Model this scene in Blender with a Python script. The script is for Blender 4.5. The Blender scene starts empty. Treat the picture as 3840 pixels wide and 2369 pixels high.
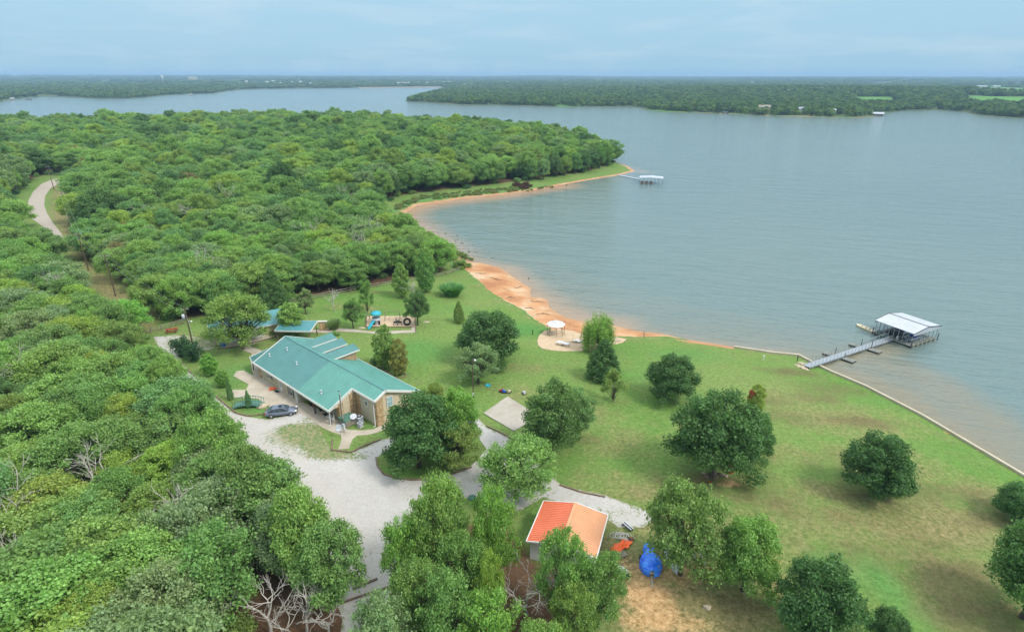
# Aerial view of a lakeside retreat: woods, green-roofed hall, lawn, boat dock and lake.
import bpy, bmesh, math, random
import numpy as np
from mathutils import Vector, Matrix
random.seed(7); RNG = np.random.default_rng(7)
S = bpy.context.scene
COL = S.collection
R = math.radians
# ---------------------------------------------------------------- survey: camera station and sight lines
FPX = 2200.0; CZ = 52.0; PITCH = math.atan((1184.5 - 284) / FPX)
CP, SP = math.cos(PITCH), math.sin(PITCH)
K = 3840 / 2451.0
def sight(px, py, z):
    a = (px * K - 1920) / FPX; b = -(py * K - 1184.5) / FPX
    t = (CZ - z) / (SP - b * CP)
    return a * t, (CP + b * SP) * t
def seen(x, y, z):
    z = z - CZ; d = y * CP - z * SP
    if d < 1: return (-9999, -9999, d)
    return (1920 + FPX * x / d) / K, (1184.5 - FPX * (y * SP + z * CP) / d) / K, d
# ---------------------------------------------------------------- lake outline (metres)
SHORE_PX = [(2451,1141),(2367,1091),(2208,997),(2073,927),(1983,888.5),(1951,872.5),(1911,852),(1848,846),(1757,832),(1640,813),(1589,801),(1538,795),
 (1490,786),(1475,782),(1389,770),(1351,760),(1328,747.5),(1310,735),(1309,722),(1297,714),(1268,711),(1265,700),(1268,691),(1250,680),(1218,658),(1194,641),(1159,632),
 (1112,625.5),(1081,613),(1062,597),(1034,569),(987,544),(962.5,522),(956,514),(978,503),(997,491),(1062,482),(1112,473.5),(1206,464.5),(1268,456),(1362,439),
 (1425,428),(1481,419),(1517,410),(1503,399),(1480,391),(1455,378),(1425,362),(1340,338),(1260,322),(1160,316),(1040,311),(900,303),(766,296),(620,295),(500,298),
 (380,302),(190,304),(0,303),(-300,306),(-900,312),(-1200,290),(-500,262),(0,244.5),(39,237),(91,232),(130,231),(183,233.5),(234,236),(300,236),(338,234),(391,228.5),
 (443,225),(516,223),(547,218),(594,213.6),(638,212.6),(705,212),(887,210.6),(1017,209),(1051,208.7),(1075,214),(1010,229),(968,242),(968,243.5),(1030,246),
 (1069,250),(1121,251.5),(1199,252),(1227,253),(1331,255.5),(1513,256),(1534,258.5),(1547,263.6),(1592,268),(1696,271),(1774,273.5),(1814,277),(1950,280),
 (2044,283),(2099,279),(2112,272.5),(2166,265.5),(2247,263.6),(2315,269),(2329,275),(2383,280),(2451,284),(2700,296),(3100,330),(3900,520),(4200,1500),(2850,1330)]
SHORE = np.array([sight(x, y, 0.0) for x, y in SHORE_PX])
def lake_dist(P):
    """signed distance to the lake edge, land positive"""
    P = np.atleast_2d(np.asarray(P, float)); n = len(SHORE)
    if len(P) < 60:
        A_ = SHORE[None]; B_ = np.roll(SHORE, -1, 0)[None]; AB = B_ - A_; AP = P[:, None] - A_; t = np.clip((AP * AB).sum(2) / (AB * AB).sum(2), 0, 1)
        d = np.sqrt(((AP - t[..., None] * AB) ** 2).sum(2)).min(1); c = (A_[..., 1] > P[:, None, 1]) != (B_[..., 1] > P[:, None, 1])
        with np.errstate(divide='ignore', invalid='ignore'): xx = A_[..., 0] + (P[:, None, 1] - A_[..., 1]) / AB[..., 1] * AB[..., 0]
        d[(c & (P[:, None, 0] < xx)).sum(1) % 2 == 1] *= -1
        return d
    d2 = np.full(len(P), 1e18); ins = np.zeros(len(P), bool)
    for i in range(n):
        a = SHORE[i]; b = SHORE[(i + 1) % n]; ab = b - a
        ap = P - a
        t = np.clip((ap @ ab) / (ab @ ab), 0, 1)
        q = ap - t[:, None] * ab
        d2 = np.minimum(d2, (q * q).sum(1))
        c = (a[1] > P[:, 1]) != (b[1] > P[:, 1])
        with np.errstate(divide='ignore', invalid='ignore'):
            xx = a[0] + (P[:, 1] - a[1]) / (b[1] - a[1]) * ab[0]
        ins ^= c & (P[:, 0] < xx)
    d = np.sqrt(d2); d[ins] *= -1
    return d
def terrain(P):
    P = np.atleast_2d(np.asarray(P, float)); d = lake_dist(P)
    t = np.clip(d / 60, 0, 1); z = 3 * (1 - (1 - t) ** 2)
    z = np.where(d < 0, np.maximum(d * 0.08, -1.5), z)
    r = np.hypot(P[:, 0], P[:, 1])
    w = np.clip((r - 1500) / 8500, 0, 1) * np.clip(d / 300, 0, 1)
    side = np.clip(0.5 - P[:, 0] / 12000, 0, 1)
    z = z + 5.0 * np.clip((P[:, 1] - 250) / 200, 0, 1) * np.clip((d - 20) / 90, 0, 1) * (r < 900)
    z = z + w * (14 + 24 * side + 7 * np.sin(P[:, 0] / 900 + 1) * np.sin(P[:, 1] / 1300) + 4 * np.sin(P[:, 0] / 370) )
    w2 = np.clip(1 - np.abs(r - 1900) / 700, 0, 1) * np.clip(P[:, 0] / 800, 0, 1) * np.clip(d / 200, 0, 1)
    return z + 14 * w2
def gz(x, y): return float(terrain([(x, y)])[0])
def at(px, py, up=0.0):
    """point on the ground (plus a height) seen along one surveyed sight line"""
    z = 3.0
    for _ in range(7):
        x, y = sight(px, py, z + up); z = gz(x, y)
        if z < 0: z = 0.0
    return Vector((x, y, z + up))
def ats(pts, up=0.0): return [at(x, y, up) for x, y in pts]
# ---------------------------------------------------------------- small helpers
def tag(o, label=None, cat=None, group=None, kind=None):
    if label: o['label'] = label
    if cat: o['category'] = cat
    if group: o['group'] = group
    if kind: o['kind'] = kind
    return o
def empty(name, loc=(0, 0, 0), rz=0.0, label=None, cat=None, group=None):
    o = bpy.data.objects.new(name, None); COL.objects.link(o)
    o.location = loc; o.rotation_euler = (0, 0, rz); o.empty_display_size = 0.3
    return tag(o, label, cat, group)
def link(name, me, parent=None):
    o = bpy.data.objects.new(name, me); COL.objects.link(o)
    if parent is not None: o.parent = parent
    return o
def inside(poly, P):
    P = np.atleast_2d(P); ins = np.zeros(len(P), bool); n = len(poly)
    for i in range(n):
        a = poly[i]; b = poly[(i + 1) % n]
        if a[1] == b[1]: continue
        c = (a[1] > P[:, 1]) != (b[1] > P[:, 1])
        ins ^= c & (P[:, 0] < a[0] + (P[:, 1] - a[1]) / (b[1] - a[1]) * (b[0] - a[0]))
    return ins
class MB:
    def __init__(s): s.v = []; s.f = []; s.m = []; s.cur = 0; s.sm = []
    def add(s, vs, fs, smooth=False):
        k = len(s.v); s.v += [tuple(p) for p in vs]
        for q in fs: s.f.append(tuple(k + i for i in q)); s.m.append(s.cur); s.sm.append(smooth)
        return s
    def box(s, c, d, rz=0.0, top=1.0):
        x, y, z = [t / 2 for t in d]; cs, sn = math.cos(rz), math.sin(rz); vs = []
        for k, f in ((-z, 1), (z, top)):
            for a, b in ((-x, -y), (x, -y), (x, y), (-x, y)):
                a *= f; b *= f
                vs.append((c[0] + a * cs - b * sn, c[1] + a * sn + b * cs, c[2] + k))
        return s.add(vs, [(3, 2, 1, 0), (4, 5, 6, 7), (0, 1, 5, 4), (1, 2, 6, 5), (2, 3, 7, 6), (3, 0, 4, 7)])
    def tube(s, pts, rad, n=8, cap=True, smooth=True):
        pts = [Vector(p) for p in pts]
        if not isinstance(rad, (list, tuple)): rad = [rad] * len(pts)
        vs = []; fs = []; ref = None
        for i, p in enumerate(pts):
            t = (pts[min(i + 1, len(pts) - 1)] - pts[max(i - 1, 0)]).normalized()
            if ref is None: ref = Vector((0, 0, 1)) if abs(t.z) < .9 else Vector((1, 0, 0))
            a = t.cross(ref).normalized(); b = t.cross(a).normalized(); ref = b.cross(t) * -1 if False else ref
            for k in range(n):
                an = 2 * math.pi * k / n
                vs.append(p + (a * math.cos(an) + b * math.sin(an)) * rad[i])
        for i in range(len(pts) - 1):
            for k in range(n):
                k2 = (k + 1) % n
                fs.append((i * n + k, i * n + k2, (i + 1) * n + k2, (i + 1) * n + k))
        s.add(vs, fs, smooth)
        if cap:
            s.add([vs[k] for k in range(n)], [tuple(range(n))]); s.add(vs[-n:], [tuple(range(n))[::-1]])
        return s
    def bar(s, p, q, w, h=None):
        """square beam"""
        p, q = Vector(p), Vector(q); h = h or w; t = (q - p).normalized()
        up = Vector((0, 0, 1)) if abs(t.z) < .95 else Vector((0, 1, 0))
        a = t.cross(up).normalized() * w / 2; b = a.cross(t).normalized() * h / 2
        vs = [p - a - b, p + a - b, p + a + b, p - a + b, q - a - b, q + a - b, q + a + b, q - a + b]
        return s.add(vs, [(3, 2, 1, 0), (4, 5, 6, 7), (0, 1, 5, 4), (1, 2, 6, 5), (2, 3, 7, 6), (3, 0, 4, 7)])
    def slab(s, quad, th):
        """plate with thickness th below the given polygon"""
        n = len(quad); q = [Vector(p) for p in quad]; nn = (q[1] - q[0]).cross(q[2] - q[0]).normalized()
        if nn.z < 0: q = q[::-1]; nn = -nn
        lo = [p - nn * th for p in q]
        fs = [tuple(range(n)), tuple(range(2 * n - 1, n - 1, -1))] + [(i, n + i, n + (i + 1) % n, (i + 1) % n) for i in range(n)]
        return s.add(q + lo, fs)
    def prism(s, poly, z0, z1):
        n = len(poly); vs = [(p[0], p[1], z0) for p in poly] + [(p[0], p[1], z1) for p in poly]
        return s.add(vs, [tuple(range(n))[::-1], tuple(range(n, 2 * n))] + [(i, (i + 1) % n, n + (i + 1) % n, n + i) for i in range(n)])
    def disc(s, c, r, h, n=20, r2=None):
        r2 = r if r2 is None else r2
        vs = [(c[0] + r * math.cos(2 * math.pi * k / n), c[1] + r * math.sin(2 * math.pi * k / n), c[2]) for k in range(n)]
        vs += [(c[0] + r2 * math.cos(2 * math.pi * k / n), c[1] + r2 * math.sin(2 * math.pi * k / n), c[2] + h) for k in range(n)]
        return s.add(vs, [tuple(range(n))[::-1], tuple(range(n, 2 * n))] + [(i, (i + 1) % n, n + (i + 1) % n, n + i) for i in range(n)])
    def lathe(s, c, prof, n=16, smooth=True):
        vs = []; fs = []
        for r, z in prof:
            for k in range(n): vs.append((c[0] + r * math.cos(2 * math.pi * k / n), c[1] + r * math.sin(2 * math.pi * k / n), c[2] + z))
        for i in range(len(prof) - 1):
            for k in range(n): fs.append((i * n + k, i * n + (k + 1) % n, (i + 1) * n + (k + 1) % n, (i + 1) * n + k))
        return s.add(vs, fs, smooth)
    def blob(s, c, r, seed=0, amp=.2, sub=2):
        bm = bmesh.new(); bmesh.ops.create_icosphere(bm, subdivisions=sub, radius=1); rr = random.Random(seed)
        ph = [rr.uniform(0, 6) for _ in range(6)]
        vs = []
        for v in bm.verts:
            n = 1 + amp * (math.sin(v.co.x * 3 + ph[0]) * math.sin(v.co.y * 3 + ph[1]) + .5 * math.sin(v.co.z * 5 + ph[2] + v.co.x * 4) + .3 * rr.uniform(-1, 1))
            vs.append((c[0] + v.co.x * r[0] * n, c[1] + v.co.y * r[1] * n, c[2] + v.co.z * r[2] * n))
        fs = [tuple(v.index for v in f.verts) for f in bm.faces]; bm.free()
        return s.add(vs, fs, False)
    def build(s, name, mats, parent=None, loc=None):
        me = bpy.data.meshes.new(name); me.from_pydata(s.v, [], s.f)
        mats = mats if isinstance(mats, (list, tuple)) else [mats]
        for m in mats: me.materials.append(m)
        me.polygons.foreach_set('material_index', s.m); me.polygons.foreach_set('use_smooth', s.sm)
        me.update(); o = link(name, me, parent)
        if loc is not None: o.location = loc
        return o
# ---------------------------------------------------------------- materials
class NT:
    def __init__(s, name):
        s.m = bpy.data.materials.new(name); s.m.use_nodes = True; s.t = s.m.node_tree; s.t.nodes.clear()
        s.out = s.n('ShaderNodeOutputMaterial')
    def n(s, ty, **kw):
        x = s.t.nodes.new(ty)
        for k, v in kw.items(): setattr(x, k, v)
        return x
    def l(s, a, b): s.t.links.new(a, b)
    def geo(s): return s.n('ShaderNodeTexCoord').outputs['Object']
    def noise(s, scale, detail=4, rough=.55, co=None, scl=None):
        co = co or s.geo()
        if scl:
            mp = s.n('ShaderNodeMapping'); mp.inputs['Scale'].default_value = scl; s.l(co, mp.inputs['Vector']); co = mp.outputs[0]
        x = s.n('ShaderNodeTexNoise'); x.inputs['Scale'].default_value = scale; x.inputs['Detail'].default_value = detail
        x.inputs['Roughness'].default_value = rough; s.l(co, x.inputs['Vector']); return x.outputs['Fac']
    def ramp(s, f, stops):
        x = s.n('ShaderNodeValToRGB'); e = x.color_ramp.elements
        while len(e) < len(stops): e.new(0.5)
        for i, (p, c) in enumerate(stops):
            e[i].position = p; e[i].color = (c, c, c, 1) if isinstance(c, (int, float)) else (*c, 1)
        s.l(f, x.inputs[0]); return x.outputs[0]
    def mix(s, f, a, b, mode='MIX'):
        x = s.n('ShaderNodeMix', data_type='RGBA', blend_type=mode)
        for v, i in ((f, 0), (a, 6), (b, 7)):
            if hasattr(v, 'links'): s.l(v, x.inputs[i])
            else: x.inputs[i].default_value = v if i == 0 else (*v, 1)
        return x.outputs[2]
    def math(s, op, a, b=0.0, clamp=False):
        x = s.n('ShaderNodeMath', operation=op, use_clamp=clamp)
        for v, i in ((a, 0), (b, 1)):
            if hasattr(v, 'links'): s.l(v, x.inputs[i])
            else: x.inputs[i].default_value = v
        return x.outputs[0]
    def attr(s, name, ty='GEOMETRY'):
        x = s.n('ShaderNodeAttribute', attribute_name=name, attribute_type=ty); return x
    def bsdf(s, col, rough=.8, metal=0, spec=.3, bump=None, bs=.3, bd=.05):
        p = s.n('ShaderNodeBsdfPrincipled')
        for v, k in ((col, 'Base Color'), (rough, 'Roughness'), (metal, 'Metallic'), (spec, 'Specular IOR Level')):
            if hasattr(v, 'links'): s.l(v, p.inputs[k])
            else: p.inputs[k].default_value = (*v, 1) if k == 'Base Color' else v
        if bump is not None:
            b = s.n('ShaderNodeBump'); b.inputs['Strength'].default_value = bs; b.inputs['Distance'].default_value = bd
            s.l(bump, b.inputs['Height']); s.l(b.outputs[0], p.inputs['Normal'])
        s.p = p; s.l(p.outputs[0], s.out.inputs[0]); return s.m
def plain(name, col, rough=.7, metal=0, var=.18, scale=3.0, spec=.3, bump=0.0):
    t = NT(name); f = t.noise(scale, 5, .65)
    d = tuple(c * (1 - var) for c in col); l = tuple(min(1, c * (1 + var)) for c in col)
    return t.bsdf(t.ramp(f, [(.3, d), (.7, l)]), rough, metal, spec, f if bump else None, bump, .03)
M = {}
M['white'] = plain('white_paint', (.68, .68, .67), .5, var=.06)
M['trim'] = plain('white_trim', (.62, .61, .57), .5, var=.06)
M['tan'] = plain('tan_siding', (.56, .47, .33), .8, var=.08, scale=1.2)
M['sage'] = plain('grey_tan_siding', (.46, .42, .31), .8, var=.08, scale=1.2)
M['dark'] = plain('dark_metal', (.035, .037, .04), .5)
M['black'] = plain('black_rubber', (.018, .018, .02), .7)
M['wood'] = plain('weathered_wood', (.17, .125, .085), .85, var=.35, scale=2.5)
M['greywood'] = plain('grey_wood', (.25, .22, .18), .85, var=.3, scale=2.0)
M['pole'] = plain('pole_wood', (.11, .075, .05), .9, var=.3, scale=1.5)
M['metal'] = plain('galvanised_metal', (.36, .39, .41), .45, .5, var=.1)
M['grey'] = plain('grey_paint', (.27, .30, .33), .5, var=.1)
M['lightgrey'] = plain('pale_grey_paint', (.50, .53, .57), .5, var=.1)
M['red'] = plain('red_paint', (.30, .035, .03), .5, var=.15)
M['orange'] = plain('orange_plastic', (.75, .13, .03), .5, var=.15)
M['teal'] = plain('teal_plastic', (.03, .33, .42), .4, var=.1)
M['greenfelt'] = plain('green_cover', (.07, .16, .12), .7, var=.2)
M['bridge'] = plain('green_painted_wood', (.10, .22, .18), .7, var=.2)
M['rock'] = plain('limestone_rock', (.40, .33, .24), .9, var=.3, scale=1.5, bump=.5)
M['darkrock'] = plain('brown_rock', (.22, .15, .10), .9, var=.4, scale=1.5, bump=.5)
M['blue'] = plain('blue_plastic', (.02, .09, .5), .4)
M['deck'] = plain('dock_decking', (.17, .18, .16), .85, var=.25, scale=1.5)
M['cream'] = plain('cream_plastic', (.52, .45, .30), .6, var=.1)
M['pipe'] = plain('pale_pipe', (.55, .52, .48), .5)
M['bark'] = plain('oak_bark', (.085, .07, .055), .95, var=.35, scale=4)
M['deadwood'] = plain('bleached_deadwood', (.40, .37, .33), .9, var=.25, scale=3)
M['brown'] = plain('brown_leaves', (.20, .10, .05), .9, var=.3)
def glass():
    t = NT('window_glass'); f = t.noise(2.0, 2)
    return t.bsdf(t.ramp(f, [(.3, (.02, .03, .04)), (.8, (.10, .13, .15))]), .08, 0, .6)
M['glass'] = glass()
def paleglass():
    t = NT('pale_window'); f = t.noise(3.0, 2)
    return t.bsdf(t.ramp(f, [(.3, (.22, .36, .38)), (.8, (.34, .48, .48))]), .2, 0, .5)
M['paleglass'] = paleglass()
def stone():
    t = NT('sandstone_veneer'); v = t.n('ShaderNodeTexVoronoi'); v.inputs['Scale'].default_value = 3.6
    mp = t.n('ShaderNodeMapping'); mp.inputs['Scale'].default_value = (1, 1, 2.2); t.l(t.geo(), mp.inputs[0]); t.l(mp.outputs[0], v.inputs['Vector'])
    e = t.n('ShaderNodeTexVoronoi', feature='DISTANCE_TO_EDGE'); e.inputs['Scale'].default_value = 3.6; t.l(mp.outputs[0], e.inputs['Vector'])
    sx = t.n('ShaderNodeSeparateColor'); t.l(v.outputs['Color'], sx.inputs[0])
    c = t.ramp(sx.outputs[0], [(.1, (.34, .21, .11)), (.4, (.58, .40, .21)), (.7, (.66, .50, .29)), (.95, (.42, .27, .15))])
    g = t.ramp(e.outputs['Distance'], [(.02, 0.0), (.07, 1.0)])
    return t.bsdf(t.mix(g, (.22, .16, .10), c), .85, bump=g, bs=.6)
M['stone'] = stone()
def roofmat(name, c):
    t = NT(name); f = t.noise(.6, 5, .6); d = tuple(x * .90 for x in c); l = tuple(min(1, x * 1.08) for x in c)
    g = t.noise(1.0, 3, .6, scl=(2.5, .25, 1))
    col = t.mix(t.math('MULTIPLY', g, .5), t.ramp(f, [(.35, d), (.65, l)]), tuple(min(1, x * 1.25) for x in c))
    return t.bsdf(col, .42, .1, .4)
M['roof1'] = roofmat('teal_roof_panel', (.080, .21, .20))
M['roof2'] = roofmat('green_roof_panel', (.115, .295, .255))
M['roof3'] = roofmat('blue_green_roof_panel', (.075, .23, .25))
M['roofred'] = roofmat('orange_roof_panel', (.57, .28, .145))  # shed roof slope facing the sun, its sunlight put into the colour
M['roofred2'] = roofmat('red_roof_panel', (.60, .155, .08))  # same shed roof, slope away from the sun: shade painted as darker red
M['roofwhite'] = roofmat('white_roof_panel', (.43, .45, .49))
def concrete(name='concrete', c=(.43, .38, .31)):
    t = NT(name); a = t.noise(.35, 6, .7); b = t.noise(2.5, 5, .7)
    col = t.mix(t.ramp(a, [(.4, 0.0), (.72, .8)]), c, (c[0] * .66, c[1] * .62, c[2] * .55))
    col = t.mix(t.ramp(b, [(.5, 0.0), (.8, .5)]), col, (c[0] * .75, c[1] * .73, c[2] * .7))
    return t.bsdf(col, .9, bump=b, bs=.2)
M['concrete'] = concrete()
M['padconcrete'] = concrete('pale_concrete', (.40, .37, .32))
def gravel():
    t = NT('crushed_gravel'); m = t.attr('mask').outputs['Color']; sp = t.n('ShaderNodeSeparateColor'); t.l(m, sp.inputs[0])
    a = t.noise(.12, 5, .6); b = t.noise(3.5, 8, .75); c = t.noise(.8, 5, .7)
    col = t.mix(t.ramp(a, [(.35, 0.0), (.7, 1.0)]), (.40, .38, .36), (.325, .30, .265))
    col = t.mix(t.ramp(b, [(.35, 0.0), (.75, .8)]), col, (.54, .53, .515))
    col = t.mix(t.ramp(t.noise(9., 3, .8), [(.55, 0.0), (.7, .55)]), col, (.19, .175, .16))
    wd = t.math('ADD', t.math('MULTIPLY', sp.outputs[0], .46), t.math('MULTIPLY', t.noise(2.0, 6, .8), 1.0))
    w = t.ramp(wd, [(.80, 0.0), (.88, 1.0)])
    wc = t.mix(t.ramp(t.noise(2.2, 5, .7), [(.42, 0.0), (.6, 1.0)]), (.10, .17, .05), (.26, .23, .13))
    col = t.mix(w, col, wc)
    tr = t.math('MULTIPLY', sp.outputs[2], t.ramp(c, [(.3, .2), (.6, .7)])); col = t.mix(tr, col, (.44, .40, .36))
    cl = t.ramp(t.math('ADD', t.math('MULTIPLY', sp.outputs[1], .6), t.math('MULTIPLY', c, .5)), [(.5, 0.0), (.75, .8)])
    col = t.mix(cl, col, (.42, .19, .08))
    return t.bsdf(col, .95, bump=b, bs=.5, bd=.05)
M['gravel'] = gravel()
def dirtroad():
    t = NT('graded_dirt_road'); b = t.noise(1.2, 6, .7)
    return t.bsdf(t.ramp(b, [(.3, (.31, .265, .225)), (.7, (.41, .36, .31))]), .95)
M['road'] = dirtroad()
def sand():
    t = NT('tan_sand'); b = t.noise(1.2, 6, .7)
    return t.bsdf(t.ramp(b, [(.3, (.40, .29, .18)), (.7, (.54, .42, .29))]), .95, bump=b, bs=.3)
M['sand'] = sand()
def beach():
    t = NT('orange_clay_beach'); a = t.noise(.12, 6, .65); b = t.noise(.9, 7, .7); c = t.noise(.25, 6, .7, scl=(1, 2.2, 1))
    col = t.ramp(a, [(.35, (.34, .15, .065)), (.5, (.47, .24, .11)), (.64, (.52, .38, .25))])
    col = t.mix(t.ramp(b, [(.5, 0.0), (.8, .6)]), col, (.36, .17, .07))
    col = t.mix(t.ramp(c, [(.56, 0.0), (.66, .7)]), col, (.19, .12, .06))
    m = t.attr('mask').outputs['Color']; sp = t.n('ShaderNodeSeparateColor'); t.l(m, sp.inputs[0])
    wet = t.math('MULTIPLY', sp.outputs[0], .6)
    col = t.mix(wet, col, (.36, .22, .12))
    gr = t.ramp(t.math('ADD', sp.outputs[1], t.math('MULTIPLY', t.math('SUBTRACT', t.noise(.5, 7, .75), .5), 1.6)), [(.5, 0.0), (.7, 1.0)])
    col = t.mix(gr, col, (.10, .19, .045))
    return t.bsdf(col, .85, bump=b, bs=.3)
M['beach'] = beach()
def ground():
    t = NT('ground_cover'); m = t.attr('mask'); sp = t.n('ShaderNodeSeparateColor'); t.l(m.outputs['Color'], sp.inputs[0])
    m2 = t.attr('mask2'); s2 = t.n('ShaderNodeSeparateColor'); t.l(m2.outputs['Color'], s2.inputs[0])
    n1 = t.noise(.035, 6, .6); n2 = t.noise(.28, 6, .65); n3 = t.noise(1.7, 7, .78); n4 = t.noise(.011, 5, .6)
    col = t.mix(t.ramp(n1, [(.38, 0.0), (.62, 1.0)]), (.122, .228, .050), (.175, .245, .072))
    col = t.mix(t.ramp(n2, [(.45, 0.0), (.75, .55)]), col, (.18, .195, .075))
    def blend(col, mask, lo, hi, c, big=1.0):
        s = t.math('ADD', mask, t.math('MULTIPLY', t.math('SUBTRACT', t.mix(.5, n2, n3), .5), big))
        return t.mix(t.ramp(s, [(lo, 0.0), (hi, 1.0)]), col, c)
    dry = t.mix(t.ramp(n3, [(.35, 0.0), (.7, 1.0)]), (.15, .15, .055), (.30, .25, .125))
    col = blend(col, sp.outputs[1], .16, .66, dry, 1.1)
    col = blend(col, sp.outputs[2], .3, .9, (.085, .225, .055), 1.0)
    col = blend(col, s2.outputs[0], .22, .75, (.135, .105, .055), 1.0)
    clay = t.mix(t.ramp(n3, [(.35, 0.0), (.7, 1.0)]), (.46, .25, .11), (.52, .37, .20))
    col = blend(col, sp.outputs[0], .38, .85, clay, 2.3)
    far = t.ramp(n4, [(.3, (.055, .085, .045)), (.5, (.075, .11, .05)), (.62, (.14, .16, .09)), (.75, (.06, .09, .045))])
    col = t.mix(s2.outputs[2], col, far)
    col = t.mix(s2.outputs[1], col, (.11, .26, .055))
    lit = t.mix(t.ramp(n3, [(.3, 0.0), (.7, 1.0)]), (.075, .05, .03), (.155, .085, .05))
    gr = t.ramp(n3, [(.3, .62), (.5, 1.0), (.72, 1.32)]); col = t.mix(t.math('SUBTRACT', 1.0, s2.outputs[2]), col, t.mix(1.0, col, gr, 'MULTIPLY'))
    la = m.outputs['Alpha']
    col = blend(col, la, .4, .7, lit, .7)
    col = t.mix(t.ramp(t.noise(4.5, 4, .8), [(.42, 0.0), (.62, .5)]), col, t.mix(1.0, col, (.45, .5, .4), 'MULTIPLY'))
    return t.bsdf(col, .95, spec=.1, bump=n3, bs=.5, bd=.12)
M['ground'] = ground()
def water():
    t = NT('lake_water'); m = t.attr('mask').outputs['Color']; sp = t.n('ShaderNodeSeparateColor'); t.l(m, sp.inputs[0])
    a = t.noise(.006, 5, .6); b = t.noise(.05, 4, .6, scl=(1, 2.5, 1))
    co = t.geo(); mp = t.n('ShaderNodeMapping'); mp.inputs['Rotation'].default_value = (0, 0, R(18)); t.l(co, mp.inputs[0])
    w1 = t.noise(.55, 3, .6, co=mp.outputs[0], scl=(.35, 1.25, 1)); w2 = t.noise(1.8, 3, .6, co=mp.outputs[0], scl=(.4, 1.1, 1)); w3 = t.noise(.12, 3, .5, co=mp.outputs[0], scl=(.4, 1.2, 1))
    col = t.mix(t.ramp(a, [(.35, 0.0), (.65, 1.0)]), (.102, .158, .156), (.122, .176, .168))
    col = t.mix(t.math('MULTIPLY', b, .4), col, (.12, .165, .13))
    n = t.math('MULTIPLY', t.math('SUBTRACT', t.noise(.14, 5, .65), .5), .9)
    f1 = t.ramp(t.math('ADD', sp.outputs[0], t.math('MULTIPLY', n, sp.outputs[0])), [(.1, 0.0), (.9, 1.0)])
    col = t.mix(f1, col, (.40, .25, .16))
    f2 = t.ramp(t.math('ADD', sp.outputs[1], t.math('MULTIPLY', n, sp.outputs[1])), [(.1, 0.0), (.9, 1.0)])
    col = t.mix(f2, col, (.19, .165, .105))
    h = t.math('ADD', t.math('ADD', w1, t.math('MULTIPLY', w2, .35)), t.math('MULTIPLY', w3, 1.6))
    return t.bsdf(col, .12, 0, .5, bump=h, bs=.8, bd=.42)
M['water'] = water()
def leafmat(name, base=None, trans=.34, gloss=.5):
    """foliage; each tree carries its own tint, each leaf clump its own small variation"""
    t = NT(name)
    ti = t.attr('tint', 'INSTANCER').outputs['Color'] if base is None else None
    v = t.attr('leafv').outputs['Fac']
    k = t.math('ADD', t.math('MULTIPLY', v, .8), .6)
    cmb = t.n('ShaderNodeCombineColor')
    for i in range(3): t.l(k, cmb.inputs[i])
    col = t.mix(1.0, ti if base is None else base, cmb.outputs[0], 'MULTIPLY')
    nn = t.noise(.45, 3, .6)
    col = t.mix(t.ramp(nn, [(.4, 0.0), (.7, .35)]), col, t.mix(1.0, col, (1.5, 1.25, .8), 'MULTIPLY'))
    p = t.n('ShaderNodeBsdfPrincipled'); t.l(col, p.inputs['Base Color']); p.inputs['Roughness'].default_value = gloss
    p.inputs['Specular IOR Level'].default_value = .22
    tr = t.n('ShaderNodeBsdfTranslucent'); t.l(t.mix(1.0, col, (1.1, 1.25, .6), 'MULTIPLY'), tr.inputs['Color'])
    mx = t.n('ShaderNodeMixShader'); mx.inputs[0].default_value = trans
    t.l(p.outputs[0], mx.inputs[1]); t.l(tr.outputs[0], mx.inputs[2]); t.l(mx.outputs[0], t.out.inputs[0])
    return t.m
M['leaf'] = leafmat('leaves')
def tarp():
    t = NT('blue_tarpaulin'); w = t.noise(2.5, 5, .7, scl=(1, .3, 1))
    return t.bsdf(t.ramp(w, [(.3, (.012, .07, .55)), (.5, (.02, .16, .82)), (.7, (.05, .36, .95))]), .3, 0, .5, bump=w, bs=.7, bd=.1)
M['tarp'] = tarp()
# ---------------------------------------------------------------- areas (surveyed outlines)
def poly(pts): return np.array([(p.x, p.y) for p in ats(pts)])
WOOD_W = poly([(540,1760),(565,1500),(690,1445),(790,1432),(830,1415),(785,1370),(710,1330),(610,1260),(560,1170),(490,1085),(440,1025),(400,965),(372,905),(345,860),(330,820),(300,795),(248,765),(200,735),(168,705),
    (148,672),(132,635),(112,606),(85,580),(50,550),(35,500),(30,465),(60,432),(125,412),(150,395),(100,340),(-60,345),(-420,420),(-900,700),(-1200,1100),(-1300,1700),(-300,1900),(400,1900)])
WOOD_E = poly([(152,430),(165,480),(190,540),(215,610),(262,655),(325,705),(375,750),(430,768),(560,738),(640,733),(720,712),(820,698),(900,685),(960,668),(1050,655),(1070,645),
    (1042,625),(975,592),(918,556),(890,516),(902,484),(955,468),(1060,454),(1150,444),(1240,434),(1330,420),(1400,412),(1450,398),(1466,384),(1430,366),(1340,343),(1250,326),
    (1150,318),(1040,314),(900,306),(766,300),(620,299),(500,302),(380,306),(190,308),(0,308),(-400,312),(-900,330),(-420,420),(-60,345),(100,340),(150,395)])
CLEARINGS = [poly([(330,300),(440,296),(430,310),(330,312)]), poly([(60,300),(140,299),(140,318),(60,318)])]
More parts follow.
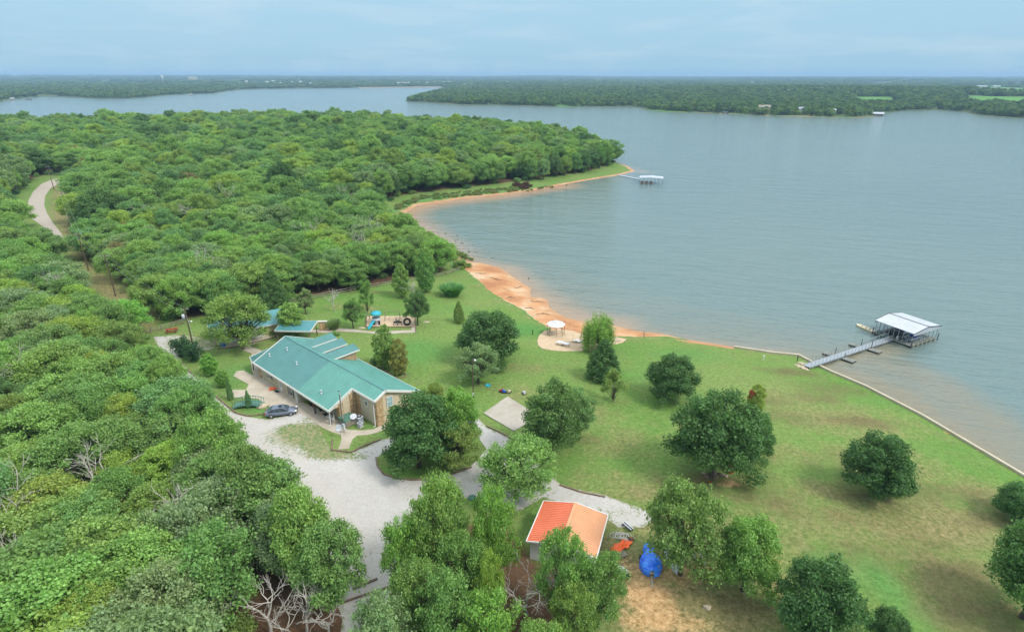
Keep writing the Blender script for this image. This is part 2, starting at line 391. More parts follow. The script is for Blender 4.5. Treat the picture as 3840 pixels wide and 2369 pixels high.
GRAVEL_PX = [(366,806),(420,802),(470,806),(520,822),(510,836),(465,842),(430,850),(446,880),(500,935),(560,988),(592,997),(640,1004),(700,990),(735,976),(757,1000),(772,1040),(792,1078),(840,1084),(910,1053),
    (1000,1030),(1060,985),(1130,985),(1165,1022),(1225,1050),(1280,1105),(1345,1162),(1450,1185),(1530,1215),(1580,1236),(1540,1262),(1480,1262),(1445,1235),(1300,1190),(1240,1225),(1180,1205),(1060,1180),
    (1000,1230),(960,1300),(945,1380),(940,1440),(925,1500),(905,1620),(800,1620),(820,1480),(780,1380),(730,1310),(670,1220),(620,1140),(560,1060),(500,970),(430,897),(392,850)]
GRAVEL = poly(GRAVEL_PX)
ROAD_PX = [(175,425),(150,426),(125,430),(100,440),(80,458),(68,480),(66,502),(74,522),(106,545),(128,560),(146,582),(160,590),(148,560),(128,535),(112,510),(106,490),(108,470),(122,450),(150,436),(178,433)]
ROAD = poly(ROAD_PX)
BEACH_PX = [(1085,625),(1112,648),(1135,668),(1160,692),(1190,712),(1217,727),(1245,742),(1270,762),(1290,775),(1320,793),(1350,800),(1380,800),(1420,806),(1480,808),(1540,808),(1600,808),(1640,812),(1757,829),(1757,836),(1640,818),(1560,799),(1475,775),(1389,762),(1335,735),(1312,700),(1290,690),(1262,670),(1210,640),(1130,612),(1080,603)]
BEACH = poly(BEACH_PX)
BEACH2_PX = [(1085,640),(1068,622),(1045,600),(1018,572),(975,545),(945,522),(935,505),(960,488),(985,474),(1050,468),(1110,462),(1200,456),(1265,449),(1362,433),(1425,423),(1478,414),(1500,410),(1490,398),(1470,392),(1500,395),(1525,410),(1490,426),(1362,448),(1206,476),(1062,496),(1000,505),(975,520),(1000,548),(1060,590),(1095,615)]
FIELDS = [poly([(2040,235),(2085,236),(2135,237),(2140,250),(2060,249),(2045,246)]), poly([(2300,237),(2460,238),(2700,241),(2700,254),(2400,252),(2310,249)]), poly([(2270,206),(2340,207),(2460,211),(2460,222),(2340,219),(2290,215)]), poly([(1545,262),(1600,264),(1640,269),(1580,268)]), poly([(1330,250),(1380,251),(1400,254),(1340,256)]), poly([(1710,269),(1760,270),(1770,273),(1710,273)])]
CORRIDOR = poly([(128,440),(165,440),(190,540),(220,620),(262,660),(330,710),(385,752),(365,790),(335,815),(300,780),(262,735),(225,700),(190,640),(155,580),(120,520)])
# blobs on the lawn: (px, py, half-width m, half-depth m, strength)
CLAY = [(1555,1430,3.2,2.6,1.0),(1560,1480,3.6,2.2,.95),(1590,1380,5.5,2.0,.75),(1640,1500,5,2,.55),(1850,1335,1.3,1.8,.9),(1745,1155,2.2,.8,.85),(1700,1150,4,1.0,.4),(1500,1335,3,1.6,.45),(2090,1192,2.8,.8,.55),(1850,1400,2,2,.5),
    (2400,1440,2,3,.35),(600,1100,.9,1.6,1.0),(1330,1100,1.5,.8,.5),(1010,1135,5,1.5,.25),(2180,1235,2.5,1.5,.35),(2240,1270,2.5,1.3,.35),(1480,1395,3,2,.6)]
DRY = [(2150,1120,9,4,.5),(1860,1080,7,3,.45),(2000,1180,8,3,.5),(2350,1180,6,4,.5),(1560,1180,10,3,.5),(1300,1000,5,3,.3),(2080,1260,12,5,.5),(1400,980,6,3,.35),(1660,1020,5,2,.35),(2250,1420,7,5,.5),(1700,1300,14,8,.55),(1950,1250,14,6,.45),(2200,1250,14,6,.6),(2250,1350,9,8,.45),(1500,1160,12,4,.4),(1800,1440,12,5,.55),(1650,1460,12,5,.75),(2000,1000,14,6,.45),(2080,1090,10,5,.4),(1480,1060,9,7,.35),(1900,950,10,4,.35),
    (1250,880,6,3,.35),(2150,1010,3,6,.25),(1440,1330,5,5,.75),(1520,1260,4,4,.5),(1270,1120,6,3,.2),(850,735,8,3,.45),(1230,940,6,4,.3),(2050,860,7,3,.3),(2300,1460,8,4,.4),(440,810,5,4,.45),(480,950,3,5,.35),(400,790,3,3,.3),(1150,1010,5,3,.25)]
LUSH = [(1250,790,9,6,.8),(1650,850,10,6,.6),(2080,960,8,3,.45),(2120,1400,2.6,6,.75),(1980,1350,3.0,3,.65),(2200,1470,3,3,.6),(2050,1390,2.2,3,.5),(1800,1060,5,4,.3),(1000,840,9,8,.7),(1100,740,6,5,.5),(560,900,6,8,.6),(1560,900,10,5,.5),(1950,870,12,3,.3),(1230,700,5,3,.6),(640,970,5,4,.7),(850,1040,6,5,.55)]
BROWN = [(2260,1180,9,3,.45),(2100,1320,10,3,.4),(1830,960,7,2,.5),(2070,1010,8,2.5,.5),(1500,1240,7,2,.45),(1400,1050,5,2,.4),(2300,1380,8,3,.5),(1900,890,8,2.5,.55),(2000,930,9,4,.45),(1960,950,6,3,.5),(1880,1000,6,3,.45),(1720,1150,8,2,.6),(2080,1185,5,1.2,.6),(1800,1180,9,3,.4),(2000,1110,9,5,.35),(2380,1250,5,2,.5),(2330,1480,6,5,.6),(1870,1190,6,4,.35),(1460,920,5,3,.3),(1960,1230,12,3,.35),(2220,1320,8,4,.35),(1500,1340,5,3,.5),(1700,1440,9,2,.4),(1160,690,12,2,.3),(900,700,12,2,.45)]
def blobs(P, L):
    out = np.zeros(len(P))
    for px, py, rx, ry, s in L:
        c = at(px, py); d = np.sqrt(((P[:, 0] - c.x) / rx) ** 2 + ((P[:, 1] - c.y) / ry) ** 2)
        out = np.maximum(out, s * np.clip(1.35 - d * .9, 0, 1))
    return out
def soft(poly_, P, w):
    """1 inside, falling to 0 within w outside"""
    ins = inside(poly_, P); d2 = np.full(len(P), 1e18); n = len(poly_)
    for i in range(n):
        a = poly_[i]; ab = poly_[(i + 1) % n] - a; L = ab @ ab
        if L == 0: continue
        t = np.clip(((P - a) @ ab) / L, 0, 1); q = P - a - t[:, None] * ab
        d2 = np.minimum(d2, (q * q).sum(1))
    d = np.sqrt(d2)
    return np.where(ins, np.clip(.5 + d / w / 2, 0, 1), np.clip(.5 - d / w / 2, 0, 1))
def near_line(pts, P, w):
    L = [sight(x, y, 0) for x, y in pts]; d = np.full(len(P), 1e9)
    for a, b in zip(L[:-1], L[1:]):
        a = np.array(a); b = np.array(b); ab = b - a; t = np.clip(((P - a) @ ab) / (ab @ ab), 0, 1)
        d = np.minimum(d, np.hypot(*(P - a - t[:, None] * ab).T))
    return np.clip(1 - d / w, 0, 1)
def axis(lo, a, b, hi, step, g):
    v = list(np.arange(a, b + step / 2, step)); s = step; x = v[-1]
    while x < hi: s *= g; x += s; v.append(x)
    s = step; x = a; w = []
    while x > lo: s *= g; x -= s; w.append(x)
    return np.array(w[::-1] + v)
def grid_mesh(name, xs, ys, z, mat, masks, keep=None):
    nx, ny = len(xs), len(ys); X, Y = np.meshgrid(xs, ys); co = np.stack([X.ravel(), Y.ravel(), z], 1)
    i = np.arange((nx - 1) * (ny - 1)); a = (i // (nx - 1)) * nx + i % (nx - 1)
    F = np.stack([a, a + 1, a + nx + 1, a + nx], 1)
    if keep is not None:
        F = F[keep(co[:, :2][F].mean(1))]; used = np.unique(F); mp = np.zeros(len(co), int); mp[used] = np.arange(len(used)); co = co[used]; F = mp[F]; masks = {k: v[used] for k, v in masks.items()}
    me = bpy.data.meshes.new(name)
    fast_mesh(me, co, F, mat); add_masks(me, masks)
    return link(name, me)
def fast_mesh(me, co, F, mat, smooth=True):
    me.vertices.add(len(co)); me.vertices.foreach_set('co', co.astype(np.float32).ravel())
    me.loops.add(F.size); me.loops.foreach_set('vertex_index', F.astype(np.int32).ravel())
    k = F.shape[1]; me.polygons.add(len(F)); me.polygons.foreach_set('loop_start', np.arange(len(F), dtype=np.int32) * k)
    me.polygons.foreach_set('use_smooth', np.full(len(F), smooth))
    for m in (mat if isinstance(mat, (list, tuple)) else [mat]): me.materials.append(m)
    me.update(calc_edges=True)
def add_masks(me, masks):
    for k, v in masks.items():
        at_ = me.attributes.new(k, 'FLOAT_COLOR', 'POINT'); at_.data.foreach_set('color', v.astype(np.float32).ravel())
# ---------------------------------------------------------------- the ground, one sheet to the horizon
xs = axis(-14000, -135, 125, 14000, 1.5, 1.035); ys = axis(-400, 22, 260, 14500, 1.5, 1.03)
X, Y = np.meshgrid(xs, ys); P = np.stack([X.ravel(), Y.ravel()], 1)
Z = terrain(P); D = lake_dist(P); r = np.hypot(P[:, 0], P[:, 1])
near = r < 900
m1 = np.zeros((len(P), 4)); m2 = np.zeros((len(P), 4)); Pn = P[near]
A = np.zeros(len(Pn)); shoreline = np.clip(1.2 - np.abs(D[near]) / 3.0, 0, 1) * 0
m1[near, 0] = np.maximum(blobs(Pn, CLAY), np.maximum(soft(BEACH, Pn, 2.0) * .9, 1.0 * (D[near] < -.2)))
m1[near, 1] = np.maximum(blobs(Pn, DRY), soft(CORRIDOR, Pn, 3) * .8)
m1[near, 2] = blobs(Pn, LUSH)
litter = np.maximum(soft(WOOD_W, Pn, 3), soft(WOOD_E, Pn, 3))
BOTTOM = poly([(905,1640),(920,1520),(940,1460),(950,1400),(1000,1330),(1080,1260),(1200,1240),(1290,1340),(1420,1400),(1440,1440),(1380,1470),(1360,1520),(1340,1640)])
litter = np.maximum(litter, np.maximum(soft(BOTTOM, Pn, 2.5), soft(poly([(560,1440),(800,1400),(860,1440),(905,1470),(880,1700),(500,1700)]), Pn, 2))); m1[near, 3] = litter
m2[near, 0] = blobs(Pn, BROWN)
m2[:, 2] = np.clip((r - 700) / 400, 0, 1)
for q in FIELDS: m2[:, 1] = np.maximum(m2[:, 1], soft(q, P, 25) * (soft(q, P, 25) > .35))
shore_far = np.clip(1 - np.abs(D - 6) / 14, 0, 1) * (r > 500)
wl = near_line([SHORE_PX[k] for k in range(-1, 9)], P, 6.0) > 0
m1[wl, 0] = 0
m1[:, 0] = np.maximum(m1[:, 0], shore_far * .35 + (D < -.2))
o = grid_mesh('ground', xs, ys, Z, M['ground'], {'mask': m1, 'mask2': m2}); tag(o, kind='structure')
# ---------------------------------------------------------------- the lake
xw = axis(-9000, -80, 140, 9000, 3, 1.05); yw = axis(20, 60, 340, 9000, 3, 1.05)
Xw, Yw = np.meshgrid(xw, yw); PW = np.stack([Xw.ravel(), Yw.ravel()], 1); DW = lake_dist(PW)
mw = np.zeros((len(PW), 4)); mw[:, 3] = 1
s1 = np.maximum(near_line([(1070,610),(1130,633),(1200,648),(1250,690),(1280,712),(1330,742),(1389,768),(1475,782)], PW, 11), near_line([(1070,610),(1010,560),(965,522),(990,500),(1060,484),(1206,468),(1350,445)], PW, 16) * .95)
s1 = np.maximum(s1, near_line([(1250,700),(1300,722)], PW, 7) * 1.0); s1 = np.maximum(s1, near_line([(1475,782),(1600,805),(1757,834),(1900,850)], PW, 5) * .65)
s1 = np.maximum(s1, near_line([(1425,370),(1500,402),(1540,412)], PW, 13) * .5)
mw[:, 0] = np.clip(s1, 0, 1) ** 1.3
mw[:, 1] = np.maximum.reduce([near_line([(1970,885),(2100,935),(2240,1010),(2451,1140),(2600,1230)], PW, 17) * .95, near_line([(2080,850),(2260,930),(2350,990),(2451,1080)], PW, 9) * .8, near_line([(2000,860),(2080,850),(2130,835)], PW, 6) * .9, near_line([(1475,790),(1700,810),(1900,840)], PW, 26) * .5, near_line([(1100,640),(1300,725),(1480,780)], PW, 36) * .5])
o = grid_mesh('lake', xw, yw, np.zeros(len(PW)), M['water'], {'mask': mw}, keep=lambda c: lake_dist(c) < 60 + np.hypot(c[:, 0], c[:, 1]) * .05); tag(o, kind='structure')
# ---------------------------------------------------------------- sheets laid on the ground
def gm(alpha=0.0, br=0.0):
    def f(q):
        m = np.zeros((len(q), 4)); m[:, 3] = alpha; m[:, 1] = br; return m
    return f
def drape(name, pts, up, mat, step=2.0, masks=None, kind='structure', skirt=0.0, world=False, z=None):
    L = pts if world else [tuple(p) for p in poly(pts)]
    bm = bmesh.new(); f = bm.faces.new([bm.verts.new((x, y, 0)) for x, y in L])
    bmesh.ops.triangulate(bm, faces=[f])
    ax = np.array(L)
    if step:
        for k in (0, 1):
            lo, hi = ax[:, k].min(), ax[:, k].max(); s = max(step, (hi - lo) / 90)
            for c in np.arange(math.ceil(lo / s) * s, hi, s):
                co = (c, 0, 0) if k == 0 else (0, c, 0); no = (1, 0, 0) if k == 0 else (0, 1, 0)
                bmesh.ops.bisect_plane(bm, geom=bm.verts[:] + bm.edges[:] + bm.faces[:], plane_co=co, plane_no=no)
    bmesh.ops.recalc_face_normals(bm, faces=bm.faces)
    if bm.faces and bm.faces[:][0].normal.z < 0: bmesh.ops.reverse_faces(bm, faces=bm.faces)
    q = np.array([v.co[:2] for v in bm.verts]); zz = terrain(q) if z is None else np.full(len(q), z)
    for v, h in zip(bm.verts, zz): v.co.z = h + up
    if skirt:
        be = [e for e in bm.edges if e.is_boundary]; rr = bmesh.ops.extrude_edge_only(bm, edges=be)
        for v in [g for g in rr['geom'] if isinstance(g, bmesh.types.BMVert)]: v.co.z -= skirt
    me = bpy.data.meshes.new(name); bm.to_mesh(me); bm.free(); me.materials.append(mat)
    if masks:
        qq = np.array([v.co[:2] for v in me.vertices]); add_masks(me, {'mask': masks(qq)})
    return tag(link(name, me), kind=kind)
WEED = [(450,818,6,3.5,.85),(500,826,4,2.5,.8),(400,835,3,3,.6),(760,1060,4,3,.9),(735,1040,7,4.0,1.0),(705,1030,4,2.5,.9),(790,1085,5,2,.9),(830,1095,5,1.2,.7),(700,1075,3,2.5,.6),(760,1000,3.5,1.5,.7),(640,1060,2,3,.25),(900,1085,3,1.5,.5),(1110,1150,4,1,.5),(470,842,3,1.5,.7),(440,870,2.5,2.5,.8),
    (1440,1230,4,2.0,.55),(1520,1225,5,1.5,.55),(870,1350,4,2,.35),(640,1250,2.5,4,.3),(980,1160,6,1,.4),(880,1320,3,2,.45),(420,806,5,1.2,.6),(850,1430,2,2,.4)]
def gmask(q):
    m = np.zeros((len(q), 4)); m[:, 0] = blobs(q, WEED) * 1.2
    n = len(GRAVEL); d = np.full(len(q), 1e9)
    for i in range(n):
        a = GRAVEL[i]; ab = GRAVEL[(i + 1) % n] - a; t = np.clip(((q - a) @ ab) / (ab @ ab), 0, 1); d = np.minimum(d, np.hypot(*(q - a - t[:, None] * ab).T))
    m[:, 0] = np.maximum(m[:, 0], np.clip(1 - d / 1.5, 0, 1) * .8)
    for k_, pts_ in enumerate(([(905,1500),(880,1350),(800,1230),(700,1120),(610,1040),(560,1000),(490,930)], [(870,1500),(845,1360),(770,1250),(670,1140),(590,1060),(540,1010),(475,935)], [(820,1190),(900,1165),(1000,1175),(1100,1160),(1200,1170),(1350,1200)])): m[:, 2] = np.maximum(m[:, 2], near_line(pts_, q, .8) ** .5)
    m[:, 1] = blobs(q, [(605,1095,1.2,2.5,1.0),(620,1130,1.2,2,.9),(590,1070,1,2,.6),(640,1180,5,4,.3)])
    return m
drape('gravel_driveway', GRAVEL_PX, .02, M['gravel'], 1.0, gmask)
drape('dirt_road', ROAD_PX, .05, M['road'], 6.0)
def bmask(q):
    m = np.zeros((len(q), 4)); d = lake_dist(q); m[:, 0] = np.clip(1 - d / 2.2, 0, 1)
    n = len(BEACH); grass = poly([(1040,600)] + BEACH_PX[:17] + [(1757,850),(1200,900),(1000,700)])
    line = [at(*p).xy for p in BEACH_PX[:17]]; dd = np.full(len(q), 1e9)
    for a, b in zip(line[:-1], line[1:]):
        a = np.array(a); ab = np.array(b) - a; t = np.clip(((q - a) @ ab) / (ab @ ab), 0, 1); dd = np.minimum(dd, np.hypot(*(q - a - t[:, None] * ab).T))
    m[:, 1] = np.clip(1 - dd / 1.6, 0, 1)
    return m
drape('beach', BEACH_PX, .03, M['beach'], 1.5, bmask)
def b2mask(q):
    m = np.zeros((len(q), 4)); d = lake_dist(q); m[:, 0] = np.clip(1 - d / 2.2, 0, 1); m[:, 1] = np.clip((d - .2) / 2.6, 0, 1); return m
drape('shore', BEACH2_PX, .04, M['beach'], 3.0, b2mask)
# ---------------------------------------------------------------- trees
def quads(cen, nor, size, rng, asp=.75):
    n = len(cen); nor = nor / np.linalg.norm(nor, axis=1)[:, None]
    t = rng.normal(size=(n, 3)); t -= (t * nor).sum(1)[:, None] * nor; t /= np.linalg.norm(t, axis=1)[:, None]
    b = np.cross(nor, t); s = size[:, None]
    co = np.stack([cen + t * s, cen + b * s * asp + nor * s * .18, cen - t * s * .9, cen - b * s * asp + nor * s * .12], 1).reshape(-1, 3)
    return co, np.arange(4 * n).reshape(-1, 4)
def crown_mesh(name, lobes, nleaf, leaf, seed, updir=.35, shell=(.72, 1.06), squash=.8, spread=.75, droop=0.0, mat=None):
    """lobes: [(x,y,z,radius)] -> leaf clumps spread on every limb end"""
    rng = np.random.default_rng(seed); L = np.array(lobes); w = L[:, 3] ** 2; w /= w.sum()
    idx = rng.choice(len(L), nleaf, p=w); d = rng.normal(size=(nleaf, 3)); d[:, 2] += updir; d /= np.linalg.norm(d, axis=1)[:, None]
    rad = rng.uniform(shell[0], shell[1], nleaf) * L[idx, 3]
    inner = rng.random(nleaf) < .18; rad[inner] *= rng.uniform(.3, .8, inner.sum())
    # ragged edges: clumps within a lobe
    k = np.sin(d[:, 0] * 9 + idx * 1.7) * np.sin(d[:, 1] * 8 + idx) * np.sin(d[:, 2] * 9 + idx * .6); rad *= 1 + .27 * k
    cen = L[idx, :3] + d * rad[:, None] * np.array([1, 1, squash]); cen[:, 2] -= droop * rng.random(nleaf) ** 2 * 1.0
    nor = d + rng.normal(size=(nleaf, 3)) * spread
    co, F = quads(cen, nor, leaf * rng.uniform(.45, 1.4, nleaf), rng)
    me = bpy.data.meshes.new(name); fast_mesh(me, co, F, mat or M['leaf'], smooth=False)
    lv = np.repeat(rng.random(nleaf), 4) * .7 + np.repeat(rng.random(len(L))[idx], 4) * .3
    a = me.attributes.new('leafv', 'FLOAT', 'POINT'); a.data.foreach_set('value', lv.astype(np.float32))
    return me
def dome(seed, Rr, zb, zt, n, lr, flat=.55, off=0.0):
    rng = random.Random(seed); L = []; k = 0; ecc = rng.uniform(.82, 1.0); sk = [rng.uniform(-.12, .12) for _ in range(2)]
    while len(L) < n and k < 4000:
        k += 1
        a = rng.uniform(0, 2 * math.pi); q = math.sqrt(rng.random()) * rng.uniform(.84, 1.0); q2 = q
        h = zb + (zt - zb) * (1 - q2 ** 2.2 * flat) - rng.random() ** 1.4 * (zt - zb) * .5
        rr = Rr * lr * rng.uniform(.75, 1.25); x = Rr * q * math.cos(a) + sk[0] * Rr * (h - zb) / (zt - zb); y = Rr * q * ecc * math.sin(a) + sk[1] * Rr
        if any((x - u[0]) ** 2 + (y - u[1]) ** 2 + ((h - u[2]) * 1.2) ** 2 < (.55 * (rr + u[3])) ** 2 for u in L): continue
        L.append((x, y, h - rr * .8, rr))
    for i in range(max(5, n // 4)):
        a = rng.uniform(0, 2 * math.pi); q = rng.uniform(.2, .75); rr = Rr * lr * rng.uniform(.8, 1.2)
        L.append((Rr * q * math.cos(a), Rr * q * math.sin(a), zb + rr * rng.uniform(.3, 1.2), rr))
    return L
def trunk_mesh(name, lobes, zb, r0, seed, mat=None, lean=.3, every=2, twigs=0):
    rng = random.Random(seed); b = MB(); fx, fy = rng.uniform(-lean, lean), rng.uniform(-lean, lean); fork = Vector((fx, fy, zb * rng.uniform(.75, 1.0)))
    b.tube([(0, 0, -.3), (fx * .3, fy * .3, fork.z * .5), fork], [r0 * 1.25, r0, r0 * .85], 7)
    tops = sorted(lobes, key=lambda u: -u[2]); prev = []
    for i, u in enumerate(tops[::every]):
        e = Vector(u[:3]); mid = fork.lerp(e, .5) + Vector((rng.uniform(-.4, .4), rng.uniform(-.4, .4), rng.uniform(-.1, .6)))
        b.tube([fork, mid, e], [r0 * .5, r0 * .3, r0 * .12], 5, cap=False)
        for t in range(twigs):
            q = e + Vector((rng.uniform(-1, 1), rng.uniform(-1, 1), rng.uniform(-.2, 1))) * u[3] * 1.1
            b.tube([mid.lerp(e, rng.uniform(.4, 1)), q], [r0 * .12, r0 * .04], 4, cap=False)
    me = bpy.data.meshes.new(name); me.from_pydata(b.v, [], b.f); me.materials.append(mat or M['bark']); me.update(); return me
PROTO = {}
def proto(kind, crown, trunk, Rr, H): PROTO.setdefault(kind, []).append((crown, trunk, Rr, H))
for i in range(7):
    L = dome(10 + i, 4.0, 2.3, 9.0, 66, .19, .42); proto('oak', crown_mesh('oak_crown', L, 24000, .115, i, .45, shell=(.5, 1.28), spread=1.0), trunk_mesh('oak_trunk', L, 3.0, .26, i), 4.0, 9.0)
for i in range(3):
    L = dome(30 + i, 4.0, 1.8, 9.0, 64, .20, .62) + [(1.5 * math.cos(a), 1.5 * math.sin(a), z_, 1.55) for a, z_ in ((0, 3.2), (2.1, 3.4), (4.2, 3.1), (1, 5.2), (3.1, 5.4), (5.2, 5.2))]; proto('lawn', crown_mesh('oak_crown', L, 30000, .112, 30 + i, .25, shell=(.6, 1.2), squash=.85), trunk_mesh('oak_trunk', L, 1.9, .24, 30 + i), 4.0, 9.0)
for i in range(2):
    L = dome(40 + i, 4.0, 2.6, 9.0, 44, .19, .5); proto('open', crown_mesh('oak_crown', L, 17000, .11, 40 + i, .2, shell=(.5, 1.15), spread=1.1), trunk_mesh('oak_trunk', L, 2.6, .22, 40 + i, every=1, twigs=2), 4.0, 9.0)
for i in range(3):
    L = dome(45 + i, 4.4, 2.2, 9.0, 70, .16, .38); proto('loose', crown_mesh('tree_crown', L, 19000, .118, 45 + i, .2, shell=(.35, 1.5), spread=1.2), trunk_mesh('tree_trunk', L, 2.4, .2, 45 + i, every=2, twigs=1), 4.2, 9.0)
for i in range(2):
    L = [];rg = random.Random(50 + i)
    for k in range(42):
        t = k / 42; zz = 1.2 + 7.6 * t; q = math.sin(math.pi * min(1, .12 + .88 * t)) ** .6 * 2.1 * rg.uniform(.55, 1.0); a = k * 2.4
        L.append((q * math.cos(a), q * math.sin(a), zz, .95 - .5 * t))
    proto('maple', crown_mesh('maple_crown', L, 9500, .14, 50 + i, .3, squash=.9, spread=.9), trunk_mesh('maple_trunk', L, 1.6, .13, 50 + i, every=3), 2.6, 9.4)
for i in range(2):
    L = [];rg = random.Random(60 + i)
    for k in range(60):
        t = k / 60; zz = .7 + 8.0 * t; q = math.sin(min(1, (1 - t) * 1.25) * math.pi / 2) * 2.3 * rg.uniform(.75, 1.0); a = k * 2.4
        L.append((q * math.cos(a), q * math.sin(a), zz, .8 - .35 * t))
    proto('cedar', crown_mesh('cedar_crown', L, 13000, .12, 60 + i, .5, squash=1.15, spread=.6), trunk_mesh('cedar_trunk', L, 1.0, .16, 60 + i, every=6), 2.9, 9.2)
L = dome(70, 3.4, 3.0, 9.0, 30, .30, .35); L += [(x * 1.12, y * 1.12, z - 2.2, q * .8) for x, y, z, q in L]
proto('willow', crown_mesh('willow_crown', L, 22000, .12, 70, .1, squash=1.5, spread=.8, droop=2.2), trunk_mesh('willow_trunk', L, 2.4, .25, 70), 3.9, 9.2)
for i in range(2):
    rg = random.Random(80 + i); L = [(rg.uniform(-2.6, 2.6), rg.uniform(-2.6, 2.6), rg.uniform(3.0, 7.8), .9) for _ in range(20)] + [(rg.uniform(-1.2, 1.2), rg.uniform(-1.2, 1.2), rg.uniform(5.5, 8.6), .8) for _ in range(8)]
    proto('shrub', crown_mesh('shrub_crown', L, 7500, .15, 80 + i, .3, shell=(.3, 1.15), spread=1.1), trunk_mesh('shrub_stem', L, .6, .10, 80 + i, every=1, twigs=1), 3.5, 9.0)
def dead_mesh(name, seed, n=26, H=7.0, Rr=3.0, mat=None, r0=.14, depth=4):
    rng = random.Random(seed); b = MB()
    def grow(p, d, l, r, k):
        e = p + d * l; m = p.lerp(e, .5) + Vector((rng.uniform(-1, 1), rng.uniform(-1, 1), rng.uniform(-.6, .6))) * l * .13
        b.tube([p, m, e], [r, r * .8, r * .55], 5 if k else 6, cap=False)
        if k >= depth: return
        for _ in range(rng.choice((2, 3, 3) if k else (4, 5))):
            q = (d + Vector((rng.gauss(0, .6), rng.gauss(0, .6), rng.gauss(.05, .35)))).normalized()
            grow(e if rng.random() < .6 else p.lerp(e, rng.uniform(.4, .9)), q, l * rng.uniform(.55, .85), r * .55, k + 1)
    grow(Vector((0, 0, -.2)), Vector((rng.uniform(-.1, .1), rng.uniform(-.1, .1), 1)).normalized(), H * .34, r0, 0)
    me = bpy.data.meshes.new(name); me.from_pydata(b.v, [], b.f); me.materials.append(mat or M['deadwood']); me.update(); return me
DEAD = [dead_mesh('bare_branches', 90 + i) for i in range(4)]
BUSHY_DEAD = dead_mesh('bare_branches', 99, H=6.0, r0=.12, depth=5)
TINT = {'deep green': (.125, .232, .080), 'dark green': (.092, .185, .066), 'mid green': (.182, .322, .100), 'fresh green': (.228, .382, .106), 'pale grey-green': (.230, .345, .155), 'olive green': (.220, .325, .090),
        'yellow-green': (.285, .410, .090), 'golden green': (.30, .365, .080), 'rusty brown': (.24, .22, .095), 'orange-tinged': (.28, .29, .085), 'vivid green': (.200, .390, .085), 'bluish green': (.165, .310, .120)}
def plant(kind, base, width, height, tint, name, label, cat='tree', group=None, var=None, rz=None, tw=1.0):
    P_ = PROTO[kind]; cr, tr, Rr, H = P_[random.randrange(len(P_)) if var is None else var % len(P_)]
    t = empty(name, base, random.uniform(0, 6.28) if rz is None else rz, label, cat, group); s = width / (2 * Rr); t.scale = (s, s, height / H)
    c = link('crown', cr, t); c['tint'] = [x * random.uniform(.93, 1.07) for x in (TINT[tint] if isinstance(tint, str) else tint)]
    link('trunk' if kind != 'shrub' else 'stem', tr, t); return t
def tree_px(kind, bx, by, x0, x1, top, tint, label, name='oak_tree', **kw):
    """tree surveyed by its foot, its crown's breadth and its top"""
    b = at(bx, by); d = seen(*b)[2]; w = (x1 - x0) * K * d / FPX; H = 1
    for _ in range(60):
        if seen(b.x, b.y + 0, b.z + H)[1] <= top: break
        H += .25
    if kind == 'loose': w *= .87
    return plant(kind, b, w * .98, max(H, 1.2), tint, name, label, **kw)
G_L = 'oaks dotted about the lawn'
tree_px('lawn', 1003, 1118, 902, 1098, 942, 'dark green', 'broad dark green oak on the timber-edged island beside the hall', group=None, var=0)
tree_px('lawn', 1095, 1085, 1045, 1162, 922, 'vivid green', 'bright yellow-green tree on the timber-edged island behind the dark oak', name='shade_tree', var=1)
tree_px('open', 1088, 1122, 1030, 1155, 1015, 'olive green', 'low olive green tree at the island edge between the dark oak and gravel', var=0)
tree_px('open', 1040, 1010, 1003, 1072, 915, 'olive green', 'dull olive treetop peeping over the island oaks by the gable wall', var=1)
tree_px('lawn', 1322, 1090, 1253, 1410, 908, 'deep green', 'deep green oak overhanging the concrete pad in the lawn', var=2)
tree_px('open', 1385, 1045, 1345, 1430, 925, 'pale grey-green', 'grey-green tree grown into the oak beside the concrete pad', var=1)
tree_px('loose', 1235, 1190, 1130, 1340, 1052, 'fresh green', 'wide loose-leaved pale green tree between island and orange-roofed shed', var=0)
tree_px('lawn', 1170, 862, 1080, 1242, 738, 'dark green', 'dark green oak in the middle of the lawn behind the light pole', var=1)
tree_px('open', 1145, 918, 1090, 1205, 825, 'pale grey-green', 'low grey-green tree just behind the lawn light pole', var=1)
tree_px('cedar', 1099, 772, 1084, 1114, 720, 'olive green', 'small slender conifer standing behind the central dark oak', name='conifer', var=0)
tree_px('maple', 925, 882, 889, 952, 774, 'olive green', 'taller of two lawn maples in ringed beds behind the hall', name='maple_tree', var=0)
tree_px('maple', 958, 898, 930, 981, 806, 'orange-tinged', 'shorter lawn maple turning orange in a ringed bed behind the hall', name='maple_tree', var=1)
tree_px('willow', 1432, 838, 1391, 1476, 749, 'vivid green', 'bright green willow at the edge of the sand patio', name='willow_tree')
tree_px('cedar', 1443, 905, 1399, 1490, 812, 'dark green', 'dark round cedar on the lawn in front of the willow', name='cedar_tree', var=1)
tree_px('shrub', 1467, 962, 1430, 1498, 888, 'olive green', 'small vase-shaped crape myrtle below the round cedar', name='crape_myrtle', var=0)
tree_px('lawn', 1600, 958, 1538, 1668, 848, 'dark green', 'rounded dark green lawn oak nearest the willow on a clear trunk', group=None, var=0)
tree_px('lawn', 1700, 1142, 1576, 1795, 932, 'dark green', 'largest lawn oak, dense and dark, with rocks and a wagon beneath', var=2)
tree_px('lawn', 1795, 1105, 1745, 1852, 982, 'deep green', 'smaller oak joined to the largest lawn oak on its lakeward side', var=1)
tree_px('maple', 1806, 985, 1784, 1830, 917, 'yellow-green', 'small yellow-green sapling with red leaves alone on the upper lawn', name='sapling', var=1)
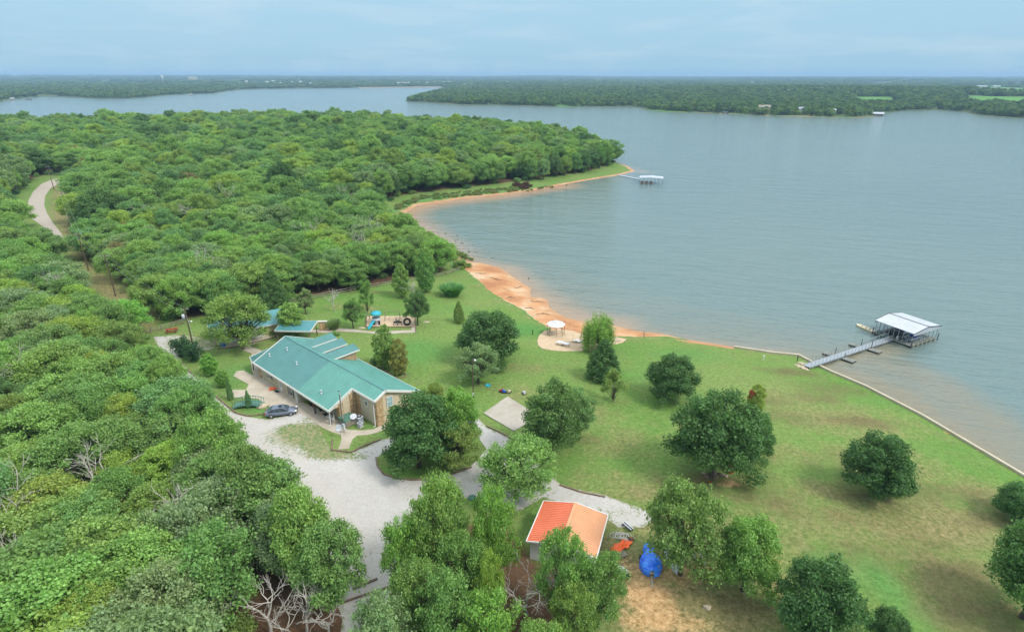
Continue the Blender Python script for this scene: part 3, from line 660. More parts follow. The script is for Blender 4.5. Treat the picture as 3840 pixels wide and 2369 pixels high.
rl = link('red_leaves', crown_mesh('red_leaves', [(-1.6, -.4, 6.4, .9), (-1.3, .3, 5.6, .8), (-1.9, 0, 5.0, .6)], 900, .15, 77), COL.objects['sapling']); rl['tint'] = [.38, .09, .06]; rl.rotation_euler = (0, 0, -COL.objects['sapling'].rotation_euler.z)
tree_px('lawn', 2098, 1188, 2014, 2187, 1043, 'dark green', 'dense round dark oak standing alone on the lawn near the seawall', var=0)
tree_px('lawn', 2440, 1245, 2374, 2510, 1160, 'dark green', 'low spreading dark oak by the seawall, cut by the frame edge', var=1)
tree_px('lawn', 2445, 1478, 2335, 2560, 1245, 'deep green', 'big dark oak in the lower corner of the lawn cut by the frame', var=2)
tree_px('lawn', 1940, 1545, 1835, 2038, 1352, 'dark green', 'dark oak on the lawn below the bright green grass strip', var=0)
tree_px('lawn', 2115, 1560, 2066, 2170, 1460, 'dark green', 'small dark treetop rising at the bottom edge of the lawn', var=1)
tree_px('loose', 1628, 1375, 1520, 1742, 1152, 'mid green', 'large loose oak sheltering the covered boats and red trailer', var=0, tw=1.2)
tree_px('lawn', 1775, 1412, 1692, 1848, 1222, 'fresh green', 'fine-leaved fresh green tree beside the red trailer', name='elm_tree', var=1)
tree_px('loose', 1345, 1490, 1292, 1436, 1262, 'fresh green', 'leafy tree overhanging the orange shed roof from below', var=1)
tree_px('loose', 1432, 1500, 1362, 1506, 1325, 'mid green', 'green tree below the shed corner beside the pale tarp', var=2)
tree_px('loose', 582, 836, 487, 650, 705, (.215, .36, .085), 'spreading yellow-green oak hiding most of the garage', var=0)
tree_px('maple', 700, 800, 666, 738, 722, 'fresh green', 'upright maple with pale tips in front of the pavilion roof', name='maple_tree', var=1)
tree_px('maple', 505, 898, 487, 530, 845, 'vivid green', 'bright green young tree on the grass beside the drive', name='young_tree', var=0)
tree_px('maple', 535, 925, 514, 550, 886, 'vivid green', 'small bright sapling between the young tree and the footbridge', name='sapling', var=1)
tree_px('cedar', 553, 957, 545, 562, 905, 'bluish green', 'thin blue-grey conifer sapling on the grass near the footbridge', name='conifer', var=0)
tree_px('cedar', 597, 975, 588, 606, 935, 'bluish green', 'thin blue-grey conifer sapling rising beside the footbridge rail', name='conifer', var=1)
tree_px('open', 846, 786, 818, 872, 712, 'mid green', 'thin scraggly tree with bare upper twigs beside the play path', name='thin_tree', var=0)
tree_px('shrub', 880, 750, 858, 902, 672, 'mid green', 'slender tree beyond the playground near the rail fence', name='thin_tree', var=1)
tree_px('open', 1000, 778, 968, 1035, 695, 'deep green', 'dark small tree at the corner of the play sandbox', name='small_oak', var=1)
tree_px('open', 733, 752, 712, 756, 690, 'pale grey-green', 'grey-green small tree between hall garden and rail fence', name='small_oak', var=0)
tree_px('maple', 962, 712, 940, 985, 625, 'fresh green', 'pale green slim tree by the fence beyond the playground', name='thin_tree', var=0)
tree_px('maple', 1020, 700, 998, 1048, 600, 'mid green', 'slim mid green tree at the fence end near the reeds', name='thin_tree', var=1)
tree_px('cedar', 660, 740, 625, 698, 640, 'deep green', 'dark conical cedar at the wood edge above the hall', name='cedar_tree', var=0)
def bare(bx, by, h, label, me=None, name='dead_tree', rz=0, w=1.0):
    t = tag(link(name, me or DEAD[0]), label, 'dead tree'); t.location = at(bx, by); t.scale = (h / 6 * w, h / 6 * w, h / 6); t.rotation_euler = (0, 0, rz); return t
bare(990, 718, 5.5, 'leafless pale tree just behind the small dark tree by the sandbox', DEAD[0])
bare(801, 745, 5.5, 'bare white-limbed tree standing by the rail fence', DEAD[1])
bare(1262, 1470, 8.5, 'bushy leafless silver tree below the orange-roofed shed', BUSHY_DEAD, w=1.15)
bare(650, 1520, 6.0, 'bleached dead snag at the bottom edge nearest the camera', DEAD[2], w=1.3)
bare(735, 1515, 6.5, 'tall pale snag standing beside the bottom end of the drive', DEAD[3])
bare(690, 1530, 4.5, 'short bleached snag between two taller ones at the bottom', DEAD[1], rz=2)
bare(790, 1520, 4.0, 'leaning pale dead branches beside the drive at the bottom', DEAD[2], rz=3, w=1.4)
bare(740, 610, 10, 'silver dead tree rising among the middle of the woods', DEAD[3], w=1.4, rz=1)
for i, (x, y, h, l) in enumerate([(165, 740, 10.5, 'bleached dead crown in the woods below the power poles'), (40, 400, 11, 'grey leafless tree beside the far bend of the dirt road'), (620, 600, 10, 'dead branches poking from the woods above the yellow-green tree'),
    (100, 1330, 10, 'dead limb jutting from the woods near the left border'), (640, 455, 12, 'pale dead limbs in the far middle woods'), (860, 640, 11, 'dead tree near the cove side of the woods'), (1165, 412, 10, 'grey dead tree at the peninsula wood edge'), (30, 1480, 9.5, 'dead branches low in the left corner woods'), (425, 1330, 10, 'pale dead limb between crowns of the lower left woods'), (500, 700, 11, 'dead branches above the oak that hides the garage'), (350, 560, 11.5, 'silvery dead crown near the rusty oaks'), (560, 520, 12, 'dead crown among the middle woods, cove side of the rusty oaks'),
    (250, 420, 12, 'dead crown in the woods beyond the road bend'), (820, 520, 12, 'pale dead crown in the woods facing the cove'), (470, 560, 11.5, 'dead limbs in the heart of the middle woods'), (60, 1000, 10, 'dead branches in the woods at the mid left border'), (240, 1240, 10, 'weathered dead branches in the lower left woods'), (900, 600, 11, 'dead tree in the last woods before the beach')]):
    bare(x, y, h, l, DEAD[i % 4], rz=i)
for bx, by, x0, x1, top, ti, l in [(805, 1448, 700, 876, 1262, 'mid green', 'broad oak leaning over the bottom end of the gravel drive'), (725, 1385, 632, 802, 1172, 'fresh green', 'oak bulging over the drive just above its bottom end'), (615, 1275, 520, 672, 1065, 'mid green', 'rounded oak overhanging the widest part of the drive'),
    (535, 1175, 450, 602, 985, 'fresh green', 'oak at the drive edge facing the patchy weed area'), (465, 1080, 392, 530, 920, 'mid green', 'oak at the drive edge facing the parked sedan'), (418, 985, 345, 445, 850, 'fresh green', 'oak at the drive edge facing the footbridge')]:
    tree_px('oak', bx, by, x0, x1, top, ti, l, group=None)
for bx, by, x0, x1, top, ti, l in [(1466, 391, 1440, 1476, 350, 'dark green', 'outermost tree on the wooded point above the far dock'), (1452, 396, 1430, 1462, 352, 'deep green', 'second tree in from the tip of the wooded point'), (1435, 404, 1414, 1448, 345, 'mid green', 'tree with a bare trunk near the tip of the wooded point'), (1415, 408, 1396, 1430, 358, 'dark green', 'dark tree on the grass of the wooded point'),
    (1398, 414, 1380, 1415, 365, 'deep green', 'thin-trunked tree on the cove side of the wooded point'), (1376, 416, 1358, 1394, 362, 'mid green', 'mid green tree on the cove side of the wooded point'), (1352, 421, 1330, 1372, 372, 'olive green', 'olive tree standing on the grass strip of the point'), (1330, 424, 1310, 1350, 370, 'deep green', 'tree at the grass strip before the brush heaps'),
    (1300, 430, 1278, 1322, 378, 'pale grey-green', 'grey-green tree at the inner end of the grass strip'), (1272, 433, 1250, 1290, 382, 'mid green', 'tree behind the reddish brush heaps')]:
    tree_px('loose', bx, by, x0, x1, top, ti, l, name='shore_tree')
# clustered columns of foliage at the foot of the picture
for i, (bx, by, x0, x1, top, ti, l) in enumerate([(1052, 1400, 990, 1125, 1145, 'fresh green', 'tall fresh green tree crowning the thicket beside the drive'), (1185, 1400, 1135, 1245, 1175, 'vivid green', 'bright tall tree in the thicket beside the shed'),
    (985, 1440, 925, 1040, 1240, 'vivid green', 'leafy tree at the drive side of the thicket'), (1110, 1480, 1050, 1175, 1290, 'mid green', 'mid green tree in the heart of the thicket'), (1010, 1530, 950, 1070, 1350, 'fresh green', 'fresh green tree low in the thicket beside the drive end'),
    (1170, 1500, 1125, 1205, 1330, 'yellow-green', 'yellow-green tree next to the silver dead tree'), (1070, 1600, 990, 1140, 1390, 'mid green', 'broad tree at the bottom of the thicket'), (1170, 1620, 1100, 1260, 1440, 'vivid green', 'bright green tree at the bottom edge below the silver dead tree'),
    (930, 1640, 850, 1010, 1450, 'pale grey-green', 'pale grey-green tree at the bottom edge beside the drive end'), (1370, 1560, 1310, 1420, 1400, 'olive green', 'olive tree in the hollow below the shed'), (1060, 1290, 1015, 1105, 1175, 'mid green', 'tree partly hidden at the top of the thicket'), (1290, 1640, 1230, 1345, 1500, 'fresh green', 'treetop showing at the bottom edge beside the metal rail')]):
    m_ = (x0 + x1) / 2; x0, x1 = m_ + (x0 - m_) * 1.22, m_ + (x1 - m_) * 1.22
    tree_px('loose', bx, by, x0, x1, top - 12, ti, l, name='thicket_tree', group=None, var=i)
# ---------------------------------------------------------------- the woods
class Rnd(random.Random): pass
rw = Rnd(11)
def woods():
    out = []; sp = 5.4
    allp = np.concatenate([WOOD_W, WOOD_E]); lo = allp.min(0); hi = allp.max(0); lo[0] = max(lo[0], -620); lo[1] = max(lo[1], 22); hi[1] = min(hi[1], 760)
    ys_ = np.arange(lo[1], hi[1], sp)
    C_ = []
    for j, y in enumerate(ys_):
        xs_ = np.arange(lo[0] + (j % 2) * sp / 2, hi[0], sp)
        for x in xs_: C_.append((x + rw.uniform(-1.7, 1.7), y + rw.uniform(-1.7, 1.7)))
    C_ = np.array(C_); d = lake_dist(C_)
    ok = (inside(WOOD_W, C_) | inside(WOOD_E, C_)) & (d > 2.5) & ~inside(GRAVEL, C_) & (soft(ROAD, C_, 9) < .1)
    for q in CLEARINGS: ok &= ~inside(q, C_)
    ok &= (soft(CORRIDOR, C_, 1) < .5)
    ang = np.abs(np.arctan2(C_[:, 0], C_[:, 1])); rr_ = np.hypot(C_[:, 0], C_[:, 1]); ok &= (ang < R(50)) | (rr_ < 60)
    C_ = C_[ok]; Zt = terrain(C_)
    return np.column_stack([C_, Zt])
WP = woods()
tnames = list(TINT)
def pick_tint(x, y):
    n = math.sin(x / 17 + 1.3) * math.sin(y / 23 + .4) + .5 * math.sin(x / 7) * math.sin(y / 9); v = rw.random() + .12 * n
    for lim, nm in ((.03, 'yellow-green'), (.38, 'fresh green'), (.72, 'mid green'), (.84, 'pale grey-green'), (.91, 'deep green'), (.955, 'bluish green'), (.985, 'olive green'), (.988, 'golden green')):
        if v < lim: return nm
    return 'olive green' if rw.random() < .8 else 'rusty brown'
info = []
for x, y, z in WP:
    px, py, dd = seen(x, y, z + 6); inv = -40 < px < 2491 and -20 < py < 1600
    info.append((dd if inv else 9e9, x, y, z, px, py))
order = sorted(range(len(info)), key=lambda i: info[i][0])
ZONES = [  # named parts of the near woods, (test on sight position), wording
    (lambda x, y: y > 1330 and x < 330, 'in the lower left corner woods'), (lambda x, y: y > 1330, 'in the woods at the drive end'),
    (lambda x, y: y > 1130 and x > 380, 'in the woods crowding the gravel drive'), (lambda x, y: y > 1130, 'in the lower left woods'),
    (lambda x, y: y > 960 and x > 250, 'in the woods opposite the parked sedan'), (lambda x, y: y > 960, 'in the woods at mid left border'),
    (lambda x, y: y > 800 and x > 220, 'in the woods opposite the garage drive'), (lambda x, y: y > 800, 'in the left woods level with the garage'),
    (lambda x, y: x > 560 and y > 690, 'in the woods behind the garage and fence'), (lambda x, y: x > 280 and y > 640, 'in the woods beside the power poles'),
    (lambda x, y: x < 280 and y > 640, 'in the left woods below the dirt road'), (lambda x, y: x > 850, 'in the woods by the orange beach'),
    (lambda x, y: x > 280, 'in the middle woods above the hall'), (lambda x, y: True, 'in the woods beside the dirt road')]
ORD = ['', 'second', 'third', 'fourth', 'fifth', 'sixth', 'seventh', 'eighth', 'ninth', 'tenth', 'eleventh', 'twelfth', 'thirteenth', 'fourteenth']
singles = []; rest = []
def tone(t): return {'bluish green': 'blue-green', 'rusty brown': 'rusty'}.get(t, t)
NSING = 262
for k, i in enumerate(order):
    dd, x, y, z, px, py = info[i]; t = pick_tint(x, y); sz = rw.choice((5.6, 6.8, 7.6, 8.6, 9.6)) ; h = 5.2 + sz * .45 + rw.uniform(-.9, 1.3)
    if len(singles) < NSING and dd < 8e9:
        zone = next(w for f, w in ZONES if f(px, py)); kd = 'small' if sz < 6.9 else 'broad' if sz > 8 else 'middling'
        singles.append([x, y, z, t, sz, h, zone, kd, px])
    else:
        g_ = 1 + .42 * min(1, max(0, (math.hypot(x, y) - 130) / 170))
        if rw.random() > g_ ** -1.5: continue
        if rw.random() < .3: t = rw.choice(('deep green', 'dark green', 'bluish green', 'olive green', 'yellow-green'))
        rest.append((x, y, z, t, sz * g_, h * (1 + (g_ - 1) * .75) * rw.uniform(.88, 1.14)))
# hand-placed accents seen in the woods
for ax, ay, t in [(210, 880, 'golden green'), (215, 800, 'yellow-green'), (160, 790, 'yellow-green'), (320, 1130, 'yellow-green'), (380, 1110, 'yellow-green'), (100, 1230, 'yellow-green'), (330, 520, 'rusty brown'), (380, 535, 'rusty brown'), (230, 485, 'yellow-green'), (570, 590, 'yellow-green'), (400, 480, 'yellow-green'), (60, 560, 'fresh green'), (300, 720, 'vivid green'), (180, 670, 'yellow-green')]:
    best = None
    for s_ in singles:
        q = seen(s_[0], s_[1], s_[2] + 6); d2 = (q[0] - ax) ** 2 + (q[1] - ay) ** 2
        if best is None or d2 < best[0]: best = (d2, s_)
    best[1][3] = t
grp = {}
for s_ in singles: grp.setdefault((s_[3], s_[6], s_[7]), []).append(s_)
for key, L_ in grp.items():
    L_.sort(key=lambda s_: s_[8])
    for n_, s_ in enumerate(L_):
        t, zone, kd = key; art = f'{kd} {tone(t)} oak'
        lab = f'{art} {zone}' if len(L_) == 1 else f'{art}, {"leftmost" if n_ == 0 else ORD[n_] + " from left" if n_ < 14 else "rightmost"}, {zone}'
        kind = 'oak' if rw.random() < .62 else 'loose'
        plant(kind, (s_[0], s_[1], s_[2]), s_[4] * 1.12, s_[5], t, 'oak_tree', lab, group='oaks of the near woods', var=rw.randrange(7))
# farther trees of the same woods, one mass: points that carry copies of the crowns
def scatter_mass(name, label, pts, sources):
    """pts: x,y,z,rz,sx,sz,variant,r,g,b"""
    A_ = np.array(pts, float); me = bpy.data.meshes.new(name); me.vertices.add(len(A_)); me.vertices.foreach_set('co', A_[:, :3].astype(np.float32).ravel())
    for nm, ty, dat in (('rz', 'FLOAT', A_[:, 3]), ('variant', 'INT', A_[:, 6].astype(np.int32))):
        a = me.attributes.new(nm, ty, 'POINT'); a.data.foreach_set('value', dat.astype(np.float32) if ty == 'FLOAT' else dat)
    a = me.attributes.new('sc', 'FLOAT_VECTOR', 'POINT'); a.data.foreach_set('vector', np.stack([A_[:, 4], A_[:, 4], A_[:, 5]], 1).astype(np.float32).ravel())
    a = me.attributes.new('tint', 'FLOAT_COLOR', 'POINT'); a.data.foreach_set('color', np.column_stack([A_[:, 7:10], np.ones(len(A_))]).astype(np.float32).ravel())
    me.update(); o = link(name, me); tag(o, label, None, None, 'stuff')
    col = bpy.data.collections.new(name + ' kinds')
    for i, m in enumerate(sources):
        q = bpy.data.objects.new(f'{name}_kind_{i:02d}', m); col.objects.link(q)
    g = bpy.data.node_groups.new(name, 'GeometryNodeTree'); g.interface.new_socket('Geometry', in_out='INPUT', socket_type='NodeSocketGeometry'); g.interface.new_socket('Geometry', in_out='OUTPUT', socket_type='NodeSocketGeometry')
    N = g.nodes.new; i_ = N('NodeGroupInput'); o_ = N('NodeGroupOutput'); ip = N('GeometryNodeInstanceOnPoints'); ci = N('GeometryNodeCollectionInfo')
    ci.inputs['Collection'].default_value = col; ci.inputs['Separate Children'].default_value = True; ci.inputs['Reset Children'].default_value = True
    def at_(nm, ty):
        x = N('GeometryNodeInputNamedAttribute'); x.data_type = ty; x.inputs['Name'].default_value = nm; return [s for s in x.outputs if s.enabled and s.name == 'Attribute'][0]
    cx = N('ShaderNodeCombineXYZ'); g.links.new(at_('rz', 'FLOAT'), cx.inputs[2])
    g.links.new(i_.outputs[0], ip.inputs['Points']); g.links.new(ci.outputs[0], ip.inputs['Instance']); ip.inputs['Pick Instance'].default_value = True
    g.links.new(at_('variant', 'INT'), ip.inputs['Instance Index']); g.links.new(cx.outputs[0], ip.inputs['Rotation']); g.links.new(at_('sc', 'FLOAT_VECTOR'), ip.inputs['Scale'])
    g.links.new(ip.outputs[0], o_.inputs[0]); md = o.modifiers.new('scatter', 'NODES'); md.node_group = g
    return o
def both(name, lobes, nleaf, leaf, seed, **kw):
    return crown_mesh(name, lobes, nleaf, leaf, seed, **kw)
MID = [p[0] for p in PROTO['oak']] + [p[0] for p in PROTO['loose']]
pts = []
for x, y, z, t, sz, h in rest:
    c = TINT[t]; j = rw.uniform(.9, 1.1); pts.append((x, y, z - .25 * h * 0, rw.uniform(0, 6.28), sz * 1.12 / 8, h / 9 * (1.3 if rw.random() < .05 else rw.uniform(.85, 1.12)), rw.randrange(len(MID)), c[0] * j, c[1] * j, c[2] * j))
scatter_mass('forest', 'continuous oak forest stretching from the hall to the lake beyond', pts, MID)
# understory that hides bare ground between the stems
und = []
UL = [crown_mesh('undergrowth_leaves', dome(200 + i, 2.6, .2, 2.2, 14, .35, .5), 2200, .17, 200 + i) for i in range(3)]
for k, i in enumerate(order):
    dd, x, y, z, px, py = info[i]
    if rw.random() < .42: c = TINT[rw.choice(('deep green', 'mid green', 'dark green', 'olive green'))]; und.append((x + 2.6, y + rw.uniform(-2, 2), z, rw.uniform(0, 6.28), rw.uniform(.5, 1.0), rw.uniform(.5, 1.3), rw.randrange(3), *c))
scatter_mass('undergrowth', 'low leafy undergrowth between the trunks of the woods', und, UL)
# far shores
FARL = [crown_mesh('far_crown', dome(220 + i, 4.0, 1.2, 9.0, 14, .36, .5), 420, .75, 220 + i) for i in range(5)]
far = []; rf = np.random.default_rng(5)
def far_ring(r0, r1, sp, wx, h0):
    P_ = []
    y = r0 * .6
    n = int((r1 * 1.0 * 2 * math.sin(R(47)) * (r1 - r0 * .6)) / (sp * sp))
    q = np.column_stack([rf.uniform(-r1 * .78, r1 * .78, n), rf.uniform(r0 * .6, r1, n)])
    rr_ = np.hypot(q[:, 0], q[:, 1]); ok = (rr_ > r0) & (rr_ < r1) & (np.abs(np.arctan2(q[:, 0], q[:, 1])) < R(46)); q = q[ok]
    d = lake_dist(q); q = q[d > 9]; d = d[d > 9]
    cl = np.sin(q[:, 0] / 140 + 2) * np.sin(q[:, 1] / 190 + 1) + .5 * np.sin(q[:, 0] / 61) * np.sin(q[:, 1] / 83); keep = (cl > -1.15) | (d < 90)
    if r0 > 3000: keep = cl > -.25
    for f in FIELDS: keep &= ~inside(f, q)
    q = q[keep]; z = terrain(q)
    for (x, y), zz in zip(q, z):
        s = float(rf.uniform(.8, 1.25)) * wx; c = TINT[('deep green', 'dark green', 'mid green', 'olive green', 'bluish green', 'fresh green')[int(rf.choice(6, p=[.26, .2, .24, .1, .12, .08]))]]
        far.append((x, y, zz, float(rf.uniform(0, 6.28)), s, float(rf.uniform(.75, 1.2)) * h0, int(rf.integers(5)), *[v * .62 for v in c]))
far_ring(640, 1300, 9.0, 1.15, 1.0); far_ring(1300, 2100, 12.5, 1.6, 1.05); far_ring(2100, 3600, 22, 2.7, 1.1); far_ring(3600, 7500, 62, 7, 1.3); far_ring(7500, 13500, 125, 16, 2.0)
# wooded fringe along the far water's edge
for i in range(len(SHORE)):
    a = SHORE[i]; b = SHORE[(i + 1) % len(SHORE)]; L_ = np.linalg.norm(b - a)
    if min(np.hypot(*a), np.hypot(*b)) < 640 or max(np.hypot(*a), np.hypot(*b)) > 2600: continue
    if 63 <= i <= 66: continue
    for t in np.arange(0, 1, 7.5 / L_):
        p = a + (b - a) * t + rf.uniform(-4, 4, 2); nrm = np.array([-(b - a)[1], (b - a)[0]]) / L_
        for s_ in (1, -1):
            q = p + nrm * s_ * float(rf.choice([11, 14, 20]))
            if lake_dist([q])[0] > 7 and not any(inside(f, q)[0] for f in FIELDS) and (math.sin(q[0] / 45) + math.sin(q[0] / 13 + 2)) > -1.1:
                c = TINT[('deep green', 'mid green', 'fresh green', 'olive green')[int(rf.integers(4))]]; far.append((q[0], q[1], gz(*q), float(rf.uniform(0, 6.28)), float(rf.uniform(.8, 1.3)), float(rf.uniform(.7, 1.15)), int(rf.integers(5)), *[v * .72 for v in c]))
# open wooded point of the peninsula and its beach scrub
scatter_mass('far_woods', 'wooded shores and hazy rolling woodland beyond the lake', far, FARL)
print('woods', len(singles), len(rest), 'far', len(far), 'und', len(und))
# shrubs, reeds and grasses
def reed_mesh(name, n, Rr, H, seed, w=.05, flop=.35):
    rng = np.random.default_rng(seed); a = rng.uniform(0, 6.28, n); q = np.sqrt(rng.random(n)) * Rr * .55; h = H * rng.uniform(.6, 1.05, n)
    base = np.column_stack([q * np.cos(a), q * np.sin(a), np.full(n, -.1)]); out = np.column_stack([np.cos(a), np.sin(a), 0 * a]) * (Rr * flop * rng.uniform(.3, 1.3, n) + q * .4)[:, None]
    mid = base + out * .35 + np.array([0, 0, 1]) * (h * .65)[:, None]; tip = base + out * 1.1 + np.array([0, 0, 1]) * h[:, None] * .97
    t = rng.normal(size=(n, 3)); t[:, 2] = 0; t /= np.linalg.norm(t, axis=1)[:, None]; t *= w
    co = np.stack([base - t, base + t, mid + t * 1.3, mid - t * 1.3, mid - t * 1.3, mid + t * 1.3, tip + t * .4, tip - t * .4], 1).reshape(-1, 3); F = np.arange(8 * n).reshape(-1, 4)
    me = bpy.data.meshes.new(name); fast_mesh(me, co, F, M['leaf'], False); lv = np.repeat(rng.random(n), 8); at2 = me.attributes.new('leafv', 'FLOAT', 'POINT'); at2.data.foreach_set('value', lv.astype(np.float32)); return me
def leafy(me, name, loc, s, tint, label, cat, group=None, rz=0):
    o = tag(link(name, me), label, cat, group); o.location = loc; o.scale = s if isinstance(s, tuple) else (s, s, s); o.rotation_euler = (0, 0, rz); o['tint'] = list(tint); return o
RM = reed_mesh('reeds', 1500, 2.0, 2.6, 1, .045, .5)
leafy(RM, 'pampas_grass', at(1082, 708), (1.35, 1.2, 1.15), (.13, .30, .10), 'tall fountain clump of pale green reed grass near the beach', 'ornamental grass')
leafy(reed_mesh('reeds', 700, 1.6, 2.6, 2, .04, .5), 'ornamental_grass', at(799, 788), (.85, .85, .85), (.20, .28, .12), 'feathery pale grass clump beside the low stone wall', 'ornamental grass')
JU = crown_mesh('juniper_foliage', [(math.cos(k * 1.1) * 1.0 * (k % 4) / 3, math.sin(k * 1.1) * 1.0 * (k % 4) / 3, .5 + .28 * (k % 8), .5) for k in range(22)], 4500, .10, 301, .4, squash=1.6)
SH = crown_mesh('shrub_foliage', dome(310, 1.0, .1, 1.5, 12, .36, .5), 1800, .085, 310)
for i, (x, y, s, l) in enumerate([(437, 852, 1.25, 'spiky dark juniper at the drive fork, the one nearer the picnic table'), (466, 864, 1.3, 'spiky dark juniper at the drive fork, the one nearer the hall')]):
    leafy(JU, 'juniper', at(x, y), (s, s, s * .95), (.06, .14, .06), l, 'shrub', rz=i)
for x, y, s, t, l in [(655, 800, .9, 'olive green', 'dull rounded shrub between garage path and pavilion'), (802, 803, 1.0, 'mid green', 'round shrub at the foot of the stone wall'), (905, 868, 1.2, 'deep green', 'dark shrub behind the hall beside the lawn bench'),
    (205, 560, 1.4, 'deep green', 'dark bush in the tall grass beside the power line'), (245, 640, 1.7, 'deep green', 'low dark bush in the cleared strip under the wires'), (190, 505, 1.5, 'deep green', 'round bush in dry grass beyond the dirt road bend'), (215, 585, 1.5, 'mid green', 'loose bush beneath the middle span of wires'), (1110, 640, 2.6, 'olive green', 'grey-green beach scrub at the end of the woods'),
    (1080, 622, 2.2, 'mid green', 'leafy scrub where the woods meet the cove')]:
    if s > .1: leafy(SH, 'shrub', at(x, y), (s, s, s * .8), TINT[t], l, 'shrub')
for i, (x, y, s) in enumerate([(1240, 446, 2.6), (1262, 447, 3.0), (1256, 452, 2.4)]):
    leafy(SH, 'brush_pile', at(x, y), (s, s, s * .7), (.12, .06, .04), ['reddish brush heap on the cove shore, the left one', 'reddish brush heap on the cove shore, the right one', 'reddish brush heap on the cove shore, the lowest one'][i], 'brush heap')
rg = random.Random(4)
pr = []
for x0, y0, x1, y1, n in [(950, 500, 1000, 480, 60), (1000, 478, 1240, 455, 160), (960, 520, 1010, 560, 30), (1060, 600, 1130, 620, 50), (1240, 462, 1360, 450, 20)]:
    for _ in range(n):
        t = rg.random(); p = at(x0 + (x1 - x0) * t + rg.uniform(-6, 6), y0 + (y1 - y0) * t + rg.uniform(-8, 3))
        if lake_dist([(p.x, p.y)])[0] > -4: c = rg.choice([(.20, .25, .09), (.16, .26, .08), (.24, .25, .11)]); pr.append((p.x, p.y, p.z, rg.uniform(0, 6), rg.uniform(.4, 1.1), rg.uniform(.3, .6), rg.randrange(2), *c))
for _ in range(14):
    t = rg.random(); p = at(1012 + 270 * t ** .8 + rg.gauss(0, 14), 560 + 135 * t + rg.gauss(-10, 9)); 
    if -16 < lake_dist([(p.x, p.y)])[0] < 0: pr.append((p.x, p.y, -.1, rg.uniform(0, 6), rg.uniform(.12, .25), rg.uniform(.12, .28), 1, .12, .15, .07))
scatter_mass('shore_grass', 'rough grass and reeds scattered along the cove shore', pr, [SH, reed_mesh('reed_tuft', 60, 1.4, 2.6, 5, .05, .3)])
# ---------------------------------------------------------------- the hall
def ribs(b, p0, p1, q0, q1, n, w=.05, h=.035):
    """standing ribs between edge p0-p1 and edge q0-q1"""
    p0, p1, q0, q1 = map(Vector, (p0, p1, q0, q1)); up = (p1 - p0).cross(q0 - p0).normalized()
    if up.z < 0: up = -up
    for i in range(n + 1):
        t = i / n; b.bar(p0.lerp(p1, t) + up * h * .5, q0.lerp(q1, t) + up * h * .5, w, h)
def window(parent, x, y, z, w, h, face, mat='glass', frame='white', shutters=False, name='window'):
    """face: 'x+' 'y-' ... the way the window looks"""
    f = MB(); g = MB(); s = 1 if face[1] == '+' else -1; sh = MB()
    def bx(b, u, v, du, dv, o, t):
        if face[0] == 'x': b.box((x + s * o, y + u, z + v), (t, du, dv))
        else: b.box((x + u, y + s * o, z + v), (du, t, dv))
    bx(g, 0, 0, w - .06, h - .06, .03, .03)
    for u, v, du, dv in ((-w / 2, 0, .09, h + .18), (w / 2, 0, .09, h + .18), (0, -h / 2, w - .09, .09), (0, h / 2, w - .09, .09), (0, 0, w - .09, .05)): bx(f, u, v, du, dv, .04, .07)
    fr = f.build(name, M[frame], parent); g.build('pane', M[mat], fr)
    if shutters:
        for u in (-w / 2 - .22, w / 2 + .22):
            q = MB(); bx(q, u, 0, .30, h + .15, .04, .05); q.build('shutter', M['dark'], parent)
hz = 3.0
HC = at(0, 0) if False else Vector((-20.16, 75.69, 3.0))
hall = empty('hall', HC, math.atan2(-.667, .745), 'long tan and stone hall under a green ribbed metal roof with three raised strips', 'building')
# local frame: x runs 0 at the near gable to -28.6 at the far end; y goes back from the drive side
def wall(b, x0, y0, x1, y1, z0, z1, th=.2):
    b.bar((x0, y0, (z0 + z1) / 2), (x1, y1, (z0 + z1) / 2), th, z1 - z0)
RZ, RY, EY, EZ, BY, BZ = 5.65, 1.6, -4.85, 2.72, 8.25, 2.72
def rz_(y): return RZ - (RY - y) * (RZ - EZ) / (RY - EY) if y < RY else RZ - (y - RY) * (RZ - BZ) / (BY - RY)
w = MB(); w.cur = 0
w.box((-21.7, -4.25, 1.35), (13.0, .2, 2.7)); b = w
w.box((-28.4, 1.8, 1.35), (.2, 11.9, 2.7)); w.box((-14.2, 7.7, 1.35), (28.2, .2, 2.7)); 
w.add([(-28.3, -4.3, 2.7), (-28.3, 7.8, 2.7), (-28.3, RY, RZ - .15), (-28.5, -4.3, 2.7), (-28.5, 7.8, 2.7), (-28.5, RY, RZ - .15)], [(0, 1, 2), (3, 5, 4)])
w.build('front_wall', M['sage'], hall)
w = MB()  # near gable face
def gable(b, x, ys, x2):
    top = [(x, y, rz_(y) - .14) for y in ys]; k = len(ys)
    bot = [(x, ys[0], 0), (x, ys[-1], 0)]
    poly_ = bot[::-1][1:] + top + [bot[1]]
    pts_ = [(x, ys[0], 0)] + top + [(x, ys[-1], 0)]; p2 = [(x2, p[1], p[2]) for p in pts_]; n = len(pts_)
    b.add(pts_ + p2, [tuple(range(n)), tuple(range(2 * n - 1, n - 1, -1))] + [(i, n + i, n + (i + 1) % n, (i + 1) % n) for i in range(n)])
gable(w, 0, [0, RY, 7.8], -.2); w.build('gable_wall', M['tan'], hall)
w = MB(); wall(w, -5.1, .1, -.2, .1, 0, rz_(.1) - .2); w.build('side_wall', M['sage'], hall)
w = MB(); gable(w, -5.25, [-3.1, .2], -5.45); w.build('gable_wall', M['tan'], hall)
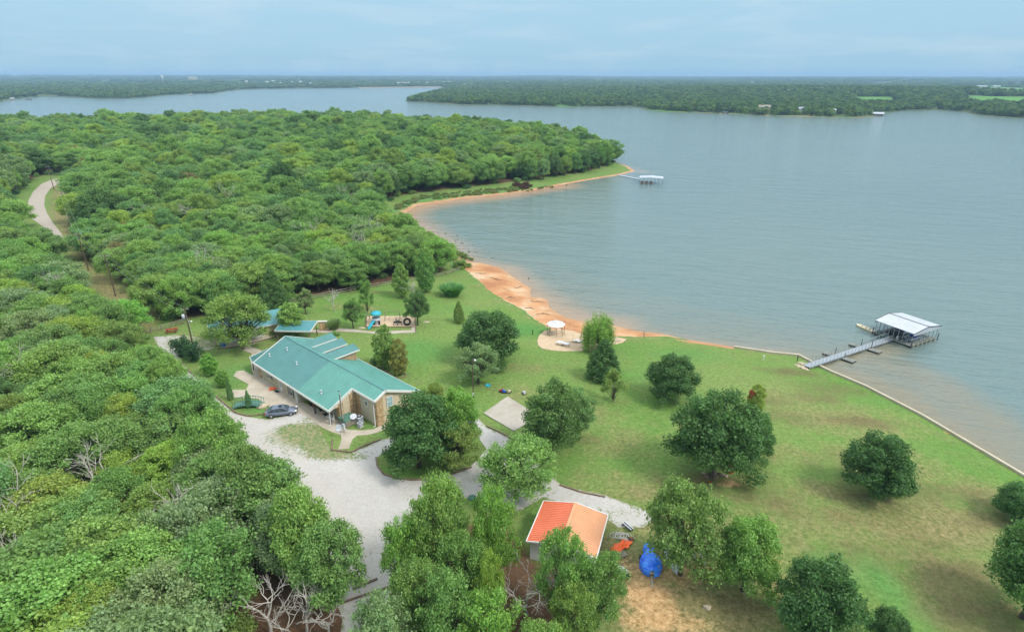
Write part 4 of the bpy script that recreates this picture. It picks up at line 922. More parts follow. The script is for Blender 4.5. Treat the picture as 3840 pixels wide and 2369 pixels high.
w = MB(); w.add([(-5.25, -4.7, 2.7), (-5.25, -3.1, 2.7), (-5.25, -3.1, rz_(-3.1) - .14), (-5.45, -4.7, 2.7), (-5.45, -3.1, 2.7), (-5.45, -3.1, rz_(-3.1) - .14)], [(0, 1, 2), (3, 5, 4), (0, 3, 4, 1), (0, 2, 5, 3)]); w.build('porch_gable', M['tan'], hall)
w = MB(); wall(w, -15.2, -2.6, -5.45, -2.6, 0, 2.8); wall(w, -15.2, -4.2, -15.2, -2.6, 0, 2.8); w.build('porch_wall', M['sage'], hall)
for nm, x0, y0, x1, y1, z in [('stone_corner', -.35, -.06, .06, -.06, rz_(-.06)), ('stone_corner', .06, -.06, .06, 1.05, rz_(0) + .0), ('stone_corner', -5.2, .02, -4.3, .02, rz_(0)), ('stone_corner', -5.18, -1.2, -5.18, .02, rz_(-1.2)), ('stone_corner', -5.18, -3.15, -5.18, -2.5, rz_(-3.1)), ('stone_corner', -5.9, -3.12, -5.18, -3.12, 2.8), ('stone_corner', -28.5, -4.32, -27.3, -4.32, 2.65), ('stone_panel', -15.3, -2.68, -13.4, -2.68, 2.75), ('stone_panel', -28.52, -4.3, -28.52, 1.0, 2.6)]:
    w = MB(); w.bar((x0, y0, (z - .2) / 2), (x1, y1, (z - .2) / 2), .16, z - .2); w.build(nm, M['stone'], hall)
w = MB(); w.box((-.9, -.1, .1), (1.0, .12, .2)); w.build('foundation', M['stone'], hall)
# roof planes
XS = -14.4; XF = -29.2; T = .12
def P_(x, y, z=None): return (x, y, rz_(y) if z is None else z)
rf_ = MB(); rf_.slab([P_(XF, EY), P_(XS, EY), P_(XS, RY), P_(XF, RY)], T); ribs(rf_, P_(XF + .1, EY), P_(XS, EY), P_(XF + .1, RY), P_(XS, RY), 33, .04, .02); roofA = rf_.build('roof_panel', M['roof1'], hall); roofA['label'] = 'deeper teal roof panel toward the far end'
rf_ = MB(); rf_.slab([P_(XS + .004, EY), P_(-5.3, EY), P_(-5.3, -.5), P_(-5.3, RY), P_(XS + .004, RY)], T); rf_.slab([P_(-5.296, -.5), P_(.4, -.5), P_(.4, RY), P_(-5.296, RY)], T)
ribs(rf_, P_(XS + .1, EY), P_(-5.3, EY), P_(XS + .1, RY), P_(-5.3, RY), 22, .08, .06); ribs(rf_, P_(-5.0, -.5), P_(.35, -.5), P_(-5.0, RY), P_(.35, RY), 13, .08, .06); rf_.build('roof_panel', M['roof2'], hall)
rf_ = MB(); rf_.slab([P_(XF, RY), P_(.4, RY), P_(.4, BY), P_(XF, BY)], T); ribs(rf_, P_(XF + .1, RY), P_(.35, RY), P_(XF + .1, BY), P_(.35, BY), 66, .06, .035); rf_.build('roof_panel', M['roof2'], hall)
w = MB(); w.bar((XF, RY, RZ + .02), (.42, RY, RZ + .02), .30, .07); w.build('ridge_cap', M['roof1'], hall)
for a, b_ in [(P_(XF, EY), P_(-5.3, EY)), (P_(-5.3, -.5), P_(.4, -.5)), (P_(-5.3, EY), P_(-5.3, -.5)), (P_(.4, -.5), P_(.4, RY)), (P_(.4, RY), P_(.4, BY)), (P_(XF, BY), P_(.4, BY)), (P_(XF, EY), P_(XF, RY)), (P_(XF, RY), P_(XF, BY))]:
    a = Vector(a) - Vector((0, 0, .13)); c = Vector(b_) - Vector((0, 0, .13)); nx = (c - a).normalized(); side = nx.cross(Vector((0, 0, 1))); 
    w = MB(); mid = (a + c) / 2; o_ = side * .05 if (mid + side - Vector((-14, 1.7, 0))).xy.length > (mid - side - Vector((-14, 1.7, 0))).xy.length else -side * .05
    w.bar(a + o_, c + o_, .07, .26); w.build('fascia', M['trim'], hall)
for a, b_ in (((XF + .05, EY), (XF + .05, RY)), ((XF + .05, RY), (XF + .05, BY)), ((.33, -.5), (.33, RY)), ((.33, RY), (.33, BY)), ((-5.37, EY), (-5.37, -.5))):
    w = MB(); w.bar(Vector(P_(*a)) + Vector((0, 0, .05)), Vector(P_(*b_)) + Vector((0, 0, .05)), .16, .06); w.build('rake_trim', M['trim'], hall)
for a, b_ in (((XF, EY + .04), (-5.3, EY + .04)), ((-5.3, -.46), (.4, -.46))): w = MB(); w.bar(Vector(P_(*a)) + Vector((0, 0, .03)), Vector(P_(*b_)) + Vector((0, 0, .03)), .10, .05); w.build('eave_trim', M['trim'], hall)
# three raised roof strips over the back slope
for x0 in (-17.3, -20.9, -24.3):
    x1 = x0 + 1.75; zl, zh = 5.12, 5.7; ya, yb = RY + .55, RY + 6.3
    w = MB(); w.slab([(x1, ya, zl), (x1, yb, zl), (x0, yb, zh), (x0, ya - .9, zh)], .1); ribs(w, (x1, ya, zl), (x1, yb, zl), (x0, ya, zh), (x0, yb, zh), 15, .07, .05); q = w.build('raised_roof', M['roof1'], hall)
    w = MB(); w.bar((x1 + .03, ya, zl - .12), (x1 + .03, yb, zl - .12), .06, .24); w.bar((x0, yb + .03, zh - .12), (x1, yb + .03, zl - .12), .06, .24); w.build('fascia', M['trim'], q)
    w = MB(); 
    n_ = [(x1 - .25, ya, rz_(ya)), (x1 - .25, yb - .5, rz_(yb - .5) - .1), (x1 - .25, yb - .5, zl), (x1 - .25, ya, zl)]; m_ = [(x0 + .3, p[1], p[2] if k < 2 else zh - .15) for k, p in enumerate(n_)]
    w.add(n_ + m_, [(0, 1, 2, 3), (7, 6, 5, 4), (0, 4, 5, 1), (1, 5, 6, 2), (2, 6, 7, 3), (3, 7, 4, 0)]); w.build('stone_cheek', M['stone'], q)
# far end lean-to roofs and posts
w = MB(); w.slab([(XF - .04, -4.9, 2.75), (XF - .04, .6, 4.95), (XF - 3.0, -.4, 2.9), (XF - 3.0, -4.0, 2.5)], .1); ribs(w, (XF - .1, -4.8, 2.8), (XF - .1, .5, 4.9), (XF - 2.95, -4.0, 2.51), (XF - 2.95, -.4, 2.9), 13, .06, .04); q = w.build('lean_to_roof', M['roof1'], hall)
w = MB(); w.bar((XF - 3.04, -4.1, 2.45), (XF - 3.04, -.3, 2.88), .07, .24); w.bar((XF, -4.95, 2.7), (XF - 3.04, -4.05, 2.47), .07, .24); w.build('fascia', M['trim'], q)
w = MB(); w.slab([(XF - .04, 1.4, 5.3), (XF - .04, 5.6, 3.8), (XF - 1.6, 5.6, 3.4), (XF - 1.6, 1.4, 4.6)], .1); ribs(w, (XF - .1, 1.5, 5.3), (XF - .1, 5.5, 3.85), (XF - 1.55, 1.5, 4.65), (XF - 1.55, 5.5, 3.42), 10, .06, .04); q = w.build('lean_to_roof', M['roof2'], hall)
w = MB(); w.bar((XF - 1.64, 1.4, 4.5), (XF - 1.64, 5.6, 3.3), .06, .2); w.build('fascia', M['trim'], q)
for x, y in ((-31.8, -3.9), (-31.8, -.6), (-30.6, 5.3)): w = MB(); w.box((x, y, 1.3), (.13, .13, 2.6)); w.build('porch_post', M['dark'], hall)
for x in (-5.8, -10.3): 
    w = MB(); w.box((x, -4.42, 1.3), (.18, .18, 2.62)); p_ = w.build('porch_post', M['dark'], hall)
w = MB(); w.tube([(-5.62, -4.6, 2.6), (-5.62, -4.6, .15), (-5.62, -4.9, .06)], .06, 8); w.build('downspout', M['white'], hall)
for x, y in ((-.35, -.28), (-26.9, -4.5), (-15.45, -4.5)): w = MB(); w.tube([(x, y, rz_(y) - .2), (x, y, .15), (x, y - .3, .06)], .06, 8); w.build('downspout', M['white'], hall)
window(hall, .06, 2.35, 3.35, 1.0, 1.6, 'x+', 'paleglass'); window(hall, -2.6, -.02, 3.0, .8, .75, 'y-'); window(hall, -24.6, -4.36, 1.65, 1.0, .95, 'y-', shutters=True); window(hall, -17.6, -4.36, 1.35, 1.1, 1.75, 'y-', shutters=True); window(hall, -8.2, -2.72, 1.5, 1.4, 1.2, 'y-', 'paleglass')
for x, y, wd in ((-21.0, -4.37, 1.0), (-15.9, -4.37, .75), (-11.6, -2.72, 1.0)):
    d = MB(); d.box((x, y, 1.05), (wd, .06, 2.1)); dd_ = d.build('door', M['white'], hall); g = MB(); g.box((x + .02, y - .045, 1.35), (wd * .45, .03, 1.0)); g.build('door_glass', M['paleglass'], dd_)
    h = MB(); h.tube([(x + wd * .38, y - .03, 1.0), (x + wd * .38, y - .1, 1.0)], .03, 6); h.build('handle', M['dark'], dd_)
for x, y in ((-27.3, -2.6), (-25.2, -.3), (-20.0, -1.5), (-9.7, -3.3)):
    v = MB(); z = rz_(y); v.tube([(x, y, z - .05), (x, y, z + .45)], .09, 8); v.lathe((x, y, z), [(.2, .02), (.16, .06), (.1, .12)], 10); v.lathe((x, y, z + .45), [(.0, .12), (.17, .08), (.17, 0), (.05, -.02)], 10); v.build('roof_vent', M['lightgrey'], hall)
def hl(x, y, z=0): return hall.matrix_basis @ Vector((x, y, z)) if False else HC + Matrix.Rotation(math.atan2(-.667, .745), 3, 'Z') @ Vector((x, y, z))
HR = math.atan2(-.667, .745)
# ---------------------------------------------------------------- paving
WALK = [(-29.5, -4.9), (-31.4, -4.4), (-36.0, -2.5), (-38.6, -1.0), (-42.2, -1.6), (-42.5, .2), (-38.8, .9), (-35.5, -.2), (-31.8, -1.6), (-31.5, 1.5), (-29.0, 2.0), (-28.4, -4.0), (-15.2, -4.0), (-5.5, -2.5), (-5.0, -3.2), (-4.0, -3.9), (-2.6, -3.6), (-1.0, -2.4), (.1, -1.0), (.2, 3.0), (.2, 7.8), (1.7, 8.2), (1.6, 3.0), (1.25, -1.2),
    (.6, -2.6), (-.3, -3.6), (.0, -4.6), (1.6, -6.3), (.6, -7.4), (-1.0, -5.8), (-2.2, -5.1), (-4.2, -5.6), (-6.2, -5.9), (-8.5, -5.7), (-12.8, -5.9), (-13.6, -7.0), (-15.6, -7.3), (-17.0, -8.2), (-21.4, -8.3), (-23.2, -9.4), (-26.0, -11.6), (-27.6, -9.8), (-25.8, -8.2), (-27.2, -7.0), (-32.2, -7.4), (-33.6, -6.2), (-33.0, -5.2)]
sw = drape('sidewalk', [hl(*p).xy[:] for p in WALK], .07, M['concrete'], 0, world=True, skirt=.12, z=3.0)
drape('basketball_pad', [(1215,952),(1157,990),(1230,1032),(1290,998)], .05, M['padconcrete'], 0, skirt=.12, z=3.0)
drape('garage_apron', [(806,772),(822,772),(880,822),(760,0)] and [(540,833),(556,828),(600,826),(665,800),(720,778),(716,772),(660,786),(590,806),(545,815),(520,822)], .05, M['concrete'], 0, skirt=.08, z=3.0)
drape('sandpit', [(877,757),(993,756),(992,782),(876,783)], .04, M['sand'], 3)
drape('garden_path', [(783,797),(800,793),(850,795),(910,800),(990,796),(996,796),(995,779),(985,779),(985,790),(915,794),(880,793),(850,789),(810,786),(775,785),(755,790),(700,786),(690,792),(755,797)], .07, M['concrete'], 3, skirt=.1)
drape('sand_patio', [(1303,792),(1291,803),(1286,815),(1288,827),(1297,834),(1315,838),(1340,840.5),(1370,841),(1400,840),(1430,836),(1460,828),(1490,820),(1500,812),(1480,808),(1430,806),(1395,800),(1370,792),(1340,788)], .07, M['sand'], 2, skirt=.08)
def timber(a, b_, label, up=.12, w_=.22, g=None, mat='greywood'):
    a, b_ = at(*a), at(*b_); o = empty('edging_timber', a, 0, label, 'edging', g); m_ = MB(); m_.bar((0, 0, up / 2 - .02), tuple((b_ - a)[:2]) + ((b_ - a).z + up / 2 - .02,), w_, up + .1); q = m_.build('beam', M[mat], o); return o
def timber_run(pts, what, group=None):
    n = 0
    for a, b_ in zip(pts[:-1], pts[1:]):
        n += 1; L_ = (at(*a) - at(*b_)).length; k = max(1, round(L_ / 4.5))
        for j in range(k):
            p = (a[0] + (b_[0] - a[0]) * j / k, a[1] + (b_[1] - a[1]) * j / k); q = (a[0] + (b_[0] - a[0]) * (j + .97) / k, a[1] + (b_[1] - a[1]) * (j + .97) / k)
            m_ = MB(); A_ = at(*p); B_ = at(*q) - A_; m_.bar((0, 0, .06), (B_.x, B_.y, B_.z + .06), .2, .26); o = m_.build('edging_timber', M['wood']); o.location = A_; tag(o, what, 'edging', group or what)
timber_run([(792, 1077), (840, 1083), (875, 1066), (912, 1052)], 'low timber edging around the grass corner by the electric meter')
timber_run([(793, 1076), (797, 1052)], 'short return timber at the near end of the grass corner')
timber_run([(447, 882), (498, 934), (565, 989), (592, 996), (632, 992)], 'timber edging between the drive and the bridge lawn')
timber_run([(900, 1095), (903, 1115), (918, 1135), (950, 1146), (990, 1149), (1040, 1147), (1090, 1132), (1130, 1118)], 'stacked timber edging curving round the oak island')
timber_run([(1165, 1020), (1195, 1034), (1228, 1052)], 'timber edging beside the concrete pad')
timber_run([(1340, 1161), (1390, 1178), (1450, 1190)], 'timber edging between the shed gravel and the lawn')
timber_run([(876, 783.5), (993, 783)], 'timber sill on the near side of the play sandpit'); timber_run([(877, 757), (876, 783)], 'timber sill at the garage end of the sandpit'); timber_run([(993, 756), (995, 796)], 'timber sill at the dark oak end of the sandpit')
timber_run([(520, 836), (560, 832), (610, 820), (665, 806)], 'timber step edging before the garage')
timber_run([(845, 1410), (905, 1385)], 'dark rotting logs laid at the bottom end of the drive'); timber_run([(800, 1450), (870, 1425), (950, 1400)], 'long dark log row across the bottom end of the drive')
isl = drape('grass_island', [(902, 1095), (905, 1114), (920, 1133), (952, 1143), (990, 1146), (1040, 1144), (1090, 1129), (1128, 1115), (1165, 1075), (1140, 1040), (1080, 1020), (1000, 1050), (930, 1075)], .045, M['ground'], 1.5, gm(.42), z=3.0)
lawnisl = drape('grass_verge', [(794, 1076), (797, 1052), (765, 1012), (800, 1005), (870, 1030), (912, 1051), (875, 1065), (840, 1082)], .045, M['ground'], 1.5, gm(0, .1), z=3.0)
# seawall
SW = [SHORE[i] for i in range(0, 9)]; SW = [SHORE[-1]] + SW
def ribbon(name, L, w_, z0, z1, mat, label, cat):
    m_ = MB(); L = [Vector(p) for p in L]; off = []
    for i, p in enumerate(L):
        t = (L[min(i + 1, len(L) - 1)] - L[max(i - 1, 0)]).normalized(); off.append(Vector((-t.y, t.x)) * w_ / 2)
    vs = []
    for p, o_ in zip(L, off): vs += [(p.x - o_.x, p.y - o_.y, z0), (p.x + o_.x, p.y + o_.y, z0), (p.x + o_.x, p.y + o_.y, z1), (p.x - o_.x, p.y - o_.y, z1)]
    fs = []
    for i in range(len(L) - 1):
        for k in range(4): fs.append((4 * i + k, 4 * i + (k + 1) % 4, 4 * i + 4 + (k + 1) % 4, 4 * i + 4 + k))
    fs += [(0, 1, 2, 3), (len(vs) - 1, len(vs) - 2, len(vs) - 3, len(vs) - 4)]; m_.add(vs, fs); return tag(m_.build(name, mat), label, cat)
ribbon('seawall', SW, .42, -.6, .42, concrete('seawall_concrete', (.50, .44, .34)), 'pale concrete seawall edging the lawn along the lake', 'seawall')
# ---------------------------------------------------------------- garage
ga = Vector((-58.34, 104.38, 3)); gb = Vector((-50.69, 108.69, 3)); gr = math.atan2(gb.y - ga.y, gb.x - ga.x)
ga = empty('garage', ga, gr, 'pale outbuilding with blue-green roof half hidden behind the yellow-green oak', 'building')
LG, WG, HG = 13.0, 6.2, 2.6
w = MB(); w.box((LG / 2, WG / 2, HG / 2), (LG, WG, HG)); w.add([(0, 0, HG), (0, WG, HG), (0, WG / 2, HG + 1.5), (LG, 0, HG), (LG, WG, HG), (LG, WG / 2, HG + 1.5)], [(0, 2, 1), (3, 4, 5), (0, 3, 5, 2), (1, 2, 5, 4)]); w.build('wall', M['tan'], ga)
w = MB(); w.box((-.03, WG / 2, HG / 2), (.04, WG - .1, HG)); w.build('end_panel', M['trim'], ga)
for s in (0, 1):
    y0 = -.5 if s == 0 else WG + .5; zz = HG - .22; w = MB(); w.slab([(-.5, y0, zz), (LG + .5, y0, zz), (LG + .5, WG / 2, HG + 1.6), (-.5, WG / 2, HG + 1.6)], .1); ribs(w, (-.45, y0, zz), (LG + .45, y0, zz), (-.45, WG / 2, HG + 1.6), (LG + .45, WG / 2, HG + 1.6), 40, .05, .04); q = w.build('roof_panel', M['roof3'], ga)
    w = MB()
    for x in (-.53, LG + .53): w.bar((x, y0, zz - .1), (x, WG / 2, HG + 1.5), .06, .24)
    w.bar((-.5, y0 - (.04 if s == 0 else -.04), zz - .1), (LG + .5, y0 - (.04 if s == 0 else -.04), zz - .1), .06, .22); w.build('fascia', M['trim'], q)
for x in (3.0, 8.0): d = MB(); d.box((x, -.03, 1.05), (2.4, .06, 2.1)); d.build('garage_door', M['white'], ga)
# pavilion
def frame_of(px0, py0, px1, py1, z=0): a = at(px0, py0, z); b_ = at(px1, py1, z); return a, math.atan2(b_.y - a.y, b_.x - a.x), (b_ - a).length
a, rr0, ln = frame_of(657, 791, 742, 793, 2.6)
pv = empty('pavilion', (a.x, a.y, 3), rr0, 'open picnic pavilion with blue-green roof and white edge behind the hall', 'pavilion')
w = MB(); WPv = 4.2; w.slab([(0, 0, 2.6), (ln, 0, 2.6), (ln, WPv, 3.05), (0, WPv, 3.05)], .1); ribs(w, (0.1, 0, 2.6), (ln - .1, 0, 2.6), (.1, WPv, 3.05), (ln - .1, WPv, 3.05), 24, .05, .04); w.build('roof_panel', M['roof3'], pv)
w = MB()
for p, q in (((0, -.03, 2.5), (ln, -.03, 2.5)), ((0, WPv + .03, 2.95), (ln, WPv + .03, 2.95)), ((-.03, 0, 2.5), (-.03, WPv, 2.95)), ((ln + .03, 0, 2.5), (ln + .03, WPv, 2.95))): w.bar(p, q, .07, .24)
w.build('fascia', M['trim'], pv)
for x, y in ((.3, .3), (ln - .3, .3), (.3, WPv - .3), (ln - .3, WPv - .3)): w = MB(); w.box((x, y, 1.28), (.16, .16, 2.5)); w.build('post', M['wood'], pv)
w = MB(); w.box((ln + 1.0, WPv, 3.02), (2.0, .35, .12)); w.build('connecting_beam', M['trim'], pv)
a, rr0, ln = frame_of(765, 791, 784, 789)
sw_ = empty('stone_wall', a, rr0, 'short freestanding sandstone wall with flat cap beside the pavilion', 'wall'); w = MB(); w.box((ln / 2, 0, .95), (ln, .5, 1.9)); w.build('stone_face', M['stone'], sw_); w = MB(); w.box((ln / 2, 0, 1.95), (ln + .15, .65, .1)); w.build('cap', M['concrete'], sw_)
# ---------------------------------------------------------------- things about the hall
def at_hall(name, x, y, label, cat, rz=0, group=None): return empty(name, hl(x, y, .07), HR + rz, label, cat, group)
hb = at_hall('spa_cabin', -4.1, -2.6, 'wooden slatted tub box with a sagging dark green cover by the stone corner', 'hot tub')
w = MB(); w.box((0, 0, .5), (1.9, 1.9, 1.0))
w.build('core', M['wood'], hb)
for s in range(5):
    w2 = MB()
    for (c, d_) in (((0, -.97, .12 + s * .2), (1.95, .04, .16)), ((0, .97, .12 + s * .2), (1.95, .04, .16)), ((-.97, 0, .12 + s * .2), (.04, 1.88, .16)), ((.97, 0, .12 + s * .2), (.04, 1.88, .16))): w2.box(c, d_)
    w2.build('plank', M['greywood'], hb)
w = MB(); w.box((0, 0, 1.08), (2.05, 2.05, .14), top=.93); w.box((0, -1.05, .98), (2.05, .04, .2)); w.build('cover', M['greenfelt'], hb)
def dish(base, h, label, tilt=.9, rz=0, s=1.0, mat='lightgrey'):
    d = empty('satellite_dish', base, rz, label, 'satellite dish'); w = MB(); w.tube([(0, 0, -.05), (0, 0, h)], .035, 8); w.build('mast', M['metal'], d)
    w = MB(); prof = [(0, 0), (.15, .01), (.3, .045), (.42, .09), (.44, .09), (.42, .07), (.3, .02), (0, -.03)]; w.lathe((0, 0, 0), [(r_ * s, z_ * s) for r_, z_ in prof], 20); o_ = w.build('reflector', M[mat], d); o_.location = (0, -.06, h); o_.rotation_euler = (tilt, 0, .3)
    w = MB(); w.tube([(0, 0, h - .1), (0, -.42, h + .22)], .015, 6); w.box((0, -.44, h + .24), (.07, .1, .07)); w.build('feed_arm', M['dark'], d); return d
dish(hl(-3.15, -2.1, .07), 1.35, 'grey satellite dish standing behind the tub box', .5, HR + .4, 1.15); dish(at(815, 1047), 1.7, 'round grey satellite dish on a yellow-sleeved pole in the grass corner', 1.0, HR, 1.2)
def ac(x, y, s, label):
    a_ = at_hall('condenser', x, y, label, 'air conditioner', .1); w = MB(); w.box((0, 0, .03), (1.1 * s, 1.1 * s, .1)); w.build('pad', M['concrete'], a_)
    w = MB(); w.box((0, 0, .45 * s + .08), (.85 * s, .85 * s, .9 * s)); 
    bd_ = w.build('cabinet', M['grey'], a_); w = MB()
    for k in range(7):
        z = .15 * s + k * .12 * s
        for c, d_ in (((0, -.435 * s, z), (.8 * s, .02, .03)), ((.435 * s, 0, z), (.02, .8 * s, .03)), ((-.435 * s, 0, z), (.02, .8 * s, .03))): w.box(c, d_)
    w.build('louvre', M['lightgrey'], bd_)
    w = MB(); w.box((0, 0, .94 * s + .07), (.9 * s, .9 * s, .06)); w.build('top_panel', M['lightgrey'], a_); w = MB(); w.lathe((0, 0, .97 * s + .09), [(.33 * s, 0), (.33 * s, .02), (.14 * s, .022)], 18); w.build('fan_opening', M['black'], a_)
    w = MB(); w.disc((0, 0, .97 * s + .12), .13 * s, .03, 12); w.build('fan_hub', M['lightgrey'], a_)
ac(-2.9, -1.35, 1.05, 'larger grey air conditioner on the grass by the stone corner'); ac(-1.85, -1.95, .72, 'smaller squat air conditioner on its own concrete pad')
for x, y, l in ((-21.3, -5.0, 'dark mat before the white front door'), (-8.9, -3.5, 'black mat on the shaded porch')):
    w = MB(); w.box((0, 0, .012), (.95, .6, .024)); o_ = w.build('doormat', M['black']); tag(o_, l, 'doormat'); o_.location = hl(x, y, .075); o_.rotation_euler = (0, 0, HR)
for i, (dx, dy, s, l) in enumerate([(0, 0, .36, 'largest orange pumpkin beside the white door'), (-.55, -.25, .26, 'middle orange pumpkin in the doorway group'), (-.25, -.6, .2, 'smallest orange pumpkin in the doorway group')]):
    pk = empty('pumpkin', hl(-22.3 + dx, -5.0 + dy, .07), 0, l, 'pumpkin'); w = MB(); n = 20; prof = [(.05, .02), (.75, .1), (1.0, .45), (.8, .85), (.2, .88), (.05, .8)]; vs = []; 
    for r_, z_ in prof:
        for k in range(n): q = 1 + .09 * math.cos(k * 2 * math.pi / n * 5); vs.append((s * r_ * q * math.cos(2 * math.pi * k / n), s * r_ * q * math.sin(2 * math.pi * k / n), s * z_ * 1.25))
    w.add(vs, [(j * n + k, j * n + (k + 1) % n, (j + 1) * n + (k + 1) % n, (j + 1) * n + k) for j in range(5) for k in range(n)], True); w.build('fruit', M['orange'], pk); w = MB(); w.tube([(0, 0, s * 1.0), (s * .1, 0, s * 1.35)], [.04, .02], 6); w.build('stalk', M['pole'], pk)
def chair(loc, rz, label, mat='white', group=None, name='patio_chair'):
    c = empty(name, loc, rz, label, 'chair', group); w = MB(); w.box((0, 0, .42), (.52, .5, .05)); w.build('seat', M[mat], c); w = MB()
    for k in range(5): w.box((-.2 + k * .1, .27, .72), (.07, .03, .55))
    w.box((0, .27, 1.0), (.52, .05, .06)); w.build('backrest', M[mat], c)
    for x in (-.23, .23):
        for y in (-.22, .24): w = MB(); w.box((x, y, .2), (.06, .06, .4)); w.build('leg', M[mat], c)
        w = MB(); w.box((x * 1.12, 0, .64), (.07, .55, .03)); w.build('armrest', M[mat], c)
    return c
chair(hl(-7.2, -3.9, .07), HR + .2, 'white porch chair farther from the corner post'); chair(hl(-6.3, -3.9, .07), HR - .3, 'white porch chair next to the corner post')
chair(hl(-11.9, -3.6, .07), HR, 'dark red chair deep under the porch roof', 'red', name='porch_chair')
for x, y, l in ((-13.0, -3.6, 'dark planter at the shaded end of the porch'), (-10.4, -3.4, 'black planter beside the middle porch post')):
    pl = empty('planter', hl(x, y, .07), 0, l, 'planter'); w = MB(); w.lathe((0, 0, 0), [(.16, 0), (.24, .35), (.26, .4), (.22, .4), (.2, .36), (0, .36)], 14); w.build('pot', M['black'], pl); c = link('plant', SH, pl); c.scale = (.3, .3, .35); c.location = (0, 0, .32); c['tint'] = [.06, .13, .04]
# electric pole at the porch with meter box
def pole(px, py, h, label, r_=.14, arms=(), mat='pole', extra=None, base=None):
    b_ = base or at(px, py); p_ = empty('utility_pole', b_, 0, label, 'utility pole'); w = MB(); w.tube([(0, 0, -.3), (0, 0, h)], [r_, r_ * .65], 10); w.build('shaft', M[mat], p_)
    for z, L_, a_ in arms: w = MB(); w.bar((-L_ / 2 * math.cos(a_), -L_ / 2 * math.sin(a_), h - z), (L_ / 2 * math.cos(a_), L_ / 2 * math.sin(a_), h - z), .1, .12); w.build('crossarm', M['greywood'], p_)
    for s_ in (-1, 0, 1):
        if not arms: break
        z, L_, a_ = arms[0]; w = MB(); w.lathe((s_ * L_ * .42 * math.cos(a_), s_ * L_ * .42 * math.sin(a_), h - z + .06), [(.05, 0), (.07, .06), (.03, .12), (.06, .17), (0, .2)], 8); w.build('insulator', M['lightgrey'], p_)
    return p_, b_
mp, mpb = pole(822, 1021, 5.6, 'slim service pole with a pipe mast at the porch corner', .09)
w = MB(); w.tube([(.1, 0, 1.5), (.1, 0, 5.2), (.1, -.1, 6.2)], .05, 8); w.build('conduit', M['lightgrey'], mp); w = MB(); w.tube([(.1, -.1, 6.2), (0, -.25, 6.25)], .08, 8); w.build('weatherhead', M['dark'], mp)
mb = empty('meter_box', at(824, 1036), HR, 'grey electric meter cabinet on two legs at the foot of the service pole', 'meter box'); w = MB(); w.box((0, 0, 1.1), (.55, .3, .85)); w.build('cabinet', M['lightgrey'], mb); w = MB(); w.lathe((0, 0, 1.52), [(.26, 0), (.26, .04), (0, .1)], 14); w.build('lid', M['grey'], mb)
for x in (-.18, .18): w = MB(); w.box((x, 0, .33), (.06, .06, .7)); w.build('leg', M['greywood'], mb)
lp, lpb = pole(1133, 952, 7.3, 'slim lawn pole carrying a white area light', .1)
w = MB(); w.tube([(0, 0, 7.1), (.35, -.1, 7.15)], .03, 6); w.build('light_arm', M['metal'], lp); w = MB(); w.lathe((.45, -.12, 6.9), [(.0, .28), (.12, .25), (.2, .05), (.16, -.02), (0, -.06)], 12); w.build('lamp_head', M['white'], lp); w = MB(); w.box((0, -.12, .8), (.2, .14, .5)); w.build('switch_box', M['lightgrey'], lp)
P1, b1 = pole(277, 709, 10.5, 'tall dark pole with a crossarm nearest the garage woods', .17, [(.5, 2.2, .5)]); P2, b2 = pole(212, 648, 10.5, 'dark utility pole second along the cleared strip', .16, [(.4, 1.6, .5)]); P3, b3 = pole(167, 530, 10.5, 'pale utility pole beside the dirt road bend', .16, [(.4, 1.4, .5)], mat='greywood'); P4, b4 = pole(130, 455, 11, 'utility pole at the top of the dirt road bend', .17, [(.4, 1.4, .5)])
P5, b5 = pole(463, 832, 8.4, 'service pole with grey transformer can and lamp by the garage', .15, [(.35, 1.2, .3)]); w = MB(); w.lathe((-.5, -.15, 6.0), [(0, .0), (.28, 0), (.28, .95), (.2, 1.05), (0, 1.05)], 14); w.build('transformer', M['lightgrey'], P5); w = MB(); w.tube([(0, 0, 5.4), (.4, -.1, 5.75), (.75, -.1, 5.7)], .04, 6); w.build('lamp_arm', M['white'], P5); w = MB(); w.lathe((.8, -.1, 5.5), [(0, .3), (.14, .24), (.22, .05), (0, -.02)], 12); w.build('lamp_head', M['white'], P5)
P6, b6 = pole(374, 245 + 12, 9, 'distant pale utility pole among the far woods', .2, mat='greywood', base=at(373, 268)); P7, b7 = pole(125, 199, 9, 'far thin pole near the upper left lake edge', .2, mat='greywood', base=at(190, 320)) if False else (None, None)
def wire(a, b_, sag, label, r_=.012):
    a, b_ = Vector(a), Vector(b_); pts_ = []
    for k in range(13): t = k / 12; p = a.lerp(b_, t) - a; p.z -= sag * 4 * t * (1 - t); pts_.append(p)
    w = MB(); w.tube(pts_, r_, 4, cap=False); o_ = w.build('power_line', M['metal']); o_.location = a; tag(o_, label, 'power line', None)
up = lambda b_, h, dx=0, dy=0: Vector((b_.x + dx, b_.y + dy, b_.z + h))
for (A_, B_, n_) in ((b4, b3, 'between the two poles on the road bend'), (b3, b2, 'across the middle of the cleared strip'), (b2, b1, 'between the two dark poles')):
    wire(up(A_, 10.2, .5, .3), up(B_, 10.2, .5, .3), 1.0, 'upper wire ' + n_, .02); wire(up(A_, 10.2, -.6, -.3), up(B_, 10.2, -.6, -.3), 1.2, 'lower wire ' + n_, .02)
wire(up(b1, 10.1, .5, .3), up(b5, 8.2, .3, 0), 1.0, 'upper wire from the tall dark pole to the transformer pole', .018); wire(up(b1, 9.3, 0, 0), up(b5, 7.4, -.2, 0), 1.3, 'lower wire from the tall dark pole to the transformer pole', .018)
